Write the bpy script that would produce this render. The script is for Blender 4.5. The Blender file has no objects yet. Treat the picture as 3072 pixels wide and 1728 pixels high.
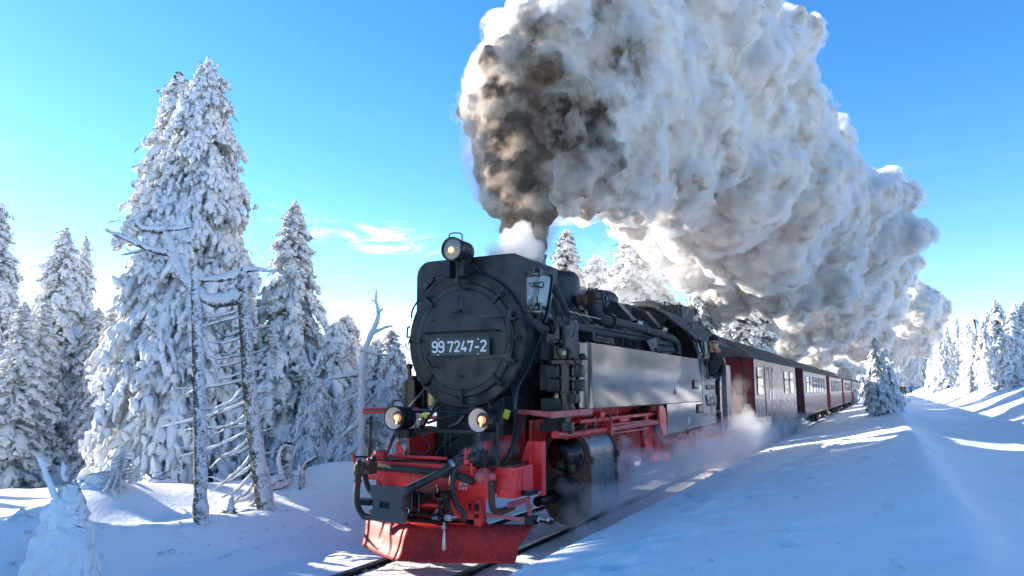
import bpy, bmesh, math, random
import numpy as np
from mathutils import Vector, Matrix
from mathutils import noise as mnoise

SC = bpy.context.scene
COL = SC.collection
R = math.radians

# ------------------------------------------------------------------ camera
FPX = 2100.0
CAM = np.array([4.467, 0.0, 1.85])
PHI = math.atan(301.0 / FPX)
TH = math.atan((2665 - 1536) / math.hypot(FPX, 301.0))
FWD = np.array([-math.sin(TH) * math.cos(PHI), math.cos(TH) * math.cos(PHI), math.sin(PHI)])
RGT = np.array([math.cos(TH), math.sin(TH), 0.0])
UPV = np.cross(RGT, FWD)
cam_d = bpy.data.cameras.new('camera')
cam = bpy.data.objects.new('camera', cam_d)
COL.objects.link(cam)
cam.location = CAM
cam.rotation_euler = (R(90) + PHI, 0, TH)
cam_d.sensor_width = 36.0
cam_d.lens = FPX / 3072 * 36
cam_d.clip_start = 0.05
cam_d.clip_end = 4000
SC.camera = cam

# ------------------------------------------------------------------ light
SUN_EL, SUN_LEFT = 18.0, 90.0        # degrees; azimuth measured left of the track (+Y)
sd = np.array([-math.sin(R(SUN_LEFT)) * math.cos(R(SUN_EL)), math.cos(R(SUN_LEFT)) * math.cos(R(SUN_EL)), math.sin(R(SUN_EL))])
sun_d = bpy.data.lights.new('sun', 'SUN')
sun_d.energy = 5.0
sun_d.angle = R(0.5)
sun_d.color = (1.0, 0.90, 0.76)
sun = bpy.data.objects.new('sun', sun_d)
COL.objects.link(sun)
sun.rotation_euler = Vector(sd).to_track_quat('Z', 'Y').to_euler()

W = bpy.data.worlds.new('World')
SC.world = W
W.use_nodes = True
wn, wl = W.node_tree.nodes, W.node_tree.links
wn.clear()
wo = wn.new('ShaderNodeOutputWorld')
bg = wn.new('ShaderNodeBackground')
sky = wn.new('ShaderNodeTexSky')
sky.sky_type = 'NISHITA'
sky.sun_disc = False
sky.sun_elevation = R(SUN_EL)
sky.sun_rotation = R(-SUN_LEFT)
sky.altitude = 900
sky.air_density = 0.9
sky.dust_density = 0.12
sky.ozone_density = 1.6
hsv = wn.new('ShaderNodeHueSaturation')
hsv.inputs['Saturation'].default_value = 1.34; hsv.inputs['Hue'].default_value = .504
wl.new(sky.outputs[0], hsv.inputs['Color'])
# thin high cloud wisps, low in the sky all the way round
tc = wn.new('ShaderNodeTexCoord')
mp = wn.new('ShaderNodeMapping')
mp.inputs['Scale'].default_value = (1.0, 1.0, 3.6)
mp.inputs['Location'].default_value = (0.35, 1.4, 0.0)
nz = wn.new('ShaderNodeTexNoise')
nz.inputs['Scale'].default_value = 3.1
nz.inputs['Detail'].default_value = 9
nz.inputs['Roughness'].default_value = 0.55
nz.inputs['Distortion'].default_value = 0.5
wl.new(tc.outputs['Generated'], mp.inputs['Vector'])
wl.new(mp.outputs[0], nz.inputs['Vector'])
cr = wn.new('ShaderNodeMapRange')
cr.inputs['From Min'].default_value = 0.60
cr.inputs['From Max'].default_value = 0.80
cr.interpolation_type = 'SMOOTHSTEP'
wl.new(nz.outputs[0], cr.inputs['Value'])
sx = wn.new('ShaderNodeSeparateXYZ')
wl.new(tc.outputs['Generated'], sx.inputs[0])
em = wn.new('ShaderNodeMapRange')
em.inputs['From Min'].default_value = 0.40
em.inputs['From Max'].default_value = 0.12
em.interpolation_type = 'SMOOTHSTEP'
wl.new(sx.outputs['Z'], em.inputs['Value'])
mu = wn.new('ShaderNodeMath'); mu.operation = 'MULTIPLY'
wl.new(cr.outputs[0], mu.inputs[0]); wl.new(em.outputs[0], mu.inputs[1])
mu2 = wn.new('ShaderNodeMath'); mu2.operation = 'MULTIPLY_ADD'
wl.new(mu.outputs[0], mu2.inputs[0]); mu2.inputs[1].default_value = 0.22
# a few small fair-weather clouds low over the wood
acc = None
for (px, py, size, amt) in ((1180,720,.060,1.0),(1245,738,.05,.8),(1110,708,.05,.7),(960,690,.05,.3),(870,655,.05,.22),(1190,948,.05,.25)):
    d_ = FWD*FPX + RGT*(px-1536) - UPV*(py-864); d_ = d_/np.linalg.norm(d_)
    vs = wn.new('ShaderNodeVectorMath'); vs.operation = 'SUBTRACT'; wl.new(tc.outputs['Generated'], vs.inputs[0]); vs.inputs[1].default_value = tuple(d_)
    vm_ = wn.new('ShaderNodeVectorMath'); vm_.operation = 'MULTIPLY'; wl.new(vs.outputs[0], vm_.inputs[0]); vm_.inputs[1].default_value = (1,1,2.6)
    vl_ = wn.new('ShaderNodeVectorMath'); vl_.operation = 'LENGTH'; wl.new(vm_.outputs[0], vl_.inputs[0])
    r_ = wn.new('ShaderNodeMapRange'); r_.interpolation_type = 'SMOOTHSTEP'; r_.inputs['From Min'].default_value = size*1.3; r_.inputs['From Max'].default_value = 0; r_.inputs['To Max'].default_value = amt
    wl.new(vl_.outputs['Value'], r_.inputs['Value'])
    if acc is None: acc = r_.outputs[0]
    else:
        m_ = wn.new('ShaderNodeMath'); m_.operation = 'MAXIMUM'; wl.new(acc, m_.inputs[0]); wl.new(r_.outputs[0], m_.inputs[1]); acc = m_.outputs[0]
n3 = wn.new('ShaderNodeTexNoise'); n3.inputs['Scale'].default_value = 11; n3.inputs['Detail'].default_value = 9; n3.inputs['Roughness'].default_value = .68; n3.inputs['Distortion'].default_value = 1.2; wl.new(mp.outputs[0], n3.inputs['Vector'])
r3 = wn.new('ShaderNodeMapRange'); r3.inputs['From Min'].default_value = .42; r3.inputs['From Max'].default_value = .68; r3.interpolation_type = 'SMOOTHSTEP'; wl.new(n3.outputs[0], r3.inputs['Value'])
m3 = wn.new('ShaderNodeMath'); m3.operation = 'MULTIPLY'; wl.new(acc, m3.inputs[0]); wl.new(r3.outputs[0], m3.inputs[1])
wl.new(m3.outputs[0], mu2.inputs[2])
cm = wn.new('ShaderNodeMix'); cm.data_type = 'RGBA'
wl.new(mu2.outputs[0], cm.inputs['Factor'])
wl.new(hsv.outputs[0], cm.inputs['A'])
cm.inputs['B'].default_value = (9.0, 8.8, 8.7, 1)
wl.new(cm.outputs['Result'], bg.inputs['Color'])
bg.inputs['Strength'].default_value = 0.112
wl.new(bg.outputs[0], wo.inputs[0])

SC.view_settings.view_transform = 'Standard'
SC.view_settings.look = 'None'
SC.view_settings.gamma = 1.0
SC.view_settings.exposure = 1.70
SC.view_settings.use_curve_mapping = False
SC.render.engine = 'CYCLES'
SC.cycles.max_bounces = 8
SC.cycles.diffuse_bounces = 3
SC.cycles.glossy_bounces = 3
SC.cycles.transmission_bounces = 4
SC.cycles.transparent_max_bounces = 12
SC.cycles.volume_bounces = 3
SC.cycles.use_denoising = True
SC.cycles.sample_clamp_indirect = 6

# ------------------------------------------------------------------ measuring helpers
# detail crops of the photograph the parts were measured in: (origin x, origin y, enlargement)
ZM = dict(Z1=(1050,1150,2.5075),Z2=(1150,680,2.541),Z3=(1550,780,3.083),Z4=(1700,1150,3.22),H=(1060,1190,5.3675),
          B=(1060,1400,4.441),S=(1500,750,5.797),U=(1550,950,4.39),C=(2000,950,3.623),Q=(1750,1200,4.83),
          L=(1200,690,5.3675),D=(1200,940,4.83),W=(2180,1000,4.53),K=(1180,1340,6.587),T=(1680,830,6.3),J=(1040,1280,4.83),A=(0,0,1.0))
def S(k, x, y, X=None, Y=None, Z=None, D=None):
    """where a measured point lies in the world, on the plane X=, Y= or Z=, or D metres deep"""
    o = ZM[k]
    px, py = o[0] + x / o[2], o[1] + y / o[2]
    d = FWD * FPX + RGT * (px - 1536) - UPV * (py - 864)
    if D is not None:
        return Vector(CAM + d * (D / FPX))
    i, v = (0, X) if X is not None else (1, Y) if Y is not None else (2, Z)
    return Vector(CAM + d * ((v - CAM[i]) / d[i]))

# ------------------------------------------------------------------ mesh builder
class MB:
    def __init__(s):
        s.v, s.f, s.n, s.mi = [], [], 0, []
    def add(s, V, F, m=0):
        s.v.append(np.asarray(V, float).reshape(-1, 3))
        for f in F:
            s.f.append(tuple(int(i) + s.n for i in f)); s.mi.append(m)
        s.n += len(s.v[-1]); return s
    def box(s, c, d, rot=None, m=0, taper=1.0):
        x, y, z = d[0] / 2, d[1] / 2, d[2] / 2
        V = np.array([(-x,-y,-z),(x,-y,-z),(x,y,-z),(-x,y,-z),(-x*taper,-y*taper,z),(x*taper,-y*taper,z),(x*taper,y*taper,z),(-x*taper,y*taper,z)])
        if rot is not None:
            V = V @ np.array(Matrix.Rotation(rot[1], 3, rot[0])).T if isinstance(rot, tuple) else V @ np.array(rot).T
        return s.add(V + np.array(c), [(0,3,2,1),(4,5,6,7),(0,1,5,4),(1,2,6,5),(2,3,7,6),(3,0,4,7)], m)
    def bar(s, a, b, w, h, m=0, up=(0,0,1)):
        a, b = Vector(a), Vector(b); d = b - a
        t = d.normalized(); u = Vector(up)
        sd_ = t.cross(u)
        if sd_.length < 1e-4: sd_ = t.cross(Vector((1,0,0)))
        sd_.normalize(); u = sd_.cross(t)
        V = [p + sd_ * (i * w / 2) + u * (j * h / 2) for p in (a, b) for i, j in ((-1,-1),(1,-1),(1,1),(-1,1))]
        return s.add([tuple(v) for v in V], [(0,1,2,3),(7,6,5,4),(0,4,5,1),(1,5,6,2),(2,6,7,3),(3,7,4,0)], m)
    def tube(s, pts, r, n=8, m=0, smooth=0, caps=True):
        P = [Vector(p) for p in pts]
        rr = list(r) if hasattr(r, '__len__') else [r] * len(P)
        if smooth:
            Q, q = [], []
            for i in range(len(P) - 1):
                p0, p1, p2, p3 = P[max(i-1,0)], P[i], P[i+1], P[min(i+2,len(P)-1)]
                for k in range(smooth):
                    t = k / smooth
                    Q.append(0.5 * ((2*p1) + (p2-p0)*t + (2*p0-5*p1+4*p2-p3)*t*t + (3*p1-p0-3*p2+p3)*t**3)); q.append(rr[i]*(1-t)+rr[i+1]*t)
            P = Q + [P[-1]]; rr = q + [rr[-1]]
        V = []
        T = (P[1] - P[0]).normalized()
        u = T.orthogonal().normalized()
        for i, p in enumerate(P):
            t = (P[min(i+1,len(P)-1)] - P[max(i-1,0)])
            t = t.normalized() if t.length > 1e-9 else T
            u = (u - t * u.dot(t)); u = u.normalized() if u.length > 1e-6 else t.orthogonal().normalized()
            w = t.cross(u); T = t
            for k in range(n):
                a = 2 * math.pi * k / n
                V.append(p + (u * math.cos(a) + w * math.sin(a)) * rr[i])
        F = [(i*n+k, i*n+(k+1)%n, (i+1)*n+(k+1)%n, (i+1)*n+k) for i in range(len(P)-1) for k in range(n)]
        if caps: F += [tuple(range(n-1,-1,-1)), tuple((len(P)-1)*n+k for k in range(n))]
        return s.add([tuple(v) for v in V], F, m)
    def cyl(s, a, b, r, n=20, m=0, r2=None, caps=True):
        return s.tube([a, b], [r, r if r2 is None else r2], n, m, caps=caps)
    def lathe(s, c, axis, prof, n=32, m=0, arc=(0, 2*math.pi)):
        """prof: (distance along axis, radius) pairs"""
        ax = Vector(axis).normalized(); u = Vector((0,0,1)) if abs(ax.z) < .9 else Vector((1,0,0))
        u = (u - ax * u.dot(ax)).normalized(); w = ax.cross(u); c = Vector(c)
        full = abs(arc[1] - arc[0] - 2*math.pi) < 1e-6; N = n if full else n + 1
        V = []
        for (h, r) in prof:
            for k in range(N):
                a = arc[0] + (arc[1]-arc[0]) * k / n
                V.append(tuple(c + ax*h + (u*math.cos(a) + w*math.sin(a)) * r))
        F = [(i*N+k, i*N+(k+1)%N, (i+1)*N+(k+1)%N, (i+1)*N+k) for i in range(len(prof)-1) for k in range(n)]
        return s.add(V, F, m)
    def prism(s, poly, axis, a, b, m=0):
        """poly: points in the plane across axis (0: y,z  1: x,z  2: x,y), pushed from a to b along it"""
        def mk(p, t): return (t,p[0],p[1]) if axis == 0 else (p[0],t,p[1]) if axis == 1 else (p[0],p[1],t)
        n = len(poly)
        V = [mk(p, a) for p in poly] + [mk(p, b) for p in poly]
        F = [tuple(range(n-1,-1,-1)), tuple(range(n,2*n))] + [(i,(i+1)%n,n+(i+1)%n,n+i) for i in range(n)]
        return s.add(V, F, m)
    def sphere(s, c, r, n=12, m=0, sc=(1,1,1)):
        c = np.array(c); V = [(0,0,1)]
        h = n // 2
        for i in range(1, h):
            for k in range(n):
                a, b = math.pi*i/h, 2*math.pi*k/n
                V.append((math.sin(a)*math.cos(b), math.sin(a)*math.sin(b), math.cos(a)))
        V.append((0,0,-1)); V = np.array(V) * r * np.array(sc) + c
        F = [(0,1+k,1+(k+1)%n) for k in range(n)]
        for i in range(h-2):
            F += [(1+i*n+k, 1+(i+1)*n+k, 1+(i+1)*n+(k+1)%n, 1+i*n+(k+1)%n) for k in range(n)]
        L_ = len(V)-1
        F += [(L_, 1+(h-2)*n+(k+1)%n, 1+(h-2)*n+k) for k in range(n)]
        return s.add(V, F, m)
    def bolts(s, pts, r=.014, h=.012, nrm=(1,0,0), m=0):
        for p in pts:
            p = Vector(p); s.cyl(p, p + Vector(nrm)*h, r, 6, m)
        return s
    def mesh(s, name, mats, smooth=35):
        me = bpy.data.meshes.new(name)
        V = np.concatenate(s.v) if s.v else np.zeros((0,3))
        me.from_pydata(V.tolist(), [], s.f)
        for m in (mats if isinstance(mats, (list,tuple)) else [mats]): me.materials.append(m)
        if any(s.mi): me.polygons.foreach_set('material_index', s.mi)
        bm = bmesh.new(); bm.from_mesh(me); bmesh.ops.recalc_face_normals(bm, faces=bm.faces); bm.to_mesh(me); bm.free()
        if smooth:
            me.shade_smooth(); me.set_sharp_from_angle(angle=R(smooth))
        return me
    def build(s, name, mats, parent=None, smooth=35, bevel=0, label=None):
        o = bpy.data.objects.new(name, s.mesh(name, mats, smooth))
        COL.objects.link(o)
        if parent is not None:
            o.parent = parent
            if parent.parent is None and parent.type == 'EMPTY':
                o.matrix_parent_inverse = parent.matrix_basis.inverted()
        if bevel:
            b = o.modifiers.new('bevel', 'BEVEL'); b.width = bevel; b.segments = 2; b.limit_method = 'ANGLE'; b.angle_limit = R(40)
        if label: o['label'] = label
        return o

def tag(o, label=None, cat=None, group=None, kind=None):
    for k, v in (('label', label), ('category', cat), ('group', group), ('kind', kind)):
        if v: o[k] = v
    return o
def empty(name, loc=(0,0,0), rz=0.0):
    o = bpy.data.objects.new(name, None); COL.objects.link(o)
    o.location = loc; o.rotation_euler = (0,0,rz); o.empty_display_size = .3
    return o
def kids(o): return list(o.children)
def copy_tree(o, parent=None):
    c = o.copy(); COL.objects.link(c); c.parent = parent
    for ch in kids(o): copy_tree(ch, c)
    return c
def raw_mesh(name, V, F, mat, smooth=True, quads=False):
    """fast mesh from numpy arrays of triangles or quads"""
    V = np.asarray(V, np.float32); F = np.asarray(F, np.int32); k = F.shape[1]
    me = bpy.data.meshes.new(name)
    me.vertices.add(len(V)); me.vertices.foreach_set('co', V.ravel())
    me.loops.add(F.size); me.loops.foreach_set('vertex_index', F.ravel())
    me.polygons.add(len(F)); me.polygons.foreach_set('loop_start', np.arange(0, F.size, k, dtype=np.int32))
    me.polygons.foreach_set('loop_total', np.full(len(F), k, np.int32))
    if smooth: me.polygons.foreach_set('use_smooth', np.ones(len(F), bool))
    me.update(calc_edges=True)
    for m in (mat if isinstance(mat, (list, tuple)) else [mat]): me.materials.append(m)
    return me
def link(name, me, parent=None):
    o = bpy.data.objects.new(name, me); COL.objects.link(o); o.parent = parent
    return o

# ------------------------------------------------------------------ materials
def node_mat(name):
    m = bpy.data.materials.new(name); m.use_nodes = True
    n, l = m.node_tree.nodes, m.node_tree.links
    return m, n, l, n['Principled BSDF']
def tex(n, l, scale, detail=5, rough=.6, coord='Object', dist=0.0, stretch=None, typ='noise'):
    c = n.new('ShaderNodeTexCoord'); v = c.outputs[coord]
    if coord == 'World':
        pass
    if stretch:
        p = n.new('ShaderNodeMapping'); p.inputs['Scale'].default_value = stretch; l.new(v, p.inputs[0]); v = p.outputs[0]
    t = n.new('ShaderNodeTexNoise' if typ == 'noise' else 'ShaderNodeTexVoronoi')
    t.inputs['Scale'].default_value = scale
    if typ == 'noise':
        t.inputs['Detail'].default_value = detail; t.inputs['Roughness'].default_value = rough; t.inputs['Distortion'].default_value = dist
    l.new(v, t.inputs['Vector'])
    return t.outputs[0]
def ramp(n, l, src, a, b, lo=0.0, hi=1.0):
    m = n.new('ShaderNodeMapRange'); m.inputs['From Min'].default_value = a; m.inputs['From Max'].default_value = b
    m.inputs['To Min'].default_value = lo; m.inputs['To Max'].default_value = hi
    m.interpolation_type = 'SMOOTHSTEP'; l.new(src, m.inputs['Value']); return m.outputs[0]
def mixc(n, l, f, A, B):
    x = n.new('ShaderNodeMix'); x.data_type = 'RGBA'
    if isinstance(f, (int, float)): x.inputs['Factor'].default_value = f
    else: l.new(f, x.inputs['Factor'])
    for s_, v in (('A', A), ('B', B)):
        if isinstance(v, tuple): x.inputs[s_].default_value = (*v[:3], 1)
        else: l.new(v, x.inputs[s_])
    return x.outputs['Result']
def mth(n, l, op, a, b=None):
    x = n.new('ShaderNodeMath'); x.operation = op
    for i, v in enumerate((a, b)):
        if v is None: continue
        if isinstance(v, (int, float)): x.inputs[i].default_value = v
        else: l.new(v, x.inputs[i])
    return x.outputs[0]
def bump(n, l, b, h, strength=.3, dist=.02, prev=None):
    x = n.new('ShaderNodeBump'); x.inputs['Strength'].default_value = strength; x.inputs['Distance'].default_value = dist
    l.new(h, x.inputs['Height'])
    if prev is not None: l.new(prev, x.inputs['Normal'])
    if b is not None: l.new(x.outputs[0], b.inputs['Normal'])
    return x.outputs[0]
def metal_paint(name, base, dirt, rough=.4, metal=0.0, dscale=3.0, lo=.45, hi=.75, bmp=.15, streak=True, coat=0.0, fine=0.25):
    """painted sheet metal: colour, dull grime patches with vertical streaks, uneven gloss"""
    m, n, l, b = node_mat(name)
    t1 = tex(n, l, dscale, 6, .65, stretch=(1,1,.35) if streak else None)
    t2 = tex(n, l, dscale*14, 4, .7)
    f = mth(n, l, 'ADD', t1, mth(n, l, 'MULTIPLY', mth(n, l, 'SUBTRACT', t2, .5), fine))
    f = ramp(n, l, f, lo, hi)
    l.new(mixc(n, l, f, base, dirt), b.inputs['Base Color'])
    b.inputs['Metallic'].default_value = metal
    t3 = tex(n, l, dscale*2.3, 5, .6)
    l.new(ramp(n, l, t3, .3, .7, rough*.75, min(1, rough*1.45)), b.inputs['Roughness'])
    if coat: b.inputs['Coat Weight'].default_value = coat; b.inputs['Coat Roughness'].default_value = .15
    bump(n, l, b, mth(n, l, 'ADD', t2, t3), bmp, .006)
    return m
def plain(name, col, rough=.5, metal=0.0, var=.25, scale=8.0, bmp=.1, emit=None, es=0.0):
    m, n, l, b = node_mat(name)
    t = tex(n, l, scale, 4, .6)
    c2 = tuple(c*(1-var) for c in col)
    l.new(mixc(n, l, ramp(n, l, t, .35, .7), col, c2), b.inputs['Base Color'])
    b.inputs['Roughness'].default_value = rough; b.inputs['Metallic'].default_value = metal
    if bmp: bump(n, l, b, t, bmp, .01)
    if emit: b.inputs['Emission Color'].default_value = (*emit, 1); b.inputs['Emission Strength'].default_value = es
    return m
def snow_mat(name, scale=1.0, tint=(.86,.88,.90), fine=.5, dirt=None):
    m, n, l, b = node_mat(name)
    g = n.new('ShaderNodeNewGeometry')
    def nt(s_, d=4, r=.6):
        t = n.new('ShaderNodeTexNoise'); t.inputs['Scale'].default_value = s_; t.inputs['Detail'].default_value = d
        t.inputs['Roughness'].default_value = r; l.new(g.outputs['Position'], t.inputs['Vector']); return t.outputs[0]
    a, c, d = nt(1.4*scale, 5), nt(9*scale, 5, .65), nt(70*scale, 3, .7)
    col = mixc(n, l, ramp(n, l, a, .3, .7), tint, tuple(x*.96 for x in tint))
    if dirt is not None:
        sx = n.new('ShaderNodeSeparateXYZ'); l.new(g.outputs['Position'], sx.inputs[0])
        ax = mth(n, l, 'ABSOLUTE', sx.outputs['X'])
        near = ramp(n, l, ax, 1.75, 1.15)
        sp = ramp(n, l, nt(22, 6, .75), .56, .70)
        br = ramp(n, l, nt(2.2, 5, .7), .42, .62)
        ctr = ramp(n, l, ax, .62, .25)
        f = mth(n, l, 'MULTIPLY', near, mth(n, l, 'ADD', mth(n, l, 'MULTIPLY', sp, .38), mth(n, l, 'MULTIPLY', mth(n, l, 'MULTIPLY', br, ctr), .35)))
        col = mixc(n, l, f, col, dirt)
    l.new(col, b.inputs['Base Color'])
    b.inputs['Roughness'].default_value = .62
    b.inputs['Specular IOR Level'].default_value = .35
    wv = n.new('ShaderNodeMapping'); wv.inputs['Scale'].default_value = (2.2,7,2); l.new(g.outputs['Position'], wv.inputs[0]); tw = n.new('ShaderNodeTexNoise'); tw.inputs['Scale'].default_value = 1.3*scale; tw.inputs['Detail'].default_value = 6; tw.inputs['Distortion'].default_value = .8; l.new(wv.outputs[0], tw.inputs['Vector'])
    b0 = bump(n, l, None, tw.outputs[0], .35*fine, .06)
    b1 = bump(n, l, None, a, .30, .14, b0)
    b2 = bump(n, l, None, c, 1.1*fine, .045, b1)
    bump(n, l, b, d, 1.0*fine, .010, b2)
    return m
def needle_snow(name, green=(.055,.07,.05), cover=.0, scale=1.0, white=(.86,.88,.90), side=0.0):
    """snow lying on a limb: white on what faces up, frosted needles showing where the limb faces down"""
    m, n, l, b = node_mat(name)
    g = n.new('ShaderNodeNewGeometry')
    tn = n.new('ShaderNodeTexNoise'); tn.inputs['Scale'].default_value = 9*scale; tn.inputs['Detail'].default_value = 6; tn.inputs['Roughness'].default_value = .75
    tc_ = n.new('ShaderNodeTexCoord'); l.new(tc_.outputs['Object'], tn.inputs['Vector'])
    t2 = n.new('ShaderNodeTexNoise'); t2.inputs['Scale'].default_value = 38*scale; t2.inputs['Detail'].default_value = 3; t2.inputs['Roughness'].default_value = .8
    l.new(tc_.outputs['Object'], t2.inputs['Vector'])
    sx = n.new('ShaderNodeSeparateXYZ'); l.new(g.outputs['Normal'], sx.inputs[0])
    f = mth(n, l, 'ADD', mth(n, l, 'MULTIPLY', sx.outputs['Z'], .55), mth(n, l, 'MULTIPLY', mth(n, l, 'SUBTRACT', tn.outputs[0], .5), 1.6))
    f = mth(n, l, 'ADD', f, mth(n, l, 'MULTIPLY', mth(n, l, 'SUBTRACT', t2.outputs[0], .5), 1.5))
    if side: f = mth(n, l, 'ADD', f, mth(n, l, 'MULTIPLY', sx.outputs['X'], side))
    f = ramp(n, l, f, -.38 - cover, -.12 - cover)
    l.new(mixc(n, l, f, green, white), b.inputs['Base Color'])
    b.inputs['Roughness'].default_value = .7
    b.inputs['Specular IOR Level'].default_value = .25
    b1 = bump(n, l, None, tn.outputs[0], .6, .05)
    bump(n, l, b, t2.outputs[0], .7, .02, b1)
    return m

M = {}
M['snow'] = snow_mat('snow', dirt=(.30,.27,.235))
M['snow_cap'] = snow_mat('snow_cap', 2.5, fine=.8)
M['limb_snow'] = needle_snow('limb_snow', green=(.25,.26,.235), cover=.28)
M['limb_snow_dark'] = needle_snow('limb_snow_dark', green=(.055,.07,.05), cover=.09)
M['rime'] = needle_snow('rime', green=(.06,.05,.04), cover=.0, scale=1.6)
M['bark'] = needle_snow('bark', green=(.075,.058,.045), cover=-.36, scale=2.0, side=.24)
M['bark_rimed'] = needle_snow('rimed_bark', green=(.09,.075,.06), cover=-.02, scale=2.0, side=.25)
M['twig'] = plain('frosted_twig', (.55,.56,.54), .8, var=.75, scale=6, bmp=0)
M['twig_dark'] = plain('dark_twig', (.09,.11,.075), .8, var=.6, scale=6, bmp=0)
M['black'] = metal_paint('black_paint', (.011,.012,.015), (.027,.026,.026), .42, .0, 2.5, .42, .8, .25)
M['black_flat'] = metal_paint('sooty_black', (.009,.010,.012), (.022,.021,.020), .50, .0, 3, .4, .75, .3)
M['black_gloss'] = metal_paint('oily_black', (.004,.004,.005), (.013,.012,.011), .18, .1, 6, .45, .8, .2)
M['tank'] = metal_paint('tank_paint', (.075,.078,.086), (.12,.115,.11), .085, .85, 1.2, .35, .75, .03, coat=.5)
M['steel'] = plain('bright_steel', (.45,.46,.48), .3, .9, .35, 12, .2)
M['rust'] = metal_paint('rusty_iron', (.10,.045,.025), (.04,.03,.026), .75, .0, 9, .35, .7, .6)
M['red'] = metal_paint('red_paint', (.88,.026,.026), (.46,.024,.024), .34, .0, 2.2, .50, .85, .15, coat=.25)
M['red_dirty'] = metal_paint('dirty_red_paint', (.70,.026,.026), (.26,.03,.03), .42, .0, 3.5, .42, .72, .3)
M['red_pale'] = metal_paint('frosted_red_paint', (.50,.07,.075), (.30,.14,.14), .45, .0, 4, .4, .8, .2)
M['rubber'] = plain('rubber_hose', (.03,.03,.03), .6, 0, .5, 30, .5)
M['lagging'] = plain('pipe_lagging', (.05,.047,.045), .8, 0, .6, 40, .8)
M['white_paint'] = plain('white_paint', (.72,.73,.74), .5, 0, .12, 20, .05)
M['cream'] = metal_paint('cream_paint', (.56,.50,.37), (.36,.30,.24), .38, 0, 3, .45, .8, .1)
M['maroon'] = metal_paint('maroon_paint', (.17,.04,.058), (.25,.15,.17), .33, 0, 2.6, .45, .85, .12, coat=.3)  # pinkish patches put the sky's reflection into the colour
M['maroon_end'] = metal_paint('maroon_end_paint', (.16,.014,.024), (.10,.016,.024), .5, 0, 3, .45, .8, .1)
M['roof'] = metal_paint('grey_roof', (.045,.043,.042), (.075,.07,.068), .7, 0, 3, .4, .7, .3, streak=False)
M['glass'] = None
def glass_mat():
    m, n, l, b = node_mat('window_glass')
    b.inputs['Base Color'].default_value = (.02,.025,.03,1); b.inputs['Roughness'].default_value = .04
    b.inputs['Metallic'].default_value = 0; b.inputs['IOR'].default_value = 1.9
    t = tex(n, l, 2.0, 2, .5); bump(n, l, b, t, .05, .02)
    return m
M['glass'] = glass_mat()
M['rail'] = plain('rail_steel', (.05,.045,.045), .35, .7, .4, 8, .2)
# ------------------------------------------------------------------ ground
_rs = np.random.RandomState(5)
_NT = _rs.rand(256, 256)
def vnoise(x, y, sc, seed=0):
    """smooth value noise on arrays, about -1..1"""
    x = np.asarray(x) / sc + seed * 17.3; y = np.asarray(y) / sc + seed * 9.1
    xi, yi = np.floor(x).astype(int), np.floor(y).astype(int); fx, fy = x - xi, y - yi
    fx, fy = fx*fx*fx*(fx*(fx*6-15)+10), fy*fy*fy*(fy*(fy*6-15)+10)
    g = lambda a, b: _NT[a % 256, b % 256]
    return ((g(xi,yi)*(1-fx)+g(xi+1,yi)*fx)*(1-fy) + (g(xi,yi+1)*(1-fx)+g(xi+1,yi+1)*fx)*fy) * 2 - 1
PX = [-400,-120,-60,-30,-17,-11,-7,-4.2,-2.5,-1.95,-1.62,-1.45,1.36,1.46,1.70,2.4,3.3,4.2,4.55,4.82,5.08,5.6,6.4,7.5,8.5,9.5,10.6,13,18,25,60,400]
PZ = [-14, -7, -2.5,-.7,-.15,.0,.05,.12,.14,.13,.05,-.03,-.03,.08,.40,.53,.68,.90,.98,1.05,.88,.70,.62,.62,.95,1.42,1.75,2.0,2.4,3.2,7,26]
_xf = np.linspace(-400, 400, 80001)
_zf = np.interp(_xf, PX, PZ)
def _sm(z, k): return np.convolve(np.pad(z, k, 'edge'), np.ones(2*k+1)/(2*k+1), 'valid')
_z1 = _sm(_sm(_zf, 7), 7); _z2 = _sm(_sm(_zf, 60), 40); _z3 = _sm(_sm(_zf, 8), 7); _k3 = np.exp(-((_xf-4.8)/.9)**2); _z2 = _z2*(1-_k3) + _z3*_k3
_wf = np.clip((np.abs(_xf) - 2.1) / .8, 0, 1); _zf = _z1*(1-_wf) + _z2*_wf
MOUNDS = []           # x, y, height, radius
def at_g(px, py, z):  # ground point seen at a measured place, at height z
    return S('A', px, py, Z=z)
for px, D, hh, rr in ((905,10.6,.16,1.2),(1010,11.0,.22,1.3),(800,8.3,.12,.8),(600,7.9,.16,.8),(370,9.4,.22,1.1),(250,9.0,.12,.8),
                      (480,9.5,.10,.9),(130,6.3,.28,.8),(20,8.0,.25,.9),(1090,11,.25,.8),(720,9.6,.12,1.0),(420,7.1,.13,.7),(340,6.2,.12,.6),(-150,6,.3,1.5)):
    p = S('A', px, 1400, D=D); MOUNDS.append((p.x, p.y, hh, rr))
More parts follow.
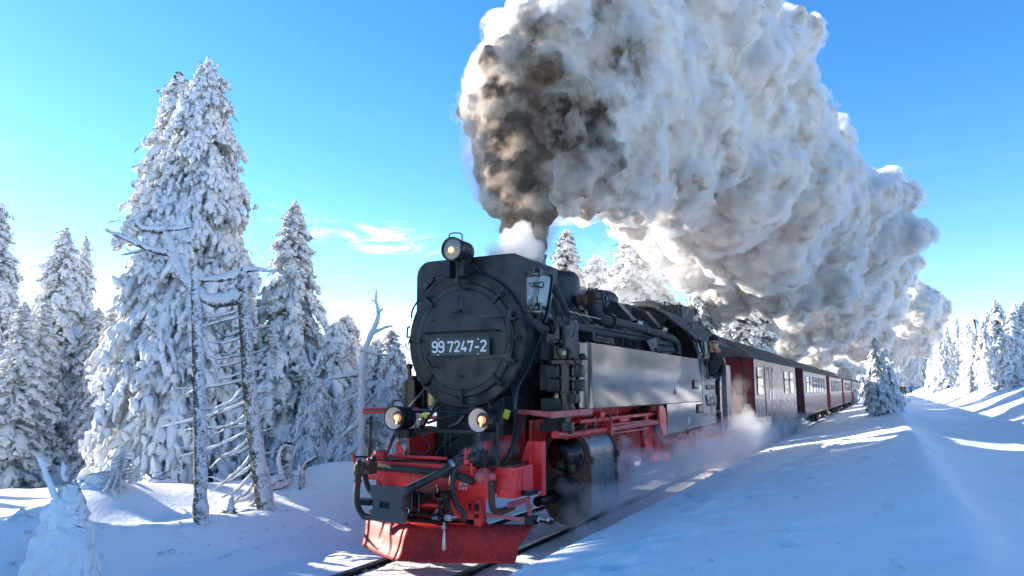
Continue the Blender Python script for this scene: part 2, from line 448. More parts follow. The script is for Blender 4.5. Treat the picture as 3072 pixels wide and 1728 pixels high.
def height(x, y):
    x, y = np.asarray(x, float), np.asarray(y, float)
    z = np.interp(x, _xf, _zf)
    ax = np.abs(x)
    off = np.clip((ax - 1.7) / 1.6, 0, 1); off = off*off*(3-2*off)
    left = np.clip((-x - 2.2) / 3, 0, 1); right = np.clip((x - 7.9) / 3, 0, 1)
    z = z + off * (.035*vnoise(x, y, 1.3, 1) + .02*vnoise(x, y, .5, 2))
    z = z + left * (.16*vnoise(x, y, 2.4, 3) + .25*vnoise(x, y, 7, 4)) + left*np.clip(-x/60,0,1)*2.0*vnoise(x, y, 45, 5)
    z = z + right * (.26*vnoise(x, y, 3.2, 6) + .30*vnoise(x, y, 9, 7)) + np.clip((x-25)/60,0,1)*4*vnoise(x, y, 40, 8)
    # wavy lip of the cutting, trodden path, footprints beside the crest
    bank = np.exp(-((x-4.75)/.5)**2); z = z + bank * .06 * vnoise(x*0, y, 2.2, 9) + bank*.02*vnoise(x, y, .35, 12)
    path = np.clip(1 - np.abs(x-7.0)/1.6, 0, 1); z = z + path * (.018*vnoise(x, y, .22, 10) + .012*vnoise(x, y, .09, 11))
    wall = np.exp(-((ax-1.62)/.12)**2); z = z + wall * .02 * vnoise(x, y, .3, 13)
    bed = (ax < 1.4); z = z + np.where(bed, .008*vnoise(x, y, .12, 14) + .006*vnoise(x, y, .05, 15), 0)
    z = z - np.where(np.abs(ax - .535) < .07, .03, 0)
    for mx, my, hh, rr in MOUNDS:
        z = z + hh * np.exp(-(((x-mx)**2 + (y-my)**2) / rr**2)) * np.clip((ax-1.9)/.5, 0, 1)
    # the land falls away a little towards the far valley, hill beyond
    z = z - .012*np.clip(y-60, 0, 200)*np.clip(-x/20, 0, 1)
    return z
def gz(x, y): return float(height(np.array([x]), np.array([y]))[0])
rf = np.random.RandomState(3)
FOOT = []
for i in range(34):
    t = i / 34
    y0 = 4.5 + t * 12; x0 = 2.55 + .9*t + rf.uniform(-.06,.06) + (.13 if i % 2 else -.13)
    FOOT.append((x0, y0 + rf.uniform(-.1,.1), rf.uniform(.08,.12)))
for i in range(26): FOOT.append((rf.uniform(1.9,3.9), rf.uniform(2.6,10), rf.uniform(.05,.09)))
def terrain():
    xs = np.concatenate([-np.geomspace(12, 400, 60)[::-1], np.arange(-11.9,-1.95,.12), np.arange(-1.95,-1.3,.045), np.arange(-1.3,1.3,.055),
                         np.arange(1.3,2.0,.04), np.arange(2.0,5.6,.075), np.arange(5.6,12,.15), np.geomspace(12.1,400,80)])
    ys = np.concatenate([-np.geomspace(1.0,120,20)[::-1], np.arange(-.9,2,.12), np.arange(2,12,.06), np.geomspace(12.05,60,220), np.geomspace(60.5,900,90)])
    X, Y = np.meshgrid(xs, ys); Zz = height(X, Y)
    for fx, fy, d in FOOT:
        q = ((X-fx)/.085)**2 + ((Y-fy)/.15)**2
        q2 = ((X-fx-.05)/.14)**2 + ((Y-fy-.16)/.10)**2
        Zz -= d*.8*np.exp(-q*q) ; Zz += d*.55*np.exp(-q2)
    V = np.stack([X.ravel(), Y.ravel(), Zz.ravel()], 1)
    nx, ny = len(xs), len(ys)
    i = (np.arange(ny-1)[:,None]*nx + np.arange(nx-1)[None,:]).ravel()
    F = np.stack([i, i+1, i+1+nx, i+nx], 1)
    return tag(link('snow_ground', raw_mesh('snow_ground', V, F, M['snow'])), kind='structure')
terrain()
# rails and sleepers
def track():
    r = empty('railway_track', (0, 2, 0)); tag(r, 'narrow railway track half buried in dirty snow in front of the red plough', 'railway track')
    prof = [(-.035,0),(.035,0),(.035,-.03),(.009,-.045),(.009,-.10),(.055,-.12),(-.055,-.12),(-.009,-.10),(-.009,-.045),(-.035,-.03)]
    for sx_ in (-.535, .535):
        MB().prism([(sx_+a, b) for a, b in prof], 1, -3, 420).build('rail', M['rail'], r)
    rr = random.Random(1)
    sl = MB().box((0,0,-.16),(1.9,.22,.14)).mesh('sleeper', plain('sleeper_wood', (.08,.06,.05), .9))
    for i in range(60):
        o = link('sleeper', sl, r); o.location = (0, -2 + i*.62 - 2, rr.uniform(-.01,.01)); 
    # crumbs of thrown snow lying along the rails
    cb = MB()
    for i in range(900):
        y = 3.6 + abs(rr.gauss(0, 1))*3.0; s_ = rr.choice((-1,1))
        x = s_*.5 + rr.gauss(-s_*.10, .07); q = rr.uniform(.006,.022)
        cb.sphere((x, y, -.045+q*.3), q, 5, sc=(1,1.2,.8))
    tag(cb.build('snow_crumbs', M['snow_cap'], r), kind='stuff')
track()
# clods of snow thrown by the plough along the shoulders and fallen crumbs on the bank
def clods():
    r1 = np.random.RandomState(9); mb = MB()
    for i in range(420):
        left = r1.rand() < .45
        x = (-1.75 - abs(r1.randn())*.35) if left else (1.62 + abs(r1.randn())*.30 if r1.rand() < .5 else r1.uniform(1.8, 4.5)); y = 3 + r1.rand()**1.4*16
        q = r1.uniform(.008,.028) if r1.rand() < .93 else r1.uniform(.03,.05)
        mb.sphere((x, y, gz(x,y) + q*.25), q, 6, sc=(1,1.15,.7))
    o = mb.build('snow_clods', M['snow_cap']); tag(o, 'small clods of snow thrown onto both shoulders of the line', kind='stuff')
clods()
# ------------------------------------------------------------------ trees
class Soup:
    """tube strips gathered as quads and loose triangles as flat numpy lists"""
    def __init__(s): s.V, s.Q, s.n = [], [], 0
    def tube(s, P, rx, rz, k=6, jit=None):
        # P: n x 3 spine; rx: side radius; rz: up radius; flattened tube with level cross-section
        n = len(P)
        T = np.gradient(P, axis=0); T /= np.linalg.norm(T, axis=1)[:,None] + 1e-9
        side = np.cross(T, (0,0,1.0)); ln = np.linalg.norm(side, axis=1)[:,None]
        side = np.where(ln > .05, side/(ln+1e-9), np.array([1.0,0,0])); up = np.cross(side, T)
        a = np.arange(k)*2*math.pi/k
        ring = (P[:,None,:] + side[:,None,:]*(np.cos(a)[None,:,None]*rx[:,None,None]) + up[:,None,:]*(np.sin(a)[None,:,None]*rz[:,None,None]))
        if jit is not None: ring = ring + jit
        s.V.append(ring.reshape(-1,3))
        i = (np.arange(n-1)[:,None]*k + np.arange(k)[None,:]).ravel(); j = (np.arange(n-1)[:,None]*k + (np.arange(k)[None,:]+1)%k).ravel()
        s.Q.append(np.stack([i, j, j+k, i+k], 1) + s.n); s.n += n*k
    def clots(s, C, r, stretch, rs):
        # lumpy little snow clods: closed six-sided tubes, random tilt
        n = len(C); k = 5
        prof = np.array([(-.9,.45),(0,1.0),(.9,.42)])
        a = np.arange(k)*2*math.pi/k
        T = np.stack([np.outer(prof[:,1], np.cos(a)), np.outer(prof[:,1], np.sin(a)), np.outer(prof[:,0], np.ones(k))], -1).reshape(-1,3)
        V = T[None]*(1 + rs.randn(n, 15, 1)*.17)
        V = V*np.stack([np.ones(n), np.ones(n), stretch], 1)[:,None,:]
        # tilt each clod
        t = rs.randn(n,3)*.35 + [0,0,1]; t /= np.linalg.norm(t,axis=1)[:,None]
        u = np.cross(t, rs.randn(n,3)); u /= np.linalg.norm(u,axis=1)[:,None]; w = np.cross(t,u)
        V = V[:,:,0:1]*u[:,None,:] + V[:,:,1:2]*w[:,None,:] + V[:,:,2:3]*t[:,None,:]
        V = V*r[:,None,None] + C[:,None,:]
        s.V.append(V.reshape(-1,3))
        q = [(i*k+j, i*k+(j+1)%k, (i+1)*k+(j+1)%k, (i+1)*k+j) for i in range(2) for j in range(k)]
        q += [(0,1,2,3),(10,13,12,11)]
        q = np.array(q); s.Q.append((q[None] + (np.arange(n)*15)[:,None,None]).reshape(-1,4) + s.n); s.n += n*15
    def quads(s, A, B, w):
        # blades from A to B, width w
        d = B - A; sd_ = np.cross(d, np.random.randn(len(A),3)); sd_ /= np.linalg.norm(sd_, axis=1)[:,None] + 1e-9
        sd_ = sd_*w[:,None]
        V = np.stack([A - sd_*.35, A + sd_*.35, (A+B)/2 + sd_, B, ], 1)
        V = np.stack([A - sd_*.3, A + sd_*.3, A*.4+B*.6 + sd_, B], 1)
        s.V.append(V.reshape(-1,3)); i = np.arange(len(A))*4
        s.Q.append(np.stack([i, i+1, i+2, i+3], 1) + s.n); s.n += len(A)*4
    def mesh(s, name, mat, smooth=True):
        return raw_mesh(name, np.concatenate(s.V), np.concatenate(s.Q), mat, smooth)
def limb_path(base, az, L, droop, n, rise=0.15, bend=0.0):
    t = np.linspace(0, 1, n)
    o = L*(t*(1 - .18*t*droop))
    z = L*(rise*np.sin(t*math.pi*.6) - droop*(t**1.7)*.85)
    a = az + bend*t
    return np.stack([base[0] + o*np.cos(a), base[1] + o*np.sin(a), base[2] + z], 1), t
def grow(H, RAD, n_limb, seed, droop=.9, prof=.75, start=.06, load=1.0, snow='limb_snow', twig='twig', finger=4, ntw=30, trunk_r=None, top='spike', ragged=.25, lean=0.0, hang=1.0, clod=.8):
    """one snow-laden spruce: returns meshes for trunk, snowy limbs and needle twigs"""
    rs = np.random.RandomState(seed); np.random.seed(seed)
    snow_s, twig_s = Soup(), Soup()
    tr = trunk_r or H*.016
    tz = np.linspace(0, H, 14); wob = np.cumsum(rs.randn(14,2)*.01*H/14, 0)
    axis = lambda z: np.array([np.interp(z, tz, wob[:,0]) + lean*(z/H)**2*H, np.interp(z, tz, wob[:,1]), z])
    TP = np.array([axis(z) for z in tz]); trunk = Soup(); tk = tr*(1-tz/H)**.8 + .012
    trunk.tube(TP, tk*1.0, tk, 9)
    CL_, CR_, CS_ = [], [], []
    for i in range(n_limb):
        u = (i + rs.rand()) / n_limb
        z = H*(start + (1-start)*(u**.92))
        h = z/H
        az = i*2.39996 + rs.uniform(-.5,.5)
        L = RAD*((1-h)**prof)*(1 + ragged*rs.uniform(-1,1)) + .04*RAD*rs.rand() + .05
        if h < .12: L *= .8
        L = max(L, .10)
        dr = droop*(.75 + .5*rs.rand())*(1.10 - .18*h)
        n = 12 if L > .5 else 8
        P, t = limb_path(axis(z), az, L, dr, n, rise=.1+.25*h*rs.rand(), bend=rs.uniform(-.35,.35))
        w = load*(.045 + .085*min(L, 1.6)**.8)
        lump = 1 + .35*np.sin(t*rs.uniform(14,24)+rs.rand()*6) * rs.uniform(.3,1) + .18*rs.randn(n)
        env = np.sin(np.clip(t*.92+.06,0,1)*math.pi)**.55
        rx = w*env*lump*.78; rz = w*env*(lump*.5+.5)*.62
        rx[-1] = w*.28; rz[-1] = w*.22; rx[0] *= .6
        k = 7 if L > .5 else 6
        jit = rs.randn(n, k, 3)*w*.13
        Pn = P + np.stack([np.zeros(n)]*2 + [rz*.4], 1)
        snow_s.tube(Pn, rx, rz, k, jit)
        # side fingers
        nf = finger if L > .35 else max(1, finger//2)
        for s_ in (-1, 1):
            for j in range(nf):
                tt = .22 + .74*(j + rs.rand()*.8)/nf
                b = np.array([np.interp(tt, t, P[:,q]) for q in range(3)])
                fl = L*.38*(1 - .55*tt)*(.7+.6*rs.rand()); fl = min(fl, .75)
                m = 6
                Q, tq = limb_path(b, az + s_*rs.uniform(.5,1.15), fl, dr*1.15*hang, m, rise=.02)
                fw = w*.62*(.7+.5*rs.rand())
                e = np.sin(np.clip(tq*.9+.08,0,1)*math.pi)**.6
                r1 = fw*e*(1+.3*rs.randn(m)*.8); r1 = np.abs(r1); r1[-1] = fw*.25
                snow_s.tube(Q + [0,0,fw*.1], r1*.8, r1*.7, 5, rs.randn(m,5,3)*fw*.2)
                nc = 3 if clod else 0
                if nc:
                    qc = rs.uniform(.15,1.0,nc); C = np.stack([np.interp(qc, tq, Q[:,c]) for c in range(3)], 1) + rs.randn(nc,3)*fw*.35 - [0,0,fw*.15]
                    CL_.append(C); CR_.append(fw*rs.uniform(.45,1.0,nc)*clod); CS_.append(rs.uniform(.8,1.9,nc))
                kk = max(2, int(ntw*.09*(fl+.2)/.4))
                q = rs.rand(kk); A = np.stack([np.interp(q, tq, Q[:,c]) for c in range(3)], 1)
                dn = rs.randn(kk,3)*[.55,.55,.25] - [0,0,.65]
                twig_s.quads(A, A + dn*rs.uniform(.04,.10,(kk,1))*(.7+.5*min(RAD,1.6)), rs.uniform(.010,.024,kk))
        if clod:
            nc = int(5 + 7*min(L,1.6)); qc = rs.uniform(.1,1.0,nc)**.75; C = np.stack([np.interp(qc, t, P[:,c]) for c in range(3)], 1) + rs.randn(nc,3)*[w*.55,w*.55,w*.3]
            CL_.append(C); CR_.append(w*rs.uniform(.35,.75,nc)*clod); CS_.append(rs.uniform(.7,1.6,nc))
        kk = int(ntw*(.35+.65*min(L,1.4)))
        q = rs.rand(kk)**.8; A = np.stack([np.interp(q, t, P[:,c]) for c in range(3)], 1)
        A += rs.randn(kk,3)*[w*.6,w*.6,.02]
        dn = rs.randn(kk,3)*[.6,.6,.3] - [0,0,.75]
        twig_s.quads(A, A + dn*rs.uniform(.04,.12,(kk,1))*(.7+.5*min(RAD,1.6)), rs.uniform(.012,.028,kk))
    if CL_: snow_s.clots(np.concatenate(CL_), np.concatenate(CR_), np.concatenate(CS_), rs)
    # leader clots
    for z in np.linspace(H*.90, H*1.0, 6):
        c = axis(min(z, H)); r = H*.014*load*(1.6 - (z/H-.9)*8)
        P = np.array([c + [0,0,-r*1.2], c, c + [0,0,r], c + [0,0,r*1.8]]) + rs.randn(4,3)*r*.2
        snow_s.tube(P, np.array([.3,1,.8,.1])*r, np.array([.3,1,.8,.1])*r, 7, rs.randn(4,7,3)*r*.12)
    return (trunk.mesh('trunk', M['bark']), snow_s.mesh('snowy_limbs', M[snow]), twig_s.mesh('needle_twigs', M[twig], False))
def plant(name, meshes, px, D, top=None, label=None, cat='tree', group=None, H0=1.0, scale=None, rz=0.0, base=None, sink=.1, fat=1.0):
    """stand a tree so that it is seen at px across, D metres deep; its height is measured from its top's place"""
    p = S('A', px, 1250, D=D)
    g = gz(p.x, p.y) if base is None else base
    if scale is None:
        t = S('A', px, top, D=D); scale = (t.z - g) / H0
        p = Vector(((p.x+t.x)/2, (p.y+t.y)/2, 0))
    o = empty(name, (p.x, p.y, g - sink*scale), rz); o.scale = (scale*fat, scale*fat, scale)
    tag(o, label, cat, group)
    for nm, me in zip(('trunk','snowy_limbs','needle_twigs'), meshes):
        c = link(nm, me, o)
        if nm != 'trunk': c['kind'] = 'stuff'
    return o
SP = {}
def sp(k, *a, **kw):
    SP[k] = (grow(*a, **kw), a[0])
sp('hero', 8.2, 1.46, 520, 11, droop=1.12, prof=.50, start=.08, load=.80, finger=4, ntw=60, trunk_r=.17, ragged=.45, hang=1.0, clod=1.0)
sp('tall', 6.6, 1.15, 230, 12, droop=1.15, prof=.75, load=.85, finger=4, ntw=30, ragged=.3)
sp('twin', 6.0, .95, 200, 14, droop=1.1, prof=.65, load=.95, finger=3, ntw=26, ragged=.35)
sp('slim', 5.0, .75, 120, 15, droop=.9, prof=.7, load=.85, finger=3, ntw=22, ragged=.4)
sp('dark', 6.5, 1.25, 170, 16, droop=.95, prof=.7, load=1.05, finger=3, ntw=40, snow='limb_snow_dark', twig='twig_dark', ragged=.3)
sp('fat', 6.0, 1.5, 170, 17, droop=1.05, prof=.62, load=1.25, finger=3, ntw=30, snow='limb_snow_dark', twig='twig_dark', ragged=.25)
sp('high', 10.0, 1.25, 150, 19, droop=.8, prof=.6, start=.58, load=1.3, finger=2, ntw=16)  # unseen tree shaped for shade: crown blocks sun from the bank, low sun passes
sp('bushy', 3.4, 1.15, 150, 23, droop=1.15, prof=.6, start=.03, load=.95, finger=3, ntw=22, ragged=.35)
sp('small', 2.0, .62, 60, 18, droop=1.2, prof=.6, load=1.0, finger=2, ntw=14, ragged=.3)
def P_(name, k, px, D, top, label, group=None, fat=1.0, rz=0.0, cat='tree', base=None):
    return plant(name, SP[k][0], px, D, top, label, cat, group, SP[k][1], fat=fat, rz=rz, base=base)
P_('spruce_tree','hero',590,13.2,140,'tallest snow-laden spruce at left, its drooping crown towering behind the bare dead trunks', rz=.6, fat=1.0)
P_('spruce_tree','twin',508,13.7,182,'snowy side top of the giant spruce, bowed over to the left', rz=2.0, fat=1.1)
P_('spruce_tree','tall',868,13.8,592,'tall pointed snow-laden spruce between the giant spruce and the black engine', rz=2.2, fat=1.5)
P_('spruce_tree','twin',172,20.5,672,'snow-laden spruce with a double tip left of the giant spruce', rz=.3, fat=1.4)
P_('spruce_tree','twin',236,21.5,700,'narrow snowy spruce close behind the double-tipped one', rz=3.3, fat=.85)
P_('spruce_tree','tall',-30,17.5,600,'broad snow-laden spruce cut by the left edge of the photo', rz=4.2, fat=1.4)
P_('spruce_tree','bushy',1035,15.5,935,'short rounded snowy spruce right of the tall pointed one', rz=1.0, fat=1.1)
P_('spruce_tree','slim',1168,13.6,985,'small snowy spruce just left of the engine smokebox', rz=2.6, fat=2.0)
P_('spruce_tree','bushy',1000,13.4,960,'broad white spruce filling the gap right of the tall pointed one', rz=4.4, fat=1.15)
P_('spruce_tree','bushy',955,12.6,1130,'low bushy white spruce at the foot of the tall pointed one', rz=2.4, fat=1.1)
P_('spruce_tree','bushy',1130,13.8,1010,'bushy white spruce rising behind the thin dead tree', rz=.9, fat=1.1)
P_('spruce_tree','bushy',1185,12.6,1030,'white bushy spruce with its side hidden by the smokebox', rz=1.9, fat=1.15)
P_('spruce_tree','bushy',1060,11.8,1150,'snow-heaped little spruce just left of the thin dead tree', rz=.6, fat=1.15)
P_('spruce_tree','slim',330,16.5,900,'half hidden snowy spruce low between the double-tipped and the giant spruce', rz=5, fat=1.3)
P_('spruce_tree','twin',730,18.0,840,'shaded snowy spruce filling the gap behind the comb-like dead tree', rz=5.2, fat=1.5)
P_('spruce_tree','slim',60,15.5,900,'shaded snowy spruce deep in the gap at far left', rz=5.9, fat=1.6)
P_('spruce_tree','slim',970,16.0,1050,'low snowy spruce in the shade behind the tall pointed spruce', rz=5.4, fat=1.7)
P_('spruce_tree','twin',460,16.5,760,'shaded spruce hidden behind the lower left of the giant spruce', rz=1.4, fat=1.3)
# behind the engine and the wagons, left of the line
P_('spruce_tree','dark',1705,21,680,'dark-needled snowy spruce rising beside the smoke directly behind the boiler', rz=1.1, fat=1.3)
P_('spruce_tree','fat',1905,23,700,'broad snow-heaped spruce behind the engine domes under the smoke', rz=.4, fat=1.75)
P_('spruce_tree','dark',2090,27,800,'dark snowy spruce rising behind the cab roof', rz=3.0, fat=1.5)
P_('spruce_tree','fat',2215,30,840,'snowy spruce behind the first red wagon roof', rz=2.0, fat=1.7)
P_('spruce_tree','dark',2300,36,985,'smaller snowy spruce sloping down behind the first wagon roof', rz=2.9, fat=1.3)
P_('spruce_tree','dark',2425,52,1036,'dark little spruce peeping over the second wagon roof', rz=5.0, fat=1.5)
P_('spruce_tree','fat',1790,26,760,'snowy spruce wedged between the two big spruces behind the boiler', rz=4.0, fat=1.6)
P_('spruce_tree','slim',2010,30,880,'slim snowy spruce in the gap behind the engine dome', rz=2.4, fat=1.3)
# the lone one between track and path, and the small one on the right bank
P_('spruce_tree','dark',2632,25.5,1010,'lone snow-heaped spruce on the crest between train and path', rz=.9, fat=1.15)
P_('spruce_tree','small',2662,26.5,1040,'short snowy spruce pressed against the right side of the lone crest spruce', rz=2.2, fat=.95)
P_('spruce_tree','small',2962,47,1076,'little snow-smothered spruce standing free on the right bank', rz=1.5, fat=.95)
rr = random.Random(21)
RT = [(3045,29,930,'fat'),(3000,36,895,'dark'),(2905,34,1030,'dark'),(2960,44,955,'tall'),(3085,36,900,'dark'),(2870,46,968,'tall'),(2835,52,1000,'dark'),(2915,55,965,'twin'),
      (2790,62,1000,'dark'),(2800,48,1040,'twin'),(2755,70,1010,'tall'),(2775,58,1062,'fat'),(2720,66,1062,'dark'),(2700,80,1058,'dark'),(2740,88,1030,'dark'),(2690,95,1080,'slim'),(2835,74,978,'twin'),
      (2880,80,950,'tall'),(2940,85,940,'twin'),(3010,75,900,'tall'),(2995,60,930,'twin'),(3060,62,905,'tall'),(2860,60,1050,'slim'),(2745,60,1080,'small'),(2830,40,1120,'small'),(2990,27,1120,'small'),(2850,30,1090,'slim'),
      (2920,30,1095,'slim'),(3110,26,950,'fat'),(2660,110,1085,'slim'),(2640,120,1080,'dark'),(2815,100,990,'dark'),(2770,90,1035,'slim'),(2822,70,985,'slim'),(2850,90,975,'tall'),(2895,64,985,'slim'),(2925,60,1000,'twin'),(2975,56,930,'slim'),(3020,50,965,'tall'),(3035,40,990,'twin'),(2945,52,1040,'slim'),(2730,100,1070,'tall'),(2710,110,1075,'twin'),(2870,70,1030,'twin'),(2985,44,1060,'tall')]
ADJ = {'fat':'snow-heaped','dark':'dark-needled','tall':'tall','twin':'narrow','slim':'slim','small':'tiny'}
ORD = ('first','second','third','fourth','fifth','sixth','seventh','eighth','ninth','tenth','eleventh','twelfth','thirteenth')
def nth(rows, i):
    same = sorted(j for j in range(len(rows)) if rows[j][3] == rows[i][3]); same.sort(key=lambda j: rows[j][0]); return ORD[same.index(i)]
RT = [(px, max(D, min(150, 6.6/max(.02, (px-1536)/2100*.883-.465)*(1+.25*(j%3)))), top, k) for j, (px, D, top, k) in enumerate(RT)]
for i, (px, D, top, k) in enumerate(RT):
    P_('spruce_tree', k, px, D, top, nth(RT, i) + ' from the left of the ' + ADJ[k] + ' spruces in the wood climbing the right bank', 'spruces of the right-hand wood', fat=rr.uniform(1.0,1.35) if k != 'small' else .9, rz=rr.uniform(0,6.2))
FT = [(2560,95,1075),(2535,110,1085),(2590,85,1060),(2500,120,1090),(2575,130,1080),(2610,100,1070),(2480,105,1095),(2520,140,1088),(2550,75,1078)]
for i, (px, D, top) in enumerate(FT):
    P_('spruce_tree', ('slim','tall','twin')[i%3], px, D, top, ORD[sorted(FT).index(FT[i])] + ' from the left of the pale spruces rising beyond the end of the train', 'spruces beyond the end of the train', fat=1.3, rz=i*1.3)
LT = ((800,19,980,1.5),(905,20,1020,1.6),(1100,19,1040,1.6),(1215,24,1085,1.6),(1000,22,1010,1.6),(640,21,1000,1.6),(120,19,900,1.5),(280,20,920,1.5),(-60,18,800,1.5),(400,22,950,1.6),(550,23,950,1.6))
ORD = ('first','second','third','fourth','fifth','sixth','seventh','eighth','ninth','tenth','eleventh')
ORD2 = [ORD[sorted(q[0] for q in LT).index(q[0])] for q in LT]
for i, (px, D, top, f) in enumerate(LT):
    P_('spruce_tree', ('slim','twin','tall')[i%3], px, D, top, ORD2[i] + ' from the left of the spruces deep in the left-hand wood', 'spruces deep in the left-hand wood', fat=f, rz=i*1.7)
# unseen spruces: left ones added to shade the snow, right ones show in the tank
for i, (x, y, h, k) in enumerate(((-14,5.75,11,'high'),(-14.6,6.95,11.5,'high'),(-13.6,4.9,11,'high'),(-15.5,4.3,11.5,'high'),(-10.5,3.1,10,'tall'),(-11.5,2.6,11,'tall'),(-9.5,1.0,9.5,'twin'),(-12,-.8,10,'tall'),(-19,1,7,'dark'),(-9,-2.5,5,'slim'),(-17,.5,8,'fat'))):
    me, h0 = SP[k]; o = empty('spruce_tree', (x, y, gz(x,y)-.1), i*1.9); o.scale = (h/h0*1.2,)*2 + (h/h0,)
    tag(o, 'unseen snowy spruce added beyond the left edge to shade the snow', 'tree', 'spruces beyond the left edge')
    for nm, m_ in zip(('trunk','snowy_limbs','needle_twigs'), me): link(nm, m_, o)
for i, (x, y, h, k) in enumerate(((12.5,6,4.5,'fat'),(14,9.5,6,'dark'),(12.2,12.5,3.6,'small'),(15.5,13.5,7,'fat'),(13,17,5,'tall'),(16.5,18.5,7,'dark'),(13.8,21.5,5.5,'twin'),(17,3,7,'tall'),(18,25,8,'fat'))):
    me, h0 = SP[k]; o = empty('spruce_tree', (x, y, gz(x,y)-.1), i*1.3); o.scale = (h/h0*1.15,)*2 + (h/h0,)
    tag(o, 'snowy spruce of the wood running on beyond the right edge', 'tree', 'spruces beyond the right edge')
    for nm, m_ in zip(('trunk','snowy_limbs','needle_twigs'), me): link(nm, m_, o)
# far-off woods on the hills: one mass each
def far_wood(name, pts, hmin, hmax, mat):
    s_ = Soup(); r0 = np.random.RandomState(9)
    for (x, y) in pts:
        z = gz(x, y); h = r0.uniform(hmin, hmax); k = 7
        zz = np.array([0,.08,.3,.3,.52,.52,.74,.74,1.0])*h; rad = np.array([.0,.20,.13,.19,.09,.14,.05,.09,.004])*h*r0.uniform(.8,1.2)
        s_.tube(np.stack([np.full(9,x)+r0.randn(9)*.02*h, np.full(9,y), z+zz], 1), rad, rad, k, r0.randn(9,k,3)*h*.018)
    # tube() lays rings across the spine, which is vertical here
    return tag(link(name, s_.mesh(name, mat)), kind='stuff')
r0 = random.Random(4)
pts = [(-r0.uniform(25, 150), r0.uniform(70, 300)) for i in range(900)]
pts += [(r0.uniform(14, 90), r0.uniform(95, 320)) for i in range(700)]
pts += [(r0.uniform(-24, -4), r0.uniform(150, 420)) for i in range(160)]
pts += [(r0.uniform(-12, 16), r0.uniform(260, 460)) for i in range(220)]
fw = far_wood('distant_forest', pts, 5.5, 9.0, M['limb_snow_dark'])
fw['label'] = 'distant snow-covered spruce forest on the low hills behind the train'
# ------------------------------------------------------------------ lettering in plain strokes
def arc(cx, cy, rx, ry, a0, a1, n=9):
    return [(cx+rx*math.cos(R(a0+(a1-a0)*i/n)), cy+ry*math.sin(R(a0+(a1-a0)*i/n))) for i in range(n+1)]
GLY = {'9': [arc(.25,.72,.21,.24,0,360,18), [(.46,.72),(.46,.26)]+arc(.25,.26,.21,.22,0,-160,9)[1:]],
       '7': [[(.06,.78),(.06,.97)],[(.0,.91),(.50,.91)],[(.455,.93),(.21,.03)]],
       '2': [arc(.25,.73,.20,.23,165,-32,12)+[(.07,.09)],[(.02,.09),(.49,.09)]],
       '4': [[(.28,.98),(.07,.27)],[(.02,.28),(.52,.28)],[(.37,.46),(.37,.03)]],
       '-': [[(.06,.42),(.40,.42)]],
       '0': [arc(.25,.72,.20,.24,0,180,9)+arc(.25,.28,.20,.24,180,360,9)+[(.45,.72)]],
       '1': [[(.08,.74),(.28,.95),(.28,.03)]], '.': [[(.10,.03),(.10,.14)]],
       'U': [[(.05,.97),(.05,.26)]+arc(.25,.26,.20,.22,180,360,9)+[(.45,.97)]],
       'n': [[(.06,.03),(.06,.70)],[(.06,.50)]+arc(.23,.50,.16,.18,150,0,7)+[(.39,.03)]],
       't': [[(.14,.95),(.14,.16),(.28,.05)],[(.0,.68),(.28,.68)]],
       'r': [[(.08,.03),(.08,.70)],[(.08,.50)]+arc(.25,.50,.15,.18,150,50,5)],
       'M': [[(.05,.03),(.05,.97),(.28,.45),(.51,.97),(.51,.03)]],
       'e': [[(.06,.38),(.40,.38)]+arc(.23,.38,.17,.32,0,320,12)],
       'B': [[(.05,.03),(.05,.97),(.30,.97),(.42,.86),(.42,.62),(.30,.51),(.05,.51)],[(.30,.51),(.46,.40),(.46,.14),(.32,.03),(.05,.03)]],
       'W': [[(.0,.97),(.14,.03),(.30,.70),(.46,.03),(.60,.97)]], 'D': [[(.05,.03),(.05,.97),(.26,.97),(.45,.76),(.45,.24),(.26,.03),(.05,.03)]],
       'R': [[(.05,.03),(.05,.97),(.30,.97),(.44,.84),(.44,.60),(.30,.48),(.05,.48)],[(.24,.48),(.46,.03)]],
       'H': [[(.05,.03),(.05,.97)],[(.45,.03),(.45,.97)],[(.05,.5),(.45,.5)]], 'S': [arc(.25,.73,.19,.22,30,270,9)+arc(.25,.27,.19,.22,90,-150,9)[1:]]}
ADV = {'-': .50, ' ': .24, '.': .22, 'n': .48, 't': .34, 'r': .40, 'M': .64, 'e': .48, '1': .44, 'W': .68}
def lettering(text, o, ux, uy, nrm, h, wgt=.12, depth=.004, wide=1.0):
    """strokes of the writing as thin raised bars; o: lower left, ux/uy: directions, nrm: outwards"""
    mb = MB(); x = 0; ux, uy, nrm, o = Vector(ux), Vector(uy), Vector(nrm), Vector(o)
    for ch in text:
        for si, st in enumerate(GLY.get(ch, [])):
            P = [o + nrm*(.0006*si) + ux*((x+a)*h*wide) + uy*(b*h) for a, b in st]; w = wgt*h/2
            L_, R_ = [], []
            for i, p in enumerate(P):
                t = (P[min(i+1,len(P)-1)] - P[max(i-1,0)]).normalized()
                k = 1.0
                if 0 < i < len(P)-1:
                    t1 = (P[i]-P[i-1]).normalized(); k = 1/max(.45, t.dot(t1))
                q = t.cross(nrm).normalized()*w*k
                L_.append(p-q); R_.append(p+q)
            n = len(P); V = [tuple(v+nrm*depth) for v in L_+R_] + [tuple(v) for v in L_+R_]
            F = [(i,i+1,n+i+1,n+i) for i in range(n-1)] + [(i,i+1,2*n+i+1,2*n+i) for i in range(n-1)] + [(n+i,n+i+1,3*n+i+1,3*n+i) for i in range(n-1)]
            mb.add(V, F)
        x += ADV.get(ch, .56)
    return mb, x*h*wide
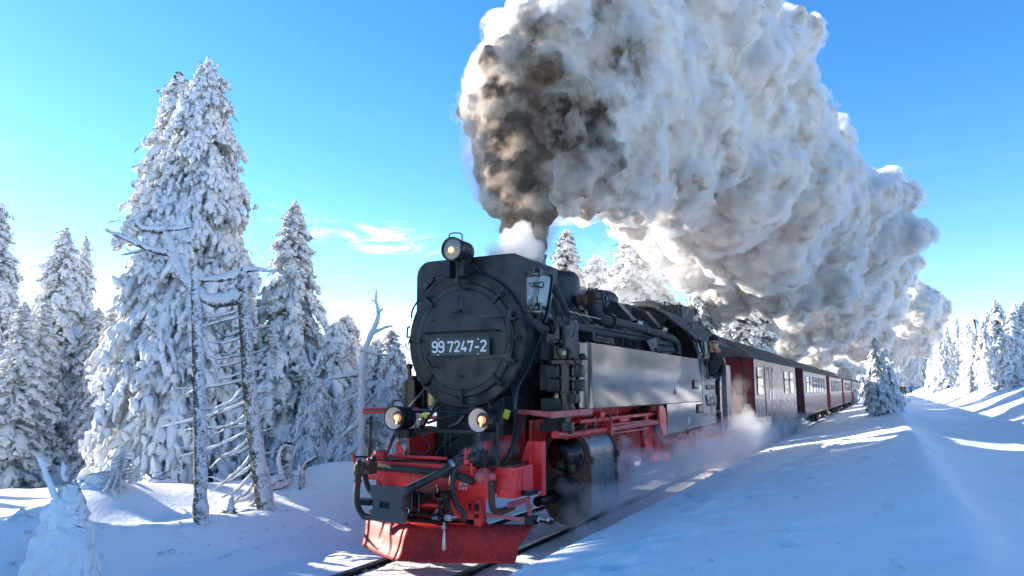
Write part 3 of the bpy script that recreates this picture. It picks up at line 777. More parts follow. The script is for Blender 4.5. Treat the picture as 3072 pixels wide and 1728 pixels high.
# ------------------------------------------------------------------ the engine
LOCO = empty('steam_locomotive', (0, 7, 0))
tag(LOCO, 'black and red steam locomotive with a snow plough heading the train', 'steam locomotive')
CZ = 2.43
def B_(mb, name, mat, parent=LOCO, **k): return mb.build(name, M[mat] if isinstance(mat, str) else mat, parent, **k)
def L_(name, mat, parent=LOCO, **k):
    def f(mb): return B_(mb, name, mat, parent, **k)
    return f
# smokebox: drum, front ring, door
sb = B_(MB().lathe((0,7.17,CZ),(0,1,0),[(.012,.0),(.012,.66),(0,.67),(0,.80),(.02,.82),(1.2,.82),(1.2,.74)],72), 'smokebox', 'black_flat')
door = B_(MB().lathe((0,7.17,CZ),(0,-1,0),[(-.02,.685),(.025,.685),(.037,.672),(.04,.60),(.043,.598),(.052,.45),(.066,.25),(.072,.0)],72), 'smokebox_door', 'black')
B_(MB().lathe((0,7.17,CZ),(0,-1,0),[(.043,.606),(.048,.603),(.043,.600)],72), 'door_ring_seam', 'black', door)
B_(MB().tube([(0,7.03,CZ+.0)]*1+[(0,7.03,CZ)],.001,3), 'door_centre', 'black', door) if False else None
def clampset():
    for a in (135, 45, 0, -45, -90, -135, 180):
        c, s_ = math.cos(R(a)), math.sin(R(a)); u = Vector((c,0,s_)); v = Vector((-s_,0,c)); y = Vector((0,-1,0))
        o = Vector((0,7.17,CZ)) + u*.70
        mb = MB(); mb.bar(o - u*.11 + y*.06, o + u*.06 + y*.05, .035, .03, up=(0,1,0))
        mb.cyl(o + u*.05, o + u*.05 + y*.085, .017, 8); mb.cyl(o + u*.05 + y*.035, o+u*.05+y*.06, .03, 6)
        mb.bar(o + u*.05 + y*.085 - v*.055 - u*.02, o + u*.05 + y*.085 + v*.055 + u*.02, .014, .012, up=(0,1,0))
        mb.box(o - u*.07 + y*.045, (.05,.02,.06), ('Y', -R(a)))
        B_(mb, 'door_clamp', 'black_flat', sb, bevel=.003)
clampset()
hg = MB()
for z0 in (.265, -.215):
    hg.prism([(.27,CZ+z0-.027),(.27,CZ+z0+.027),(.60,CZ+z0+.027),(.655,CZ+z0+.035),(.655,CZ+z0-.035),(.60,CZ+z0-.027)], 1, 7.085, 7.11)
    hg.cyl((.655,7.10,CZ+z0-.06),(.655,7.10,CZ+z0+.06),.032,12)
    hg.box((.69,7.12,CZ+z0-.05),(.07,.07,.03))
    hg.bolts([(.33,7.085,CZ+z0+.035)],.012,.01,(0,-1,0))
hg.cyl((.655,7.10,CZ-.33),(.655,7.10,CZ+.33),.013,8)
B_(hg, 'door_hinge', 'black', door, bevel=.003)
hr = MB().tube([(-.51,7.12,2.515),(-.51,7.055,2.52),(0,7.05,2.522),(.51,7.055,2.52),(.51,7.12,2.515)],.011,8,smooth=0)
B_(hr, 'door_handrail', 'black_gloss', door)
B_(MB().tube([S('D',430,590,Y=7.10),S('D',388,606,Y=7.06),S('D',388,650,Y=7.05),S('D',455,770,Y=7.05),S('D',500,785,Y=7.06),S('D',520,780,Y=7.11)],.009,8), 'door_grip', 'black_gloss', door)
k = MB()
for x_, y_ in ((485,115),(885,912)):
    p = S('D',x_,y_,Y=7.10); k.cyl(p, p+Vector((0,-.04,0)), .010, 6); k.bar(p+Vector((-.028,-.035,.008)), p+Vector((.028,-.035,-.008)), .010,.008)
p = S('L',980,1140,Y=7.09); k.tube([p+Vector((0,-.01,.05)),p+Vector((-.02,-.04,.03)),p+Vector((-.02,-.04,-.03)),p+Vector((0,-.01,-.055))],.008,6,smooth=3)
p = S('L',905,1305,Y=7.08); k.box(p+Vector((0,-.02,0)),(.10,.02,.028)); k.box(p+Vector((-.045,.0,0)),(.02,.05,.03)); k.box(p+Vector((.045,.0,0)),(.02,.05,.03))
p = S('L',1045,740,Y=7.165); k.tube([p+Vector((-.05,-.02,-.02)),p+Vector((-.06,-.02,.02)),p+Vector((.05,-.02,.03)),p+Vector((.06,-.02,-.01)),p+Vector((-.05,-.02,-.02))],.006,6,smooth=3)
B_(k, 'door_fittings', 'black_flat', door)
pl = B_(MB().prism([(-.41,2.245),(-.395,2.235),(.405,2.232),(.418,2.245),(.415,2.428),(.40,2.438),(-.395,2.452),(-.408,2.44)],1,7.055,7.07), 'number_plate', plain('plate_black',(.03,.034,.042),.4,0,.2,20), bevel=.002, label='dark number plate reading 99 7247-2 in white figures')
mb, w = lettering('99 7247-2', (-.375,7.055,2.276), (1,0,-.006), (0,0,1), (0,-1,0), .135, .155, .003, wide=1.0)
mb = MB(); mb, w = lettering('99 7247-2', (-.387,7.055,2.276), (1,0,-.006), (0,0,1), (0,-1,0), .135, .16, .003, wide=.772/(w))
B_(mb, 'number_plate_figures', 'white_paint', pl, smooth=0)
B_(MB().bolts([(-.29,7.056,2.435),(.27,7.056,2.422),(-.29,7.056,2.25),(.27,7.056,2.247)],.010,.012,(0,-1,0)), 'plate_bolts', 'steel', pl)
# hood over the smokebox
def rrect(x0, x1, z0, z1, r, n=6, corners=(1,1,1,1)):
    P = []
    for (cx, cz, a0, on) in ((x0+r,z0+r,180,corners[0]),(x1-r,z0+r,270,corners[1]),(x1-r,z1-r,0,corners[2]),(x0+r,z1-r,90,corners[3])):
        if on: P += [(cx+r*math.cos(R(a0+90*i/n)), cz+r*math.sin(R(a0+90*i/n))) for i in range(n+1)]
        else: P.append({180:(x0,z0),270:(x1,z0),0:(x1,z1),90:(x0,z1)}[a0])
    return P
hp = rrect(-.76,.79,2.72,3.445,.19,7,(0,0,1,1))
hood = B_(MB().prism(hp,1,7.235,7.99), 'smokebox_hood', 'black', bevel=.004)
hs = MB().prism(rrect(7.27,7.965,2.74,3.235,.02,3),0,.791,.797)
B_(hs, 'hood_side_panel', metal_paint('hood_side_sheen',(.20,.21,.22),(.14,.14,.15),.3,.4,2.5,.5,.8,.05,coat=.3), hood, label='side panel of the smokebox hood, snow reflection put into its pale grey')  # the black hood's snow reflection is put into this paler grey
bt = MB()
for i in range(16):
    bt.sphere((-.62+i*.083,7.30,3.447),.011,6)
for i in range(7): bt.bolts([(.797,7.30,2.80+i*.07),(.797,7.93,2.80+i*.07)],.006,.005)
for (a_,b_) in ((725,600),(505,690),(1550,530),(1810,578),(1110,565)): bt.bolts([S('L',a_,b_,Y=7.235)],.007,.006,(0,-1,0))
B_(bt, 'rivets', 'black_flat', hood)
B_(MB().box((.25,8.38,3.18),(.62,.62,.60)), 'preheater_box', 'black_flat', bevel=.01)
B_(MB().lathe((0,8.95,2.9),(0,0,1),[(0,.30),(.15,.24),(.5,.22),(.8,.23),(.84,.25),(.86,.25),(.86,.19),(.5,.18)],28), 'chimney', 'black_flat')
# boiler, bands, domes
bo = B_(MB().lathe((0,8.3,CZ),(0,1,0),[(0,.72),(5.6,.72)],56), 'boiler', 'black_flat')
bb = MB()
for y in (8.7,9.45,10.4,11.2,12.1,13.0,13.6): bb.lathe((0,y,CZ),(0,1,0),[(-.02,.722),(-.02,.729),(.02,.729),(.02,.722)],56)
B_(bb, 'boiler_bands', 'black_gloss', bo)
B_(MB().prism([(-.95,2.41),(-.95,2.5),(-.86,2.75),(-.62,3.06),(-.3,3.2),(0,3.235),(.3,3.2),(.62,3.06),(.86,2.75),(.95,2.5),(.95,2.41)],1,12.2,13.9), 'firebox', 'black', bevel=.02)
def dome(c, r, z0, z1, rr_, name, sy=1.0):
    h = z1 - z0
    mb = MB().lathe((0,0,0),(0,0,1),[(0,r*1.25),(.10*h,r*1.03),(.2*h,r),(h-rr_,r)]+[(h-rr_+rr_*math.sin(R(a)), r-rr_+rr_*math.cos(R(a))) for a in (15,30,45,60,75,90)]+[(h+.012,0)],40)
    mb.v[0] = mb.v[0]*np.array([1,sy,1]) + np.array([c[0],c[1],z0])
    return B_(mb, name, 'black')
dome((0,9.83),.38,3.02,3.64,.14,'steam_dome')
dome((0,11.45),.42,3.0,3.53,.15,'sand_dome',1.25)
dome((0,12.62),.34,3.0,3.43,.13,'rear_sand_dome')
for y0 in (11.25, 12.75):
    sl = MB().prism([(.30,3.38),(.55,3.28),(.80,2.98),(.80,2.80),(.55,3.0),(.30,3.1)],1,y0-.16,y0+.16)
    f = B_(sl, 'sand_box_flank', 'black', bevel=.01)
    vb = MB()
    for i in range(3): vb.cyl((.88,y0-.06+i*.075,2.72),(.88,y0-.06+i*.075,2.93),.018,8); vb.cyl((.88,y0-.06+i*.075,2.93),(.88,y0-.06+i*.075,2.99),.010,6)
    vb.box((.84,y0,2.93),(.12,.26,.06)); vb.cyl((.78,y0-.14,2.88),(.90,y0-.14,2.88),.05,12)
    B_(vb, 'sand_valves', 'black_gloss', f)
# rusty steam valve with handwheel on the dome's flank
rv = MB().cyl(S('T',330,450,Y=9.55),S('T',500,450,X=.62),.075,10).cyl(S('T',350,450,X=.42),S('T',375,450,X=.44),.11,12)
rv.box(S('T',620,400,X=.62),(.17,.17,.17)); rv.cyl(S('T',610,330,X=.62),S('T',610,290,X=.62),.095,8).cyl(S('T',620,500,X=.62),S('T',620,580,X=.62),.09,8).bolts([S('T',640+i*30,275,X=.66) for i in (-3,-1,1,2)],.02,.05,(0,0,1))
rvo = B_(rv, 'steam_valve', 'rust', bevel=.006)
c = S('T',865,410,X=.85); hw = MB()
ring = lambda c,r,ax,n=16: [c + (Vector((0,math.cos(2*math.pi*i/n),math.sin(2*math.pi*i/n))) if ax==0 else Vector((math.cos(2*math.pi*i/n),0,math.sin(2*math.pi*i/n))))*r for i in range(n+1)]
hw.tube(ring(c,.115,0),.012,6,caps=False); [hw.bar(c, c+Vector((0,math.cos(a)*.11,math.sin(a)*.11)),.012,.012) for a in (0,1.26,2.5,3.77,5.03)]
hw.cyl(c, c-Vector((.25,0,0)),.014,8).cyl(c-Vector((.03,0,0)),c+Vector((.02,0,0)),.03,8)
B_(hw, 'handwheel', 'black_gloss', rvo)
# boiler pipes, seen from the near side
def pipe(name, mat, k, pts, r, X=None, Y=None, smooth=4, parent=LOCO, n=12):
    P = []
    for q in pts:
        x = q[2] if len(q) > 2 else None
        P.append(S(k, q[0], q[1], X=(x if x is not None else X)) if Y is None else S(k, q[0], q[1], Y=(x if x is not None else Y)))
    return B_(MB().tube(P, r, n, smooth=smooth), name, mat, parent)
def collar(mb, p, q, r):  # clip on a pipe at p, running towards q
    d = (Vector(q)-Vector(p)).normalized(); mb.cyl(Vector(p)-d*.02, Vector(p)+d*.02, r, 10)
pipe('blast_pipe_lagging','lagging','T',[(610,580,.62),(650,700,.7),(760,790,.8),(930,840,.88)],.085)
mp_ = pipe('main_steam_pipe','lagging','T',[(930,840,.88),(1200,890,.90),(1600,1000,.92),(1900,1090,.95),(2120,1170,1.0),(2210,1260,1.02),(2230,1400,1.02),(2230,1480,1.02)],.062)
q = MB(); collar(q,S('T',940,845,X=.88),S('T',1000,850,X=.88),.12); collar(q,S('T',1600,1000,X=.92),S('T',1640,1010,X=.92),.075); B_(q,'pipe_flange','black',mp_)
pipe('lagged_pipe','lagging','T',[(290,960,.86),(600,1020,.87),(1010,1090,.88),(1350,1150,.9),(1800,1235,.92),(2030,1280,.95)],.036)
pipe('lagged_pipe','black_flat','T',[(300,910,.83),(630,950,.84),(1000,1010,.86),(1480,1100,.88),(1960,1225,.9)],.026)
pipe('thin_pipe','black_flat','T',[(120,410,.80),(330,640,.85),(430,740,.86)],.010)
pipe('thin_pipe','steel','T',[(130,640,.9),(400,720,.9),(760,800,.9)],.007)
pipe('thin_pipe','black_flat','T',[(1150,1000,.86),(1160,1150,.88),(1170,1300,.9)],.022)
pipe('thin_pipe','black_flat','T',[(1220,1150,.86),(1250,1250,.9),(1280,1330,.95)],.016)
pipe('thin_pipe','black_flat','T',[(1260,1150,.86),(1310,1250,.9),(1330,1330,.95)],.016)
pipe('thin_pipe','black_flat','T',[(1800,1240,.95),(1810,1330,1.0),(1815,1410,1.0)],.013)
pipe('side_lagged_pipe','lagging','T',[(1800,1385,1.05),(1960,1385,1.05),(2130,1380,1.05)],.04)
B_(MB().prism([(S('T',1580,1340,X=1.0).y,2.62),(S('T',1800,1260,X=1.0).y,2.72),(S('T',1800,1400,X=1.0).y,2.44),(S('T',1680,1400,X=1.0).y,2.44)],0,.95,1.05),'funnel','black_flat')
lub = MB(); a_ = S('T',620,1080,X=.9); b_ = S('T',1020,1250,X=.9)
lub.prism([(a_.y,2.50),(b_.y,2.50),(b_.y,2.63),(a_.y,2.66)],0,.72,.9)
for i in range(9):
    y_ = a_.y + .12 + i*(b_.y-a_.y-.2)/9; lub.sphere((.915,y_,2.60),.022,6); lub.cyl((.9,y_,2.52),(.9,y_,2.56),.012,6)
B_(lub,'lubricator','black_flat',bevel=.004)
for i, yy in enumerate((9.0,9.7,11.0)):
    B_(MB().tube([(.74,yy,2.55),(.86,yy,2.5),(.9,yy+.02,2.4),(.9,yy+.03,2.2)],.014,6,smooth=3),'thin_pipe','black_flat')
bp = MB(); c0 = S('T',500,830,X=.80)
bp.sphere((.66,c0.y+.75,2.78),.11,14); B_(bp,'washout_cover','steel')
q_ = [S('T',400,740,X=.72),S('T',590,780,X=.72),S('T',640,930,X=.78),S('T',500,910,X=.78)]
B_(MB().lathe((0,9.2,CZ),(0,1,0),[(0,.726),(.33,.726)],8,arc=(-R(45),-R(75))),'bare_boiler_patch','tank',bo)
# pipes between hood side and smokebox
for (x1,y1,x2,y2) in ((520,415,720,415),(540,1005,760,1005)):
    hb = MB(); hb.cyl(S('S',x1,y1,X=.86),S('S',x2,y2,X=.86),.028,10); hb.box(S('S',670,y1-20,X=.86),(.07,.07,.09)); hb.box(S('S',600,y1,X=.86),(.05,.05,.05))
    hb.bar(S('S',575,y1-20,X=.88),S('S',565,y1-160,X=.88),.022,.012,up=(1,0,0)); hb.bar(S('S',650,y1-30,X=.87),S('S',650,y1-200,X=.83),.02,.012,up=(1,0,0))
    B_(hb,'stop_cock','black_gloss',bevel=.003)
pipe('feed_pipe','black_gloss','S',[(720,410,.87),(830,410,.88),(890,450,.89),(905,520,.9),(880,700,.9),(850,900,.91),(820,1080,.92),(760,1290,.94)],.021,smooth=5)
pipe('feed_pipe','black_gloss','S',[(700,1000,.88),(770,1000,.89),(815,1050,.9),(800,1120,.91)],.019)
pipe('feed_pipe','lagging','S',[(480,1130,.88),(620,1290,.92),(760,1450,.95)],.030)
pipe('feed_pipe','lagging','S',[(610,1210,.9),(700,1320,.95),(830,1385,1.0)],.038)
B_(MB().tube([S('S',675,640,X=.82),S('S',600,620,X=.83),S('S',600,570,X=.83),S('S',680,570,X=.84),S('S',735,555,X=.84),S('S',760,600,X=.84),S('S',730,655,X=.84),S('S',675,640,X=.82)],.009,6,smooth=3).bar(S('S',675,560,X=.82),S('S',672,770,X=.82),.008,.008),'eye_hook','black_gloss')
pipe('air_pipe','lagging','S',[(930,620,.75),(1040,830,.8),(1120,1000,.85),(1150,1130,.9)],.052)
pipe('air_pipe','lagging','S',[(950,880,.8),(990,1000,.85),(1040,1120,.9)],.05)
pipe('long_hand_rail','black_gloss','Z2',[(1210,760,.92),(1190,840,.93),(1140,980,.94),(1100,1090,.95),(1040,1190,.96),(1015,1270,.96),(1003,1390,.96)],.016)
pipe('exhaust_pipe','black_flat','Z2',[(1180,660,.8),(1215,760,.85),(1215,900,.88),(1215,1020,.9)],.062)
pipe('chain_rod','black_flat','Z2',[(1120,760,.84),(1130,830,.86),(1150,880,.87),(1135,900,.87),(1120,880,.87)],.006)
# far side air pump and pipe seen at the left of the drum
fp = MB(); c1 = S('Z2',230,1270,Y=8.0)
for i in range(9): fp.cyl((c1.x,8.0,c1.z+.14-i*.035),(c1.x,8.0,c1.z+.12-i*.035),.155,20)
fp.cyl((c1.x,8.0,c1.z-.17),(c1.x,8.0,c1.z+.18),.135,20).cyl((c1.x,8.0,c1.z+.18),(c1.x,8.0,c1.z+.24),.07,10).box((c1.x,8.0,c1.z-.22),(.2,.2,.10))
q_ = S('Z2',200,1100,Y=8.0); fp.cyl((q_.x,8.0,q_.z-.12),(q_.x,8.0,q_.z+.10),.03,8).cyl((q_.x,8.0,q_.z+.03),(q_.x,8.0,q_.z+.09),.045,10).cyl((q_.x+.13,8.0,q_.z-.12),(q_.x+.13,8.0,q_.z),.02,8)
B_(fp,'far_air_pump','black_gloss')
pipe('side_rail','black_flat','Z2',[(200,840),(182,840),(185,780),(192,765),(205,765)],.012,Y=7.6)
pipe('side_rail','black_flat','D',[(75,420),(80,470),(110,510),(150,520)],.008,Y=7.4)
# cable on the front with its plug
cb = pipe('lamp_cable','rubber','L',[(780,728),(640,722),(575,740),(545,770),(470,860),(400,960),(320,1090),(230,1230),(190,1330),(190,1420)],.011,Y=7.13,smooth=3)
q = MB(); a_, b_ = S('L',540,780,Y=7.11), S('L',410,940,Y=7.11); q.bar(a_,a_+(b_-a_)*.48,.05,.05); q.bar(a_+(b_-a_)*.52,b_,.06,.05); B_(q,'cable_plug','black_gloss',cb,bevel=.004)
pipe('lamp_cable','black_flat','L',[(1110,480,6.95),(1200,560,7.1),(1290,680,7.16)],.007,Y=7)
# lamps
def glow(name, col, s_): return plain(name, col, .3, 0, 0, 8, 0, emit=col, es=s_)
GLOW_HI = glow('lamp_filament_glow', (1.0,.52,.12), 1.6); GLOW_LO = glow('bulb_glow', (1.0,.42,.20), .55)
LENS = plain('frosted_lens', (.30,.27,.23), .25, .3, .25, 9, .3)
def lamp(name, x, y, z, r, ln, inner, glowm, lens_big=False, gr=.05):
    o = B_(MB().lathe((x,y,z),(0,1,0),[(0,r*.90),(0,r),(.035,r),(.04,r*.95),(ln*.9,r*.93),(ln,r*.8),(ln,0)],36).lathe((x,y+.05,z),(0,1,0),[(0,r*.95),(.0,r*.99),(.02,r*.99),(.02,r*.95)],36), name, 'black_flat')
    if lens_big:
        B_(MB().lathe((x,y+.02,z),(0,1,0),[(-.02,.0),(-.015,r*.45),(0,r*.90)],36),'lamp_lens',LENS,o)
        B_(MB().sphere((x+.005,y-.018,z-.015),gr,14,sc=(1,.35,1)),'lamp_bulb',glowm,o)
    else:
        B_(MB().lathe((x,y,z),(0,1,0),[(.005,r*.90),(.10,r*.58)],36),'lamp_reflector',inner,o)
        B_(MB().lathe((x,y+.10,z),(0,1,0),[(0,0),(0,r*.60)],30),'lamp_back','black_gloss',o)
        B_(MB().lathe((x,y+.095,z),(0,1,0),[(0,0),(-.005,r*.33),(-.01,r*.36)],24),'lamp_mirror','steel',o)
        B_(MB().sphere((x,y+.055,z+.005),r*.23,12,sc=(1,1,1.15)).cyl((x,y+.055,z-r*.5),(x,y+.055,z-r*.15),r*.09,8),'lamp_bulb',glowm,o)
    B_(MB().tube([(x-r*.55,y+.07,z+r*.75),(x-r*.52,y+.07,z+r*1.3),(x-r*.2,y+.07,z+r*1.42),(x+r*.3,y+.09,z+r*1.40),(x+r*.58,y+.1,z+r*1.25),(x+r*.6,y+.1,z+r*.75)],.008,6,smooth=3),'lamp_handle','black_flat',o)
    q = MB().box((x+r*.95,y+.03,z-.01),(.03,.05,.06)); q.tube([(x+r*.95,y+.20,z+.06),(x+r*1.15,y+.20,z+.02),(x+r*1.05,y+.20,z-.06)],.007,6); B_(q,'lamp_latch','black_gloss',o)
    return o
pale = plain('lamp_enamel',(.66,.70,.62),.4,0,.1,20,.05)
t = lamp('headlamp',0,6.86,3.49,.145,.34,None,GLOW_HI,True,.034); t['label'] = 'top headlamp glowing orange above the smokebox'
q = MB()
for x in (-.11,.085): q.box((x,7.02,3.27),(.075,.16,.20),taper=.75)
q.cyl((0,7.02,3.1),(0,7.02,3.36),.035,10).tube([(.03,6.98,3.16),(.035,6.96,3.08),(.06,7.05,3.03),(.08,7.14,3.03)],.018,8)
B_(q,'lamp_bracket','black_flat',t,bevel=.004)
for sx_, lb in ((-1,'left headlamp by the yellow tag, pale rim round an orange bulb'),(1,'right headlamp above the red beam, pale rim round an orange bulb')):
    o = lamp('headlamp',sx_*.565,6.56,1.512,.138,.30,pale,GLOW_LO); o['label'] = lb
    q = MB().box((sx_*.565+.05,6.76,1.335),(.15,.14,.10)).box((sx_*.565-.03,6.72,1.34),(.05,.08,.12)); B_(q,'lamp_bracket','black_flat',o,bevel=.005)
# front frame: struts, cross bars
q = MB()
for sx_ in (-1, 1):
    q.bar((sx_*.60,7.28,1.88),(sx_*.74,7.10,1.62),.05,.022); q.bar((sx_*.44,7.25,1.68),(sx_*.60,6.80,1.03),.06,.03)
    q.bar((sx_*.74,7.10,1.62),(sx_*.70,7.10,1.05),.045,.03) if sx_>0 else q.bar((-.74,7.10,1.62),(-.84,7.20,1.58),.05,.02)
    q.bar((sx_*.84,7.15,1.54),(sx_*.80,6.70,1.04),.035,.03)
q.bar((-.57,6.95,1.36),(.50,6.95,1.36),.05,.045).bar((-.5,7.0,1.40),(-.30,7.1,1.64),.03,.03).bar((-.40,7.0,1.44),(.2,7.15,1.64),.025,.03)
B_(q,'front_struts','black_flat',bevel=.004)
q = MB().tube([(-.60,6.8,1.50),(-.57,6.8,1.575),(-.53,6.8,1.595),(.2,6.85,1.575),(.46,6.8,1.57)],.015,8).tube([(.12,7.05,1.58),(.05,7.0,1.46),(-.08,6.98,1.40)],.03,8)
q.tube([(.02,7.0,1.30),(-.14,6.95,1.18),(-.20,6.92,1.10),(-.20,6.92,1.04)],.02,8,smooth=3).cyl((-.08,6.9,1.04),(-.08,6.9,1.32),.010,6).cyl((-.04,6.95,1.04),(-.04,6.95,1.32),.014,6)
B_(q,'front_pipes','black_gloss')
yel = plain('yellow_tag',(.75,.62,.03),.5,0,.1,10,.05)
B_(MB().box(S('H',1145,315,Y=6.75),(.066,.012,.066),('Y',R(8))),'cable_tag',yel,label='small yellow tag beside the left headlamp',bevel=.006)
B_(MB().box(S('Z1',1178,232,Y=7.0),(.07,.012,.10),('Y',R(20))),'cable_tag',yel,label='yellow tag behind the right headlamp')
pipe('cable','rubber','H',[(1010,450),(990,560),(920,690),(900,800),(930,880),(1010,915),(1130,920),(1210,870),(1235,820),(1190,720),(1090,600),(1065,520),(1090,460)],.008,Y=6.7,smooth=3)
B_(MB().box(S('H',1130,400,Y=6.74),(.06,.05,.09),('Y',R(25))).cyl(S('H',1100,480,Y=6.74),S('H',1060,500,Y=6.74),.02,8),'cable_socket','black_gloss')
B_(MB().lathe((0,7.25,1.02),(0,1,0),[(0,0),(0,.42),(.03,.45),(1.0,.45)],32,arc=(-R(90),R(90))).box((0,7.9,1.3),(.95,1.2,1.0)),'smokebox_saddle','black_flat',bevel=.01)
# platform with chequer plate
pf = B_(MB().box((0,7.02,1.045),(1.86,1.03,.016)), 'front_platform', 'black_gloss', bevel=.003, label='black chequer plate platform')
q = MB(); rr = random.Random(2)
for i in range(46):
    for j in range(18):
        x, y = -.88+i*.039+(j%2)*.02, 6.55+j*.03
        if abs(x) < .88 : q.box((x,y,1.0545),(.018,.006,.003),('Z',R(45 if (i+j)%2 else -45)))
cq = B_(q,'chequer_ribs','black_gloss',pf,smooth=0); cq['kind'] = 'stuff'
B_(MB().box((-.16,6.515,1.005),(1.46,.03,.060)).tube([(-.62,6.58,1.085),(.0,6.60,1.085),(.14,6.62,1.085)],.022,8),'platform_edge','red',pf,bevel=.003)
# buffer beam plate, cut out for the coupling
bp_ = [(-.80,.975),(-.80,.925),(-.76,.905),(-.66,.84),(-.615,.79),(-.60,.70),(-.60,.42),(-.30,.42),(-.30,.76),(.22,.76),(.26,.72),(.26,.60),(.30,.50),(.60,.50),(.685,.505),(.695,.62),(.72,.70),(.77,.745),(.80,.75),(.80,.975)]
beam = B_(MB().prism(bp_,1,6.45,6.49),'buffer_beam','red',bevel=.004)
B_(MB().box((0,6.62,.60),(1.1,.24,.03)).prism([(-.6,.76),(-.6,.78),(.3,.78),(.3,.76)],1,6.40,6.5).box((-.02,6.7,.40),(1.2,.06,.18)).box((-.03,6.75,.66),(1.15,.05,.3)),'beam_inner','red_dirty',beam,bevel=.003)
B_(MB().box((-.02,6.43,.905),(.62,.008,.012)).box((-.02,6.455,.845),(.56,.012,.003)),'beam_fold','red_dirty',beam)
mb, w = lettering('Unt. Mer.', S('Z1',822,768,Y=6.446), (1,0,0), (0,0,1), (0,-1,0), .030, .15, .002); wv = abs((S('Z1',893,768,Y=6.446)-S('Z1',822,768,Y=6.446)).x)
mb, _ = lettering('Unt. Mer.', S('Z1',822,766,Y=6.449), (1,0,0), (0,0,1), (0,-1,0), .031, .16, .002, wide=wv/w*.031/.030)
B_(mb,'beam_writing','white_paint',beam,smooth=0)
mb, w = lettering('04.12.12', S('Z1',818,797,Y=6.449), (1,0,0), (0,0,1), (0,-1,0), .031, .16, .002); wv = abs((S('Z1',880,797,Y=6.449)-S('Z1',818,797,Y=6.449)).x)
mb, _ = lettering('04.12.12', S('Z1',818,797,Y=6.449), (1,0,0), (0,0,1), (0,-1,0), .031, .16, .002, wide=wv/w)
B_(mb,'beam_writing','white_paint',beam,smooth=0)
bx = B_(MB().box((.915,6.75,.885),(.215,.42,.31)),'side_box','red',bevel=.005)
B_(MB().box((-.915+.1,6.75,.93),(.20,.42,.2)),'side_box','red',bevel=.005)
B_(MB().box((1.028,6.80,.895),(.012,.20,.22)).bolts([(1.034,6.72,.80),(1.034,6.72,.98),(1.034,6.88,.80),(1.034,6.88,.98)],.008,.008),'box_door','red',bx,bevel=.003)
B_(MB().box((.915,6.535,.79),(.23,.012,.06)),'box_flange','red',bx,bevel=.002); B_(MB().box((.90,6.535,.98),(.20,.02,.05)),'box_flange','red',bx,bevel=.002)
gs = B_(MB().prism([(.80,.72),(.80,1.06),(.885,1.275),(.93,1.275),(.93,.72)],1,7.10,7.125).box((1.0,7.12,.98),(.13,.02,.58)).box((.935,7.08,.99),(.012,.06,.56)).box((1.06,7.14,.98),(.012,.1,.58)),'side_gusset','red',bevel=.003,label='tall red gusset plate beside the right box')
B_(MB().prism([(-.93,.72),(-.93,1.2),(-.80,1.06),(-.80,.72)],1,7.10,7.125),'side_gusset','red')
B_(MB().prism([(.30,1.05),(.48,1.6),(.62,1.6),(.62,1.05)],1,7.55,7.58).prism([(-.30,1.05),(-.48,1.5),(-.62,1.5),(-.62,1.05)],1,7.55,7.58).box((.72,7.9,1.25),(.03,.8,.45)),'smokebox_brace','red_dirty')
# centre buffer
P5 = [(155,768),(160,766),(405,780),(412,790),(410,835),(396,845),(382,860),(379,945),(395,958),(408,972),(411,985),(406,1050),(400,1057),(158,1032),(150,1025),(152,975),(162,962),(168,950),(170,865),(160,850),(152,835)]
pp = [S('Z1',x,y,Y=5.70) for x,y in P5]; hole = [S('Z1',x,y,Y=5.70) for x,y in ((220,890),(295,897),(297,942),(218,932))]
xs = [p.x for p in hole]; zs = [p.z for p in hole]; hx0,hx1,hz0,hz1 = min(xs),max(xs),min(zs)-.004,max(zs)+.004
zz0 = min(p.z for p in pp); zz1 = max(p.z for p in pp)
def clip(poly, f):
    out = []
    for i, a in enumerate(poly):
        b = poly[(i+1)%len(poly)]; fa, fb = f(a), f(b)
        if fa >= 0: out.append(a)
        if fa*fb < 0: t_ = fa/(fa-fb); out.append((a[0]+(b[0]-a[0])*t_, a[1]+(b[1]-a[1])*t_))
    return out
ppp = [(p.x,p.z) for p in pp]; mb = MB()
for reg in ((lambda p: hx0-p[0],),(lambda p: p[0]-hx1,),(lambda p: p[0]-hx0,lambda p: hx1-p[0],lambda p: p[1]-hz1),(lambda p: p[0]-hx0,lambda p: hx1-p[0],lambda p: hz0-p[1])):
    g_ = ppp
    for f_ in reg: g_ = clip(g_, f_)
    mb.prism(g_,1,5.70,5.745)
bufm = metal_paint('buffer_plate_paint',(.055,.062,.066),(.13,.13,.125),.45,.1,3.5,.55,.78,.25)
buf = B_(mb,'centre_buffer',bufm,smooth=30,label='dark centre buffer plate with a square slot')
B_(MB().box((.02,5.80,.715),(.22,.10,.16)).box((.03,6.1,.72),(.15,.60,.14)),'buffer_stem','rust',buf,bevel=.01)
B_(MB().prism([(5.72,.66),(5.72,.78),(5.76,.78),(5.76,.66)],0,hx0,hx1),'buffer_slot','black_gloss',buf)
q = MB().box((.18,6.15,.815),(.50,.42,.018)).box((.18,6.15,.60),(.46,.34,.018)); [q.cyl((x,6.02,.60),(x,6.02,.81),.028,10) for x in (.10,.19)]; q.cyl((.10,6.02,.57),(.10,6.02,.60),.045,8)
q.tube([(.0,6.3,.86),(.05,6.22,.86),(.07,6.2,.84)],.012,6).tube([(.16,6.35,.865),(.28,6.22,.86),(.31,6.2,.83),(.31,6.2,.72)],.012,6)
B_(q,'coupling_plates','black_gloss',buf,bevel=.004)
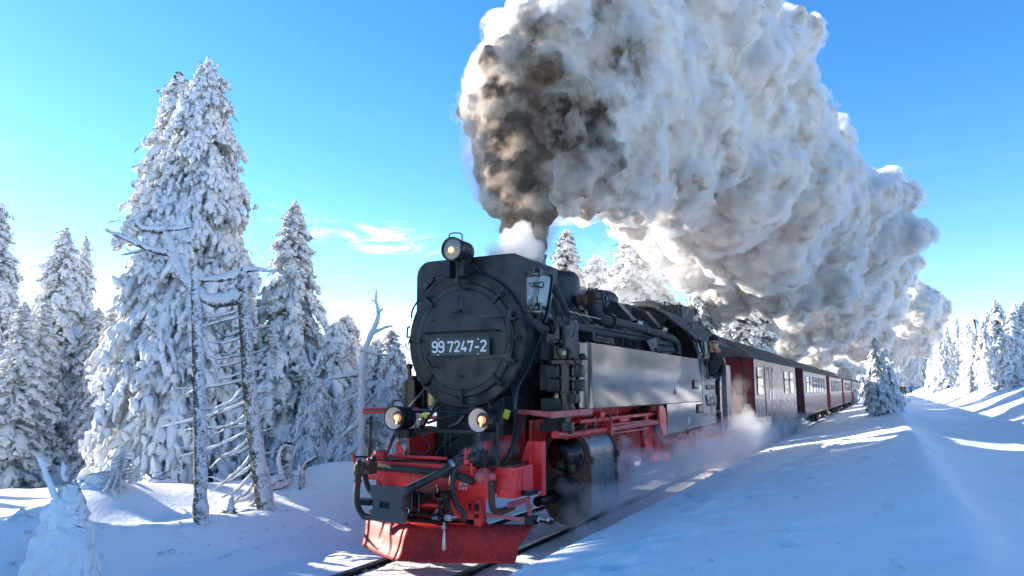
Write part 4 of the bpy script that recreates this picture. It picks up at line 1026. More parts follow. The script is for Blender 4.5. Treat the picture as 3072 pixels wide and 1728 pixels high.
# screw coupling
q = MB(); a_ = lambda x,y: S('K',x,y,Y=6.05)
q.tube([a_(1000,1250),a_(1000,1040),a_(1000,970)],.0,4) if False else None
q.box((a_(1000,1100).x,6.10,a_(1000,1100).z),(.045,.07,.14)); q.cyl(a_(1000,990)+Vector((-.022,.05,0)),a_(1000,990)+Vector((.022,.05,0)),.036,12)
for x0,x1 in ((890,960),(1060,1170)): q.bar(a_(x0,1040),a_(x1,1370),.020,.03,up=(1,0,0))
q.bar(a_(700,960)+Vector((0,.15,0)),a_(900,1040),.05,.03)
q.cyl(a_(960,1400)+Vector((0,-.05,0)),a_(960,1400)+Vector((0,.03,0)),.028,10)
cp = B_(q,'screw_coupling','black_gloss',bevel=.004)
q = MB().bar(a_(870,1230),a_(800,1400),.026,.02,up=(0,1,0)).box(a_(910,1400),(.05,.05,.042)).box(a_(1100,1400),(.068,.05,.06)).cyl(a_(770,1410),a_(1240,1390),.015,8).lathe(a_(1100,1400)+Vector((0,-.026,0)),(0,-1,0),[(0,.022),(.006,.02),(.006,.013),(0,.012)],14)
B_(q,'coupling_screw','steel',cp,bevel=.003)
q = MB().lathe(S('Z1',710,1105,Y=6.0),(0,0,-1),[(0,0),(0,.012),(.03,.013),(.10,.018),(.16,.021),(.185,.018),(.195,0)],12).box(S('Z1',708,1082,Y=6.0),(.04,.03,.035)).cyl(S('Z1',708,1045,Y=6.0),S('Z1',708,1080,Y=6.0),.008,6)
B_(q,'coupling_handle','steel',cp)
# hoses and valves on the beam
hz = dict(smooth=4)
pipe('lagged_heating_pipe','lagging','Z1',[(185,625),(300,638),(500,655),(700,680),(820,700),(880,725),(930,745)],.037,Y=6.38,**hz)
h = pipe('heating_hose','rubber','K',[(1310,250,6.36),(1230,310,6.32),(1050,440,6.25),(800,590,6.15),(500,740,6.03),(220,880,5.86)],.043,Y=6.2,smooth=3,n=12)
q = MB(); collar(q,S('K',1150,340,Y=6.29),S('K',1230,300,Y=6.32),.049); B_(q,'hose_clip','steel',h)
q = MB(); a0,b0 = S('K',1215,300,Y=6.32),S('K',1330,230,Y=6.36); q.cyl(a0,b0,.052,12); q.box(S('K',1320,330,Y=6.34),(.10,.06,.04)); B_(q,'hose_end','rust',h)
h = pipe('brake_hose','rubber','K',[(1275,390,6.34),(1210,470,6.30),(1165,620,6.28),(1160,820,6.28),(1200,1000,6.27),(1270,1180,6.27),(1370,1300,6.28),(1410,1370,6.30)],.032,Y=6.3,smooth=4,n=12)
q = MB().sphere(S('K',1400,1380,Y=6.30),.042,10,sc=(.9,.9,1.2)).cyl(S('K',1275,380,Y=6.34),S('K',1255,430,Y=6.33),.037,10); B_(q,'hose_end','rust',h)
q = MB(); cc = lambda x,y,Y=6.34: S('K',x,y,Y=Y)
q.bar(cc(1435,30),cc(1430,240),.018,.02,up=(0,1,0)).bar(cc(1520,50),cc(1460,160),.018,.02,up=(0,1,0)).bar(cc(1420,260),cc(1380,360),.03,.02,up=(0,1,0)).bar(cc(1530,330),cc(1560,560),.020,.02,up=(0,1,0)).box(cc(1450,300),(.05,.04,.05))
B_(q,'valve_levers','red',bevel=.003)
q = MB().cyl(cc(1200,210,6.5),cc(1420,160,6.4),.010,6).cyl(cc(1490,180),cc(1670,130),.014,8).cyl(cc(1565,160),cc(1610,150),.028,8).tube([cc(1280,330),cc(1400,260),cc(1500,220),cc(1520,170)],.010,6,smooth=3).cyl(cc(1675,40),cc(1690,190),.012,6)
B_(q,'valve_spindle','black_gloss')
h = pipe('brake_hose','rubber','J',[(400,460),(310,530),(268,640),(270,760),(310,880),(380,960),(420,1010)],.033,Y=6.25,smooth=4,n=12)
B_(MB().sphere(S('J',460,400,Y=6.3),.055,10,sc=(1.3,.9,.9)).cyl(S('J',480,400,Y=6.32),S('J',530,390,Y=6.5),.05,12).cyl(S('J',330,490,Y=6.25),S('J',350,470,Y=6.25),.037,10),'brake_cock','red_dirty')
h = pipe('heating_hose','rubber','J',[(160,840),(150,900),(145,1000),(155,1130),(195,1230),(260,1300),(330,1310),(400,1300)],.034,Y=6.1,smooth=4,n=12)
q = MB().cyl(S('J',165,690,Y=6.1),S('J',162,830,Y=6.1),.036,10).cyl(S('J',175,560,Y=6.1),S('J',170,700,Y=6.1),.052,10).cyl(S('J',165,780,Y=6.1),S('J',165,800,Y=6.1),.045,8).box(S('J',300,590,Y=6.25),(.16,.14,.13)).sphere(S('J',180,560,Y=6.1),.05,8)
q.tube([S('J',140,720,Y=6.08),S('J',140,560,Y=6.08),S('J',180,470,Y=6.08),S('J',220,540,Y=6.08),S('J',218,720,Y=6.08)],.012,6,smooth=3)
B_(q,'steam_cock','rust',h); B_(MB().bar(S('J',90,410,Y=6.1),S('J',125,540,Y=6.1),.026,.02,up=(0,1,0)),'cock_lever','red_dirty',h); B_(MB().cyl(S('J',125,437,Y=6.1),S('J',340,437,Y=6.3),.01,6),'cock_spindle','black_gloss',h)
q = MB().bar(S('J',310,735,Y=6.8),S('J',450,740,Y=6.8),.06,.04).bar(S('J',480,740,Y=6.8),S('J',480,860,Y=6.8),.08,.05); B_(q,'far_step','red_dirty'); B_(MB().box(S('J',280,1085,Y=6.5),(.20,.14,.06)),'far_footstep','black_gloss')
for (x,y0,y1,r_,yy) in ((150,262,545,.017,6.35),(1112,305,612,.018,6.50)):
    a0,b0 = S('Z1',x + (8 if x<500 else 0),y0,Y=yy),S('Z1',x-(6 if x<500 else 0),y1,Y=yy); B_(MB().cyl(a0,b0,r_*.8,8,r2=r_*1.25).sphere(a0,r_*1.5,8),'shunter_rail','black_flat')
B_(MB().cyl(S('K',1785,70,Y=6.62),S('K',1780,385,Y=6.62),.050,16).cyl(S('K',1775,30,Y=6.62),S('K',1775,75,Y=6.62),.014,8),'oil_pot','black_flat')
rd = S('Z1',995,700,Y=6.40)
q = MB().lathe(rd,(0,-1,0),[(-.05,.085),(0,.085),(.02,.07),(.05,.055),(.07,.05),(.09,.0)],20).cyl(rd+Vector((.08,-.01,.01)),rd+Vector((.13,.04,0)),.04,10); q.bolts([rd+Vector((math.cos(a)*.075,-.0,math.sin(a)*.075)) for a in np.arange(0,6.28,1.05)],.008,.012,(0,-1,0))
B_(q,'check_valve','red_pale',bevel=.004)
pipe('drain_pipe','rust','Z1',[(1050,715,6.44),(1062,760,6.46),(1065,860,6.48),(1075,940,6.5),(1110,968,6.55),(1170,955,6.7),(1225,930,6.9)],.036,Y=6.5,smooth=4)
q = MB(); q.prism([(p.x,p.z) for p in (S('Z1',940,885,Y=6.40),S('Z1',965,872,Y=6.40),S('Z1',992,888,Y=6.40),S('Z1',995,1060,Y=6.40),S('Z1',985,1085,Y=6.40),S('Z1',938,1080,Y=6.40))],1,6.38,6.44)
q.prism([(p.x,p.z) for p in (S('Z1',888,900,Y=6.43),S('Z1',930,905,Y=6.43),S('Z1',930,990,Y=6.43),S('Z1',870,985,Y=6.43),S('Z1',875,940,Y=6.43))],1,6.41,6.445)
br = B_(q,'plough_hanger','red_dirty',bevel=.004)
B_(MB().bolts([S('Z1',x,y,Y=6.38) for x,y in ((960,920),(960,945),(958,1000))],.02,.03,(0,-1,0)).bolts([S('Z1',x,y,Y=6.41) for x,y in ((907,915),(908,945))],.014,.02,(0,-1,0)),'hanger_bolts','black_gloss',br)
# snow plough
def wing(s_):
    prof = [(6.235,.425),(6.20,.46),(6.14,.462),(6.085,.44),(6.045,.40),(6.02,.35),(5.998,.29),(5.97,.23),(5.93,.175),(5.90,.145)]
    n = 26; V = []; W_ = 1.17 if s_ > 0 else .94
    for i in range(n+1):
        t_ = i/n
        for j, (y, z) in enumerate(prof):
            f = j/(len(prof)-1); w = W_*t_
            if s_ > 0:
                if j >= 6: w = min(w, W_*.945)
                if j == 5: w = min(w, W_*.98)
            else:
                w = min(w, W_*(1.0 - .22*f))
            back = .50*(w/W_)**1.15
            V.append((s_*w, y + back + .10*f*0, z))
    m = len(prof); F = [(i*m+j,i*m+j+1,(i+1)*m+j+1,(i+1)*m+j) for i in range(n) for j in range(m-1)]
    me_ = MB().add(V, F)
    o = me_.build('plough_blade', [M['plough']], LOCO, smooth=50)
    so = o.modifiers.new('thick','SOLIDIFY'); so.thickness = .014; so.offset = 0
    return o
def plough_mat():
    m, n, l, b = node_mat('plough_paint')
    t1 = tex(n, l, 2.2, 6, .6, stretch=(1,1,.6)); t2 = tex(n, l, 30, 4, .7); t3 = tex(n, l, 9, 5, .75)
    c = mixc(n, l, ramp(n, l, t1, .45, .72), (.40,.022,.02), (.15,.018,.022))
    c = mixc(n, l, mth(n, l, 'MULTIPLY', ramp(n, l, t2, .45, .75), .35), c, (.55,.10,.09))
    c = mixc(n, l, ramp(n, l, t3, .70, .735), c, (.03,.025,.025))
    l.new(c, b.inputs['Base Color']); l.new(ramp(n, l, t1, .3, .7, .42, .6), b.inputs['Roughness'])
    b.inputs['Specular IOR Level'].default_value = .12
    bump(n, l, b, mth(n, l, 'ADD', t2, t3), .35, .006); return m
M['plough'] = plough_mat()
wing(1); wing(-1)['label'] = 'left plough wing curving away, rubbed pale'
B_(MB().box((0,6.62,.40),(1.2,.2,.06)).box((.45,6.55,.44),(.05,.2,.1)).box((-.45,6.55,.44),(.05,.2,.1)),'plough_frame','black_flat')
# running board, frames, cylinders
rb = [(.70,7.25),(.95,7.08),(1.25,6.88),(1.29,6.92),(1.29,8.02),(.60,8.02),(.60,7.3)]
B_(MB().prism(rb,2,1.575,1.60),'running_board','black_gloss',bevel=.002)
q = MB(); q.bar((.70,7.24,1.585),(.97,7.06,1.585),.03,.05).bar((.97,7.06,1.58),(1.26,6.87,1.575),.03,.06).bar((1.285,6.87,1.57),(1.285,8.03,1.575),.03,.07)
B_(q,'running_board_edge','red_pale',bevel=.004)
B_(MB().prism([(-a,b) for a,b in rb],2,1.575,1.60),'running_board','black_gloss')
B_(MB().bar((-.70,7.24,1.585),(-1.28,6.9,1.575),.03,.06).bar((-1.285,6.9,1.57),(-1.285,8.03,1.575),.03,.07),'running_board_edge','red_dirty')
B_(MB().box((.52,11.6,1.0),(.04,9.6,.62)).box((-.52,11.6,1.0),(.04,9.6,.62)).box((0,11.5,1.45),(2.3,7.0,.04)).box((.80,10.3,1.50),(.04,4.4,.18)),'main_frame','red_dirty')
for sx_ in (1,-1):
    def cyls():
        x = sx_
        fr = []
        for a in range(0,181,15): fr.append((1.0+.29*math.cos(R(a)), 1.06+.28*math.sin(R(a))))
        for a in range(180,361,15): fr.append((1.0+.30*math.cos(R(a)), .56+.30*math.sin(R(a))))
        body = B_(MB().prism([(x*a,b) for a,b in fr],1,7.93,8.82),'cylinder_block',metal_paint('cylinder_side_paint',(.075,.08,.088),(.12,.12,.12),.32,.4,2,.4,.8,.08,coat=.3) if x > 0 else 'black',smooth=40)
        B_(MB().prism([(x*a*1.0+(0),b) for a,b in [(1.0+(p-1.0)*1.05,.8+(r_-.8)*1.03) for p,r_ in fr]],1,7.90,7.93),'cylinder_end_plate','rust',body); B_(MB().prism([(x*a*1.0+(0),b) for a,b in [(1.0+(p-1.0)*1.05,.8+(r_-.8)*1.03) for p,r_ in fr]],1,8.80,8.84),'cylinder_end_plate','rust',body)
        B_(MB().lathe((x*1.0,7.9,1.06),(0,-1,0),[(0,.24),(.02,.235),(.03,.20),(.06,.17),(.09,.08),(.10,0)],28).bolts([(x*1.0+math.cos(a)*.205,7.87,1.06+math.sin(a)*.205) for a in np.arange(0,6.28,.785)],.016,.02,(0,-1,0)),'valve_chest_cover','black_gloss',body)
        B_(MB().lathe((x*.97,7.9,.56),(0,-1,0),[(0,.27),(.02,.265),(.025,.22),(.05,.20),(.06,.10),(.10,.095),(.10,0)],28).bolts([(x*.97+math.cos(a)*.24,7.88,.56+math.sin(a)*.24) for a in np.arange(0,6.28,.628)],.012,.015,(0,-1,0)),'cylinder_cover','black_flat',body)
        B_(MB().cyl((x*.93,7.25,.60),(x*.93,7.85,.60),.058,16).cyl((x*.93,7.62,.60),(x*.93,7.66,.60),.085,14).cyl((x*.93,7.52,.60),(x*.93,7.54,.60),.075,14),'tail_rod_tube','black_gloss',body)
        if x > 0:
            B_(MB().lathe((1.0,7.95,1.06),(0,1,0),[(0,.297),(.84,.297)],20,arc=(R(10),R(-92))),'valve_chest_wrap','steel',body,label='bright polished wrapper of the upper cylinder')
            B_(MB().box((1.305,8.3,.50),(.01,.05,.04)),'inspection_hole','black_gloss',body)
            q = MB()
            for i in range(26):
                a = i/26*2*math.pi; q.sphere((1.302,8.33+.075*math.cos(a),.63+.24*math.sin(a)),.0045,4)
            for i in range(12): q.bolts([(1.30,7.97+i*.07,1.05)],.005,.004); q.bolts([(1.30,7.98,.45+i*.05),(1.30,8.77,.45+i*.05)],.005,.004)
            B_(q,'rivets','black_gloss',body)
            B_(MB().bolts([(1.27,7.95,1.0),(1.27,8.83,1.02)],.045,.06).box((1.1,8.2,1.38),(.09,.09,.08)),'cylinder_lugs','rust',body)
    cyls()
# pony and driving wheels
def wheelset(r, name, spokes, sx_):
    root = B_(MB().lathe((0,0,0),(1,0,0),[(-.05,r*.80),(-.045,r*.90),(.045,r*.90),(.05,r*.80),(-.05,r*.80)],36).cyl((-.06,0,0),(.07,0,0),r*.22,14),name,'red')
    t_ = B_(MB().lathe((0,0,0),(1,0,0),[(-.06,r*.90),(-.065,r+.0),(.04,r*1.0),(.045,r*.90),(-.06,r*.90)],40),'tyre','steel',root)
    q = MB()
    for i in range(spokes):
        a = 2*math.pi*i/spokes; q.bar((0,math.cos(a)*r*.15,math.sin(a)*r*.15),(0,math.cos(a)*r*.84,math.sin(a)*r*.84),.05,.045,up=(1,0,0))
    B_(q,'spokes','red',root); root.parent = LOCO; return root
w0 = wheelset(.275,'pony_wheel',8,1); w0.location = (.56,7.78,.275)
def cpw(o, loc):
    c = o.copy(); COL.objects.link(c); c.location = loc
    for ch in kids(o):
        d = ch.copy(); COL.objects.link(d); d.parent = c
    return c
cpw(w0,(-.56,7.78,.275)); cpw(w0,(.56,16.2,.275)); cpw(w0,(-.56,16.2,.275))
w1 = wheelset(.43,'driving_wheel',11,1); w1.location = (.58,9.55,.43)
for i in range(5):
    for s_ in (1,-1):
        if not (i == 0 and s_ == 1): cpw(w1,(s_*.58,9.55+i*1.05,.43))
B_(MB().bar((.74,9.55,.33),(.74,13.75,.33),.05,.11).box((.74,9.55,.33),(.07,.16,.16)).box((.74,10.6,.33),(.07,.16,.16)),'coupling_rod','red_pale',bevel=.004)
q = MB(); q.bar((.93,9.0,.56),(.86,11.6,.36),.05,.12).cyl((.95,8.84,.56),(.95,9.5,.56),.035,10).box((.95,9.5,.56),(.1,.16,.24)); B_(q,'connecting_rod','red_pale',bevel=.004)
q = MB().bar((.95,8.84,.70),(.95,9.75,.70),.08,.05).bar((.95,8.84,.42),(.95,9.75,.42),.08,.05); B_(q,'slide_bars','steel')
q = MB()
a_ = lambda x,y,X=1.05: (S('Z4',x,y,X=X).y, S('Z4',x,y,X=X).z)
q.prism([a_(730,430),a_(830,400),a_(850,660),a_(835,700),a_(800,720),a_(720,712),a_(760,660),a_(765,600),a_(740,560)],0,1.0,1.05)
q.prism([a_(820,215),a_(885,215),a_(885,260),a_(850,320),a_(840,400),a_(790,400),a_(800,320)],0,1.0,1.04)
mbk = B_(q,'motion_bracket','red',bevel=.006)
q = MB().bar(S('Z4',815,310,X=1.04),S('Z4',850,650,X=1.06),.02,.03,up=(1,0,0)); B_(q,'bracket_flange','red_pale',mbk)
B_(MB().bar(S('Z4',720,775,X=1.1),S('Z4',990,768,X=1.1),.04,.06),'radius_rod','red_pale',bevel=.004)
B_(MB().bar(S('Z4',445,945,X=1.16),S('Z4',800,800,X=1.14),.035,.12,up=(0,0,1)),'eccentric_rod','red_pale',bevel=.004)
B_(MB().bar(S('Z4',605,700,X=1.2),S('Z4',610,960,X=1.2),.015,.03,up=(1,0,0)).box(S('Z4',600,780,X=1.1),(.08,.25,.14)).box(S('Z4',490,830,X=1.05),(.12,.25,.22)),'crosshead','red_dirty',bevel=.004)
B_(MB().tube([S('Z4',735,490,X=1.1),S('Z4',745,470,X=1.1),S('Z4',755,490,X=1.1),S('Z4',750,545,X=1.1),S('Z4',738,540,X=1.1),S('Z4',735,490,X=1.1)],.012,6).bar(S('Z4',745,560,X=1.1),S('Z4',805,480,X=1.1),.02,.02).box(S('Z4',745,450,X=1.08),(.04,.14,.14)),'brake_bracket','red_pale')
B_(MB().box(S('Z4',760,640,X=.98),(.05,.3,.36)),'reversing_link','black_gloss')
# red pipework along the flank
fl = pipe('exhaust_steam_pipe','red_pipe' if False else 'red_dirty','Z4',[(-115,495),(-60,500),(60,495),(250,465),(380,450)],.042,X=1.16,smooth=3)
pipe('exhaust_steam_pipe','red_pale','Z4',[(400,447),(640,405),(875,375),(900,400),(915,450)],.042,X=1.18,smooth=2)
B_(MB().box(S('Z4',390,450,X=1.17),(.14,.06,.18)),'pipe_flange','red_dirty',bevel=.005); B_(MB().box(S('Z4',905,455,X=1.17),(.13,.14,.06)),'pipe_flange','red_dirty',bevel=.005)
pipe('injector_pipe','red_pale','Z4',[(905,480),(915,540),(940,562),(1050,548),(1165,535),(1195,570),(1220,645)],.034,X=1.16,smooth=3)
B_(MB().bar(S('Z4',420,400,X=1.2),S('Z4',815,355,X=1.2),.02,.03,up=(1,0,0)).bar(S('Z4',415,488,X=1.2),S('Z4',810,430,X=1.2),.02,.02,up=(1,0,0)).bar(S('Z4',480,245,X=1.2),S('Z4',480,320,X=1.2),.02,.03,up=(1,0,0)).bar(S('Z4',425,310,X=1.2),S('Z4',425,410,X=1.2),.02,.04,up=(1,0,0)),'pipe_brackets','red_pale')
q = MB(); c = S('Z4',1090,503,X=1.2); q.tube(ring(c,.085,0),.013,6,caps=False); [q.bar(c-Vector((0,math.cos(a)*.08,math.sin(a)*.08)),c+Vector((0,math.cos(a)*.08,math.sin(a)*.08)),.012,.012) for a in (0,1.57)]; q.cyl(c-Vector((.2,0,0)),c,.015,8)
B_(q,'valve_wheel','red')
q = MB().box(S('Z4',310,320,X=1.0),(.12,.16,.12)).cyl(S('Z4',480,360,X=1.05),S('Z4',570,355,X=1.1),.06,12).cyl(S('Z4',760,370,X=1.1),S('Z4',760,315,X=1.1),.04,10).box(S('Z4',640,440,X=.9),(.1,.9,.1)); B_(q,'flank_fittings','red',bevel=.004)
q = MB().cyl(S('Z4',270,470,X=1.1),S('Z4',270,320,X=1.1),.035,8).box(S('Z4',275,350,X=1.1),(.12,.08,.05)).sphere(S('Z4',650,300,X=.95),.09,10).box(S('Z4',700,330,X=.95),(.1,.12,.1)).cyl(S('Z4',160,360,X=.95),S('Z4',20,460,X=.95),.03,8); B_(q,'flank_valves','black_gloss',bevel=.004)
# side tanks with rounded front corners
def tank(s_):
    XY = [(.80,8.0),(1.08,8.0)] + [(1.08+.17*math.sin(R(a)), 8.17-.17*math.cos(R(a))) for a in (15,30,45,60,75,90)] + [(1.25,13.95),(.80,13.95)]
    o = B_(MB().prism([(s_*x,y) for x,y in XY],2,1.60,2.41).box((s_*1.025,12.70,1.355),(.449,2.50,.484)),'side_tank','tank',smooth=30)
    if s_ < 0: return o
    B_(MB().prism([(11.05,1.58),(11.25,1.575),(11.38,1.52),(11.43,1.40),(11.44,1.10),(11.30,1.10),(11.05,1.30)],0,1.20,1.24),'tank_web','red',o,bevel=.004)
    B_(MB().box((1.255,11.0,1.603),(.02,5.7,.012)).box((1.0,10.97,2.412),(.44,5.9,.01)).box((1.252,12.7,1.113),(.02,2.5,.012)),'tank_edge','black_flat',o)
    q = MB(); [q.sphere((1.251,8.25+i*.09,z),.006,5,sc=(.5,1,1)) for i in range(63) for z in (2.375,1.635)]; rv_ = B_(q,'rivet_rows','tank',o); rv_['kind'] = 'stuff'
    st = B_(MB().prism([(p.y,p.z) for p in (S('Z3',1438,1136,X=1.252),S('Z3',1477,1136,X=1.252),S('Z3',1480,1248,X=1.252),S('Z3',1440,1248,X=1.252))],0,1.2505,1.2525),'warning_sticker',plain('sticker_pink',(.55,.30,.28),.5,0,.1,10,0),o,label='small pale red and white sticker on the tank side')
    B_(MB().prism([(p.y,p.z) for p in (S('Z3',1444,1155,X=1.252),S('Z3',1473,1155,X=1.252),S('Z3',1475,1228,X=1.252),S('Z3',1446,1228,X=1.252))],0,1.2526,1.2536),'sticker_field',plain('sticker_white',(.50,.50,.50),.5,0,.1,10,0),st)
    q = MB(); c_ = S('Z3',1460,1195,X=1.254); q.bar(c_+Vector((0,0,.07)),c_+Vector((0,0,-.03)),.002,.035,up=(0,1,0)).bar(c_+Vector((0,-.05,-.02)),c_+Vector((0,.05,-.08)),.002,.025,up=(1,0,0)).bar(c_+Vector((0,.05,-.02)),c_+Vector((0,-.05,-.08)),.002,.025,up=(1,0,0)); B_(q,'sticker_pictogram','black_flat',st)
    for (x0,y0,x1,y1) in ((1634,1120,1676,1182),(1672,1345,1714,1402)):
        a0,b0 = S('Z3',x0,y0,X=1.255),S('Z3',x1,y1,X=1.255); zc=(a0.z+b0.z)/2
        f_ = B_(MB().box((1.258,(a0.y+b0.y)/2,zc),(.022,b0.y-a0.y+.05,a0.z-b0.z+.04)),'vent_frame','black_flat',o); B_(MB().box((1.27,(a0.y+b0.y)/2,zc),(.012,b0.y-a0.y-.02,a0.z-b0.z-.02)),'vent_opening','black_gloss',f_)
    q = MB()
    for i, (tx, yy) in enumerate((('BW 24',340),('12.12.12 20',362),('BR  025',388))):
        m_, w_ = lettering(tx.replace('5','S'), S('Z4',1172,yy+8,X=1.2505), (0,1,0), (0,0,1), (1,0,0), .045, .16, .002); q.add(np.concatenate(m_.v), m_.f)
    B_(q,'tank_writing','white_paint',o,smooth=0)
    return o
tank(1); tank(-1)
# compressor on the near side
Ux = 1.14
def U_(x, y, Y=7.5): return S('U', x, y, Y=Y)
q = MB()
for z0,z1 in ((635,800),(825,985)):
    a0,b0 = U_(385,z0),U_(555,z1); q.box(((a0.x+b0.x)/2,7.62,(a0.z+b0.z)/2),(b0.x-a0.x,.22,a0.z-b0.z)); 
    q.bolts([U_(x,y) for x in (400,515) for y in (z0+25,z1-25)],.010,.015,(0,-1,0))
    q.box(((U_(730,0).x+U_(815,0).x)/2,7.60,(a0.z+b0.z)/2),(.10,.10,(a0.z-b0.z)*.95)); q.bolts([U_(x,y,7.55) for x in (745,800) for y in (z0+25,z1-25)],.012,.02,(0,-1,0))
q.box((U_(340,0).x,7.65,(U_(0,600).z+U_(0,1000).z)/2),(.13,.2,.30))
q.box((.98,7.62,U_(0,1150).z),(.26,.22,.14)).box((U_(690,0).x,7.6,U_(0,1070).z),(.12,.14,.11))
q.box((1.02,7.6,1.50),(.28,.18,.12)).box((.98,7.6,1.40),(.30,.18,.10)); q.bolts([U_(x,1385) for x in (390,500,560)],.010,.015,(0,-1,0))
cm_ = B_(q,'compressor','black_flat',bevel=.012)
q = MB().cyl((1.13,7.62,1.60),(1.13,7.62,2.14),.09,20)
for z in (U_(0,640).z,U_(0,800).z,U_(0,985).z,U_(0,1000).z,U_(0,1200).z): q.cyl((1.13,7.62,z-.012),(1.13,7.62,z+.012),.105,20)
q.cyl((1.10,7.62,2.13),(1.10,7.62,2.17),.23,24).cyl((1.13,7.6,1.36),(1.13,7.6,1.46),.10,18).cyl((1.13,7.6,1.26),(1.13,7.6,1.36),.03,8).cyl((1.13,7.6,1.335),(1.13,7.6,1.355),.11,18)
B_(q,'compressor_cylinder','black_gloss',cm_)
q = MB().cyl((1.20,7.58,2.20),(1.20,7.58,2.56),.085,20).cyl((1.20,7.58,2.54),(1.20,7.58,2.575),.10,20).cyl((1.235,7.58,2.56),(1.235,7.58,2.64),.055,14).cyl((1.22,7.6,2.36),(1.22,7.6,2.385),.10,18)
q.box((1.24,7.49,2.44),(.035,.03,.13)).cyl((1.28,7.60,2.17),(1.28,7.60,2.60),.022,8)
B_(q,'steam_cylinder',metal_paint('worn_black_paint',(.06,.06,.062),(.10,.10,.10),.4,.2,6,.4,.8,.3),cm_)
q = MB().box(U_(600,490,7.46),(.13,.06,.13)).box(U_(520,470,7.5),(.04,.05,.16)).box(U_(690,500,7.5),(.05,.05,.12)).bolts([U_(x,y,7.44) for x in (560,650) for y in (430,540)],.012,.02,(0,-1,0))
B_(q,'governor_valve','black_gloss',cm_,bevel=.004); q = MB(); q.box(U_(545,215,7.5),(.07,.08,.16)).cyl(U_(430,170,7.45),U_(560,200,7.55),.045,10).sphere(U_(540,310,7.5),.04,8).cyl(U_(540,-10,7.5),U_(540,100,7.5),.03,8).cyl(U_(620,-30,7.5),U_(620,100,7.5),.016,8).box(U_(470,330,7.5),(.14,.08,.035)).cyl(U_(870,520,7.5),U_(870,540,7.5),.05,10).box(U_(470,100,7.6),(.10,.08,.10))
B_(q,'steam_fitting','black_gloss',cm_,bevel=.004)
B_(MB().box(U_(627,478,7.425),(.045,.012,.042)),'gauge_glass',plain('gauge_face',(.45,.40,.28),.3,0,.2,20,.05),cm_)
for pts in ([(375,110),(410,85),(460,90),(480,130),(460,190),(410,220),(410,260),(450,290),(560,330)],[(400,115),(480,105),(560,125),(610,160),(625,220),(590,265)],[(570,60),(620,70),(630,110)],[(490,330),(520,430),(560,530),(600,540)],[(580,340),(605,380),(605,420)],[(770,60),(765,160),(745,250),(720,260)],[(650,560),(640,590),(670,620),(700,600)]):
    B_(MB().tube([U_(x,y,7.42) for x,y in pts],.0065,6,smooth=4),'copper_tube','black_gloss',cm_)
B_(MB().tube([U_(x,y,7.5) for x,y in ((895,595),(920,640),(925,700),(890,760),(830,800))],.006,6,smooth=4),'copper_tube',plain('copper',(.35,.14,.07),.4,.6,.3),cm_)
B_(MB().tube([U_(x,y,7.5) for x,y in ((800,700),(797,565),(880,560),(935,563))],.009,6).sphere(U_(865,525,7.5),.045,8).cyl(U_(850,560,7.5),U_(850,640,7.5),.012,6),'vent_cock','black_gloss',cm_)
# cab
arch = [(-1.25,2.42),(-1.22,2.80),(-1.06,2.95),(-.86,3.11),(-.60,3.33),(-.40,3.44),(0,3.50),(.40,3.44),(.60,3.33),(.86,3.11),(1.06,2.95),(1.22,2.80),(1.25,2.42)]
ap = arch + [(1.25,1.3),(-1.25,1.3)]
cabin = B_(MB().prism([(-1.22,1.3),(-1.22,2.78),(-.86,3.08),(-.4,3.4),(.36,3.42),(.36,1.3)],1,13.85,13.90).prism([(.36,3.40),(.58,3.33),(.86,3.09),(1.05,2.94),(1.05,2.93),(.62,3.22),(.5,2.9),(.5,2.40),(.36,2.40)],1,13.85,13.90).prism([(.36,1.3),(1.22,1.3),(1.22,2.42),(.36,2.42)],1,13.85,13.90),'cab','black_flat')
# sheltered front window: hooded round opening
wf = [(.60,2.42),(.60,2.85),(.64,2.99),(.72,3.07),(.84,3.09),(.96,3.03),(1.05,2.93),(1.16,2.75),(1.24,2.50),(1.24,2.42)]
q = MB()
for i in range(len(wf)-1): q.bar((wf[i][0],13.80,wf[i][1]),(wf[i+1][0],13.80,wf[i+1][1]),.03,.14,up=(0,1,0))
B_(q,'front_window_hood','black',cabin)
B_(MB().prism([(a*.985,b-.02) for a,b in arch]+[(1.2,1.4),(-1.2,1.4)],1,14.22,14.25),'cab_dark_sheet',plain('dark_interior',(.006,.006,.007),.6),cabin)  # dark sheet standing in for cab shade, closes the light gap under the roof
B_(MB().tube([(.80,13.78,2.96),(.88,13.74,2.80),(1.0,13.72,2.55),(1.05,13.7,2.42)],.008,6,smooth=2).cyl((1.2,13.82,2.42),(1.15,13.82,2.82),.022,8),'window_stay','black_gloss',cabin)
q = MB(); n = len(arch)
for i in range(n-1):
    (x0,z0),(x1,z1) = arch[i],arch[i+1]
    if 1 <= i < n-2: q.add([(x0*1.0,13.62,z0),(x1,13.62,z1),(x1,17.0,z1),(x0,17.0,z0),(x0,13.62,z0+.035),(x1,13.62,z1+.035),(x1,17.0,z1+.035),(x0,17.0,z0+.035)],[(0,1,2,3),(7,6,5,4),(0,4,5,1),(2,6,7,3),(1,5,6,2),(3,7,4,0)])
roof_ = B_(q,'cab_roof','roof',cabin,smooth=60)
B_(MB().box((.2,16.2,3.55),(.55,1.1,.36)),'roof_ventilator','black_flat',roof_,bevel=.01)
B_(MB().tube([(.55,14.0,3.42),(.55,14.0,3.60),(.52,15.2,3.62),(.52,15.2,3.40)],.012,6).tube([(.2,13.9,3.50),(.2,13.9,3.66),(.2,14.9,3.66),(.2,14.9,3.48)],.012,6).box((.1,14.4,3.62),(.5,.9,.03)),'roof_rails','black_gloss',roof_)
for y_ in (14.3,15.9): B_(MB().tube([(.98,y_,3.05),(1.02,y_,3.13),(.97,y_+.03,3.17),(.91,y_+.03,3.13)],.014,6,smooth=3),'lifting_hook','black_gloss',roof_)
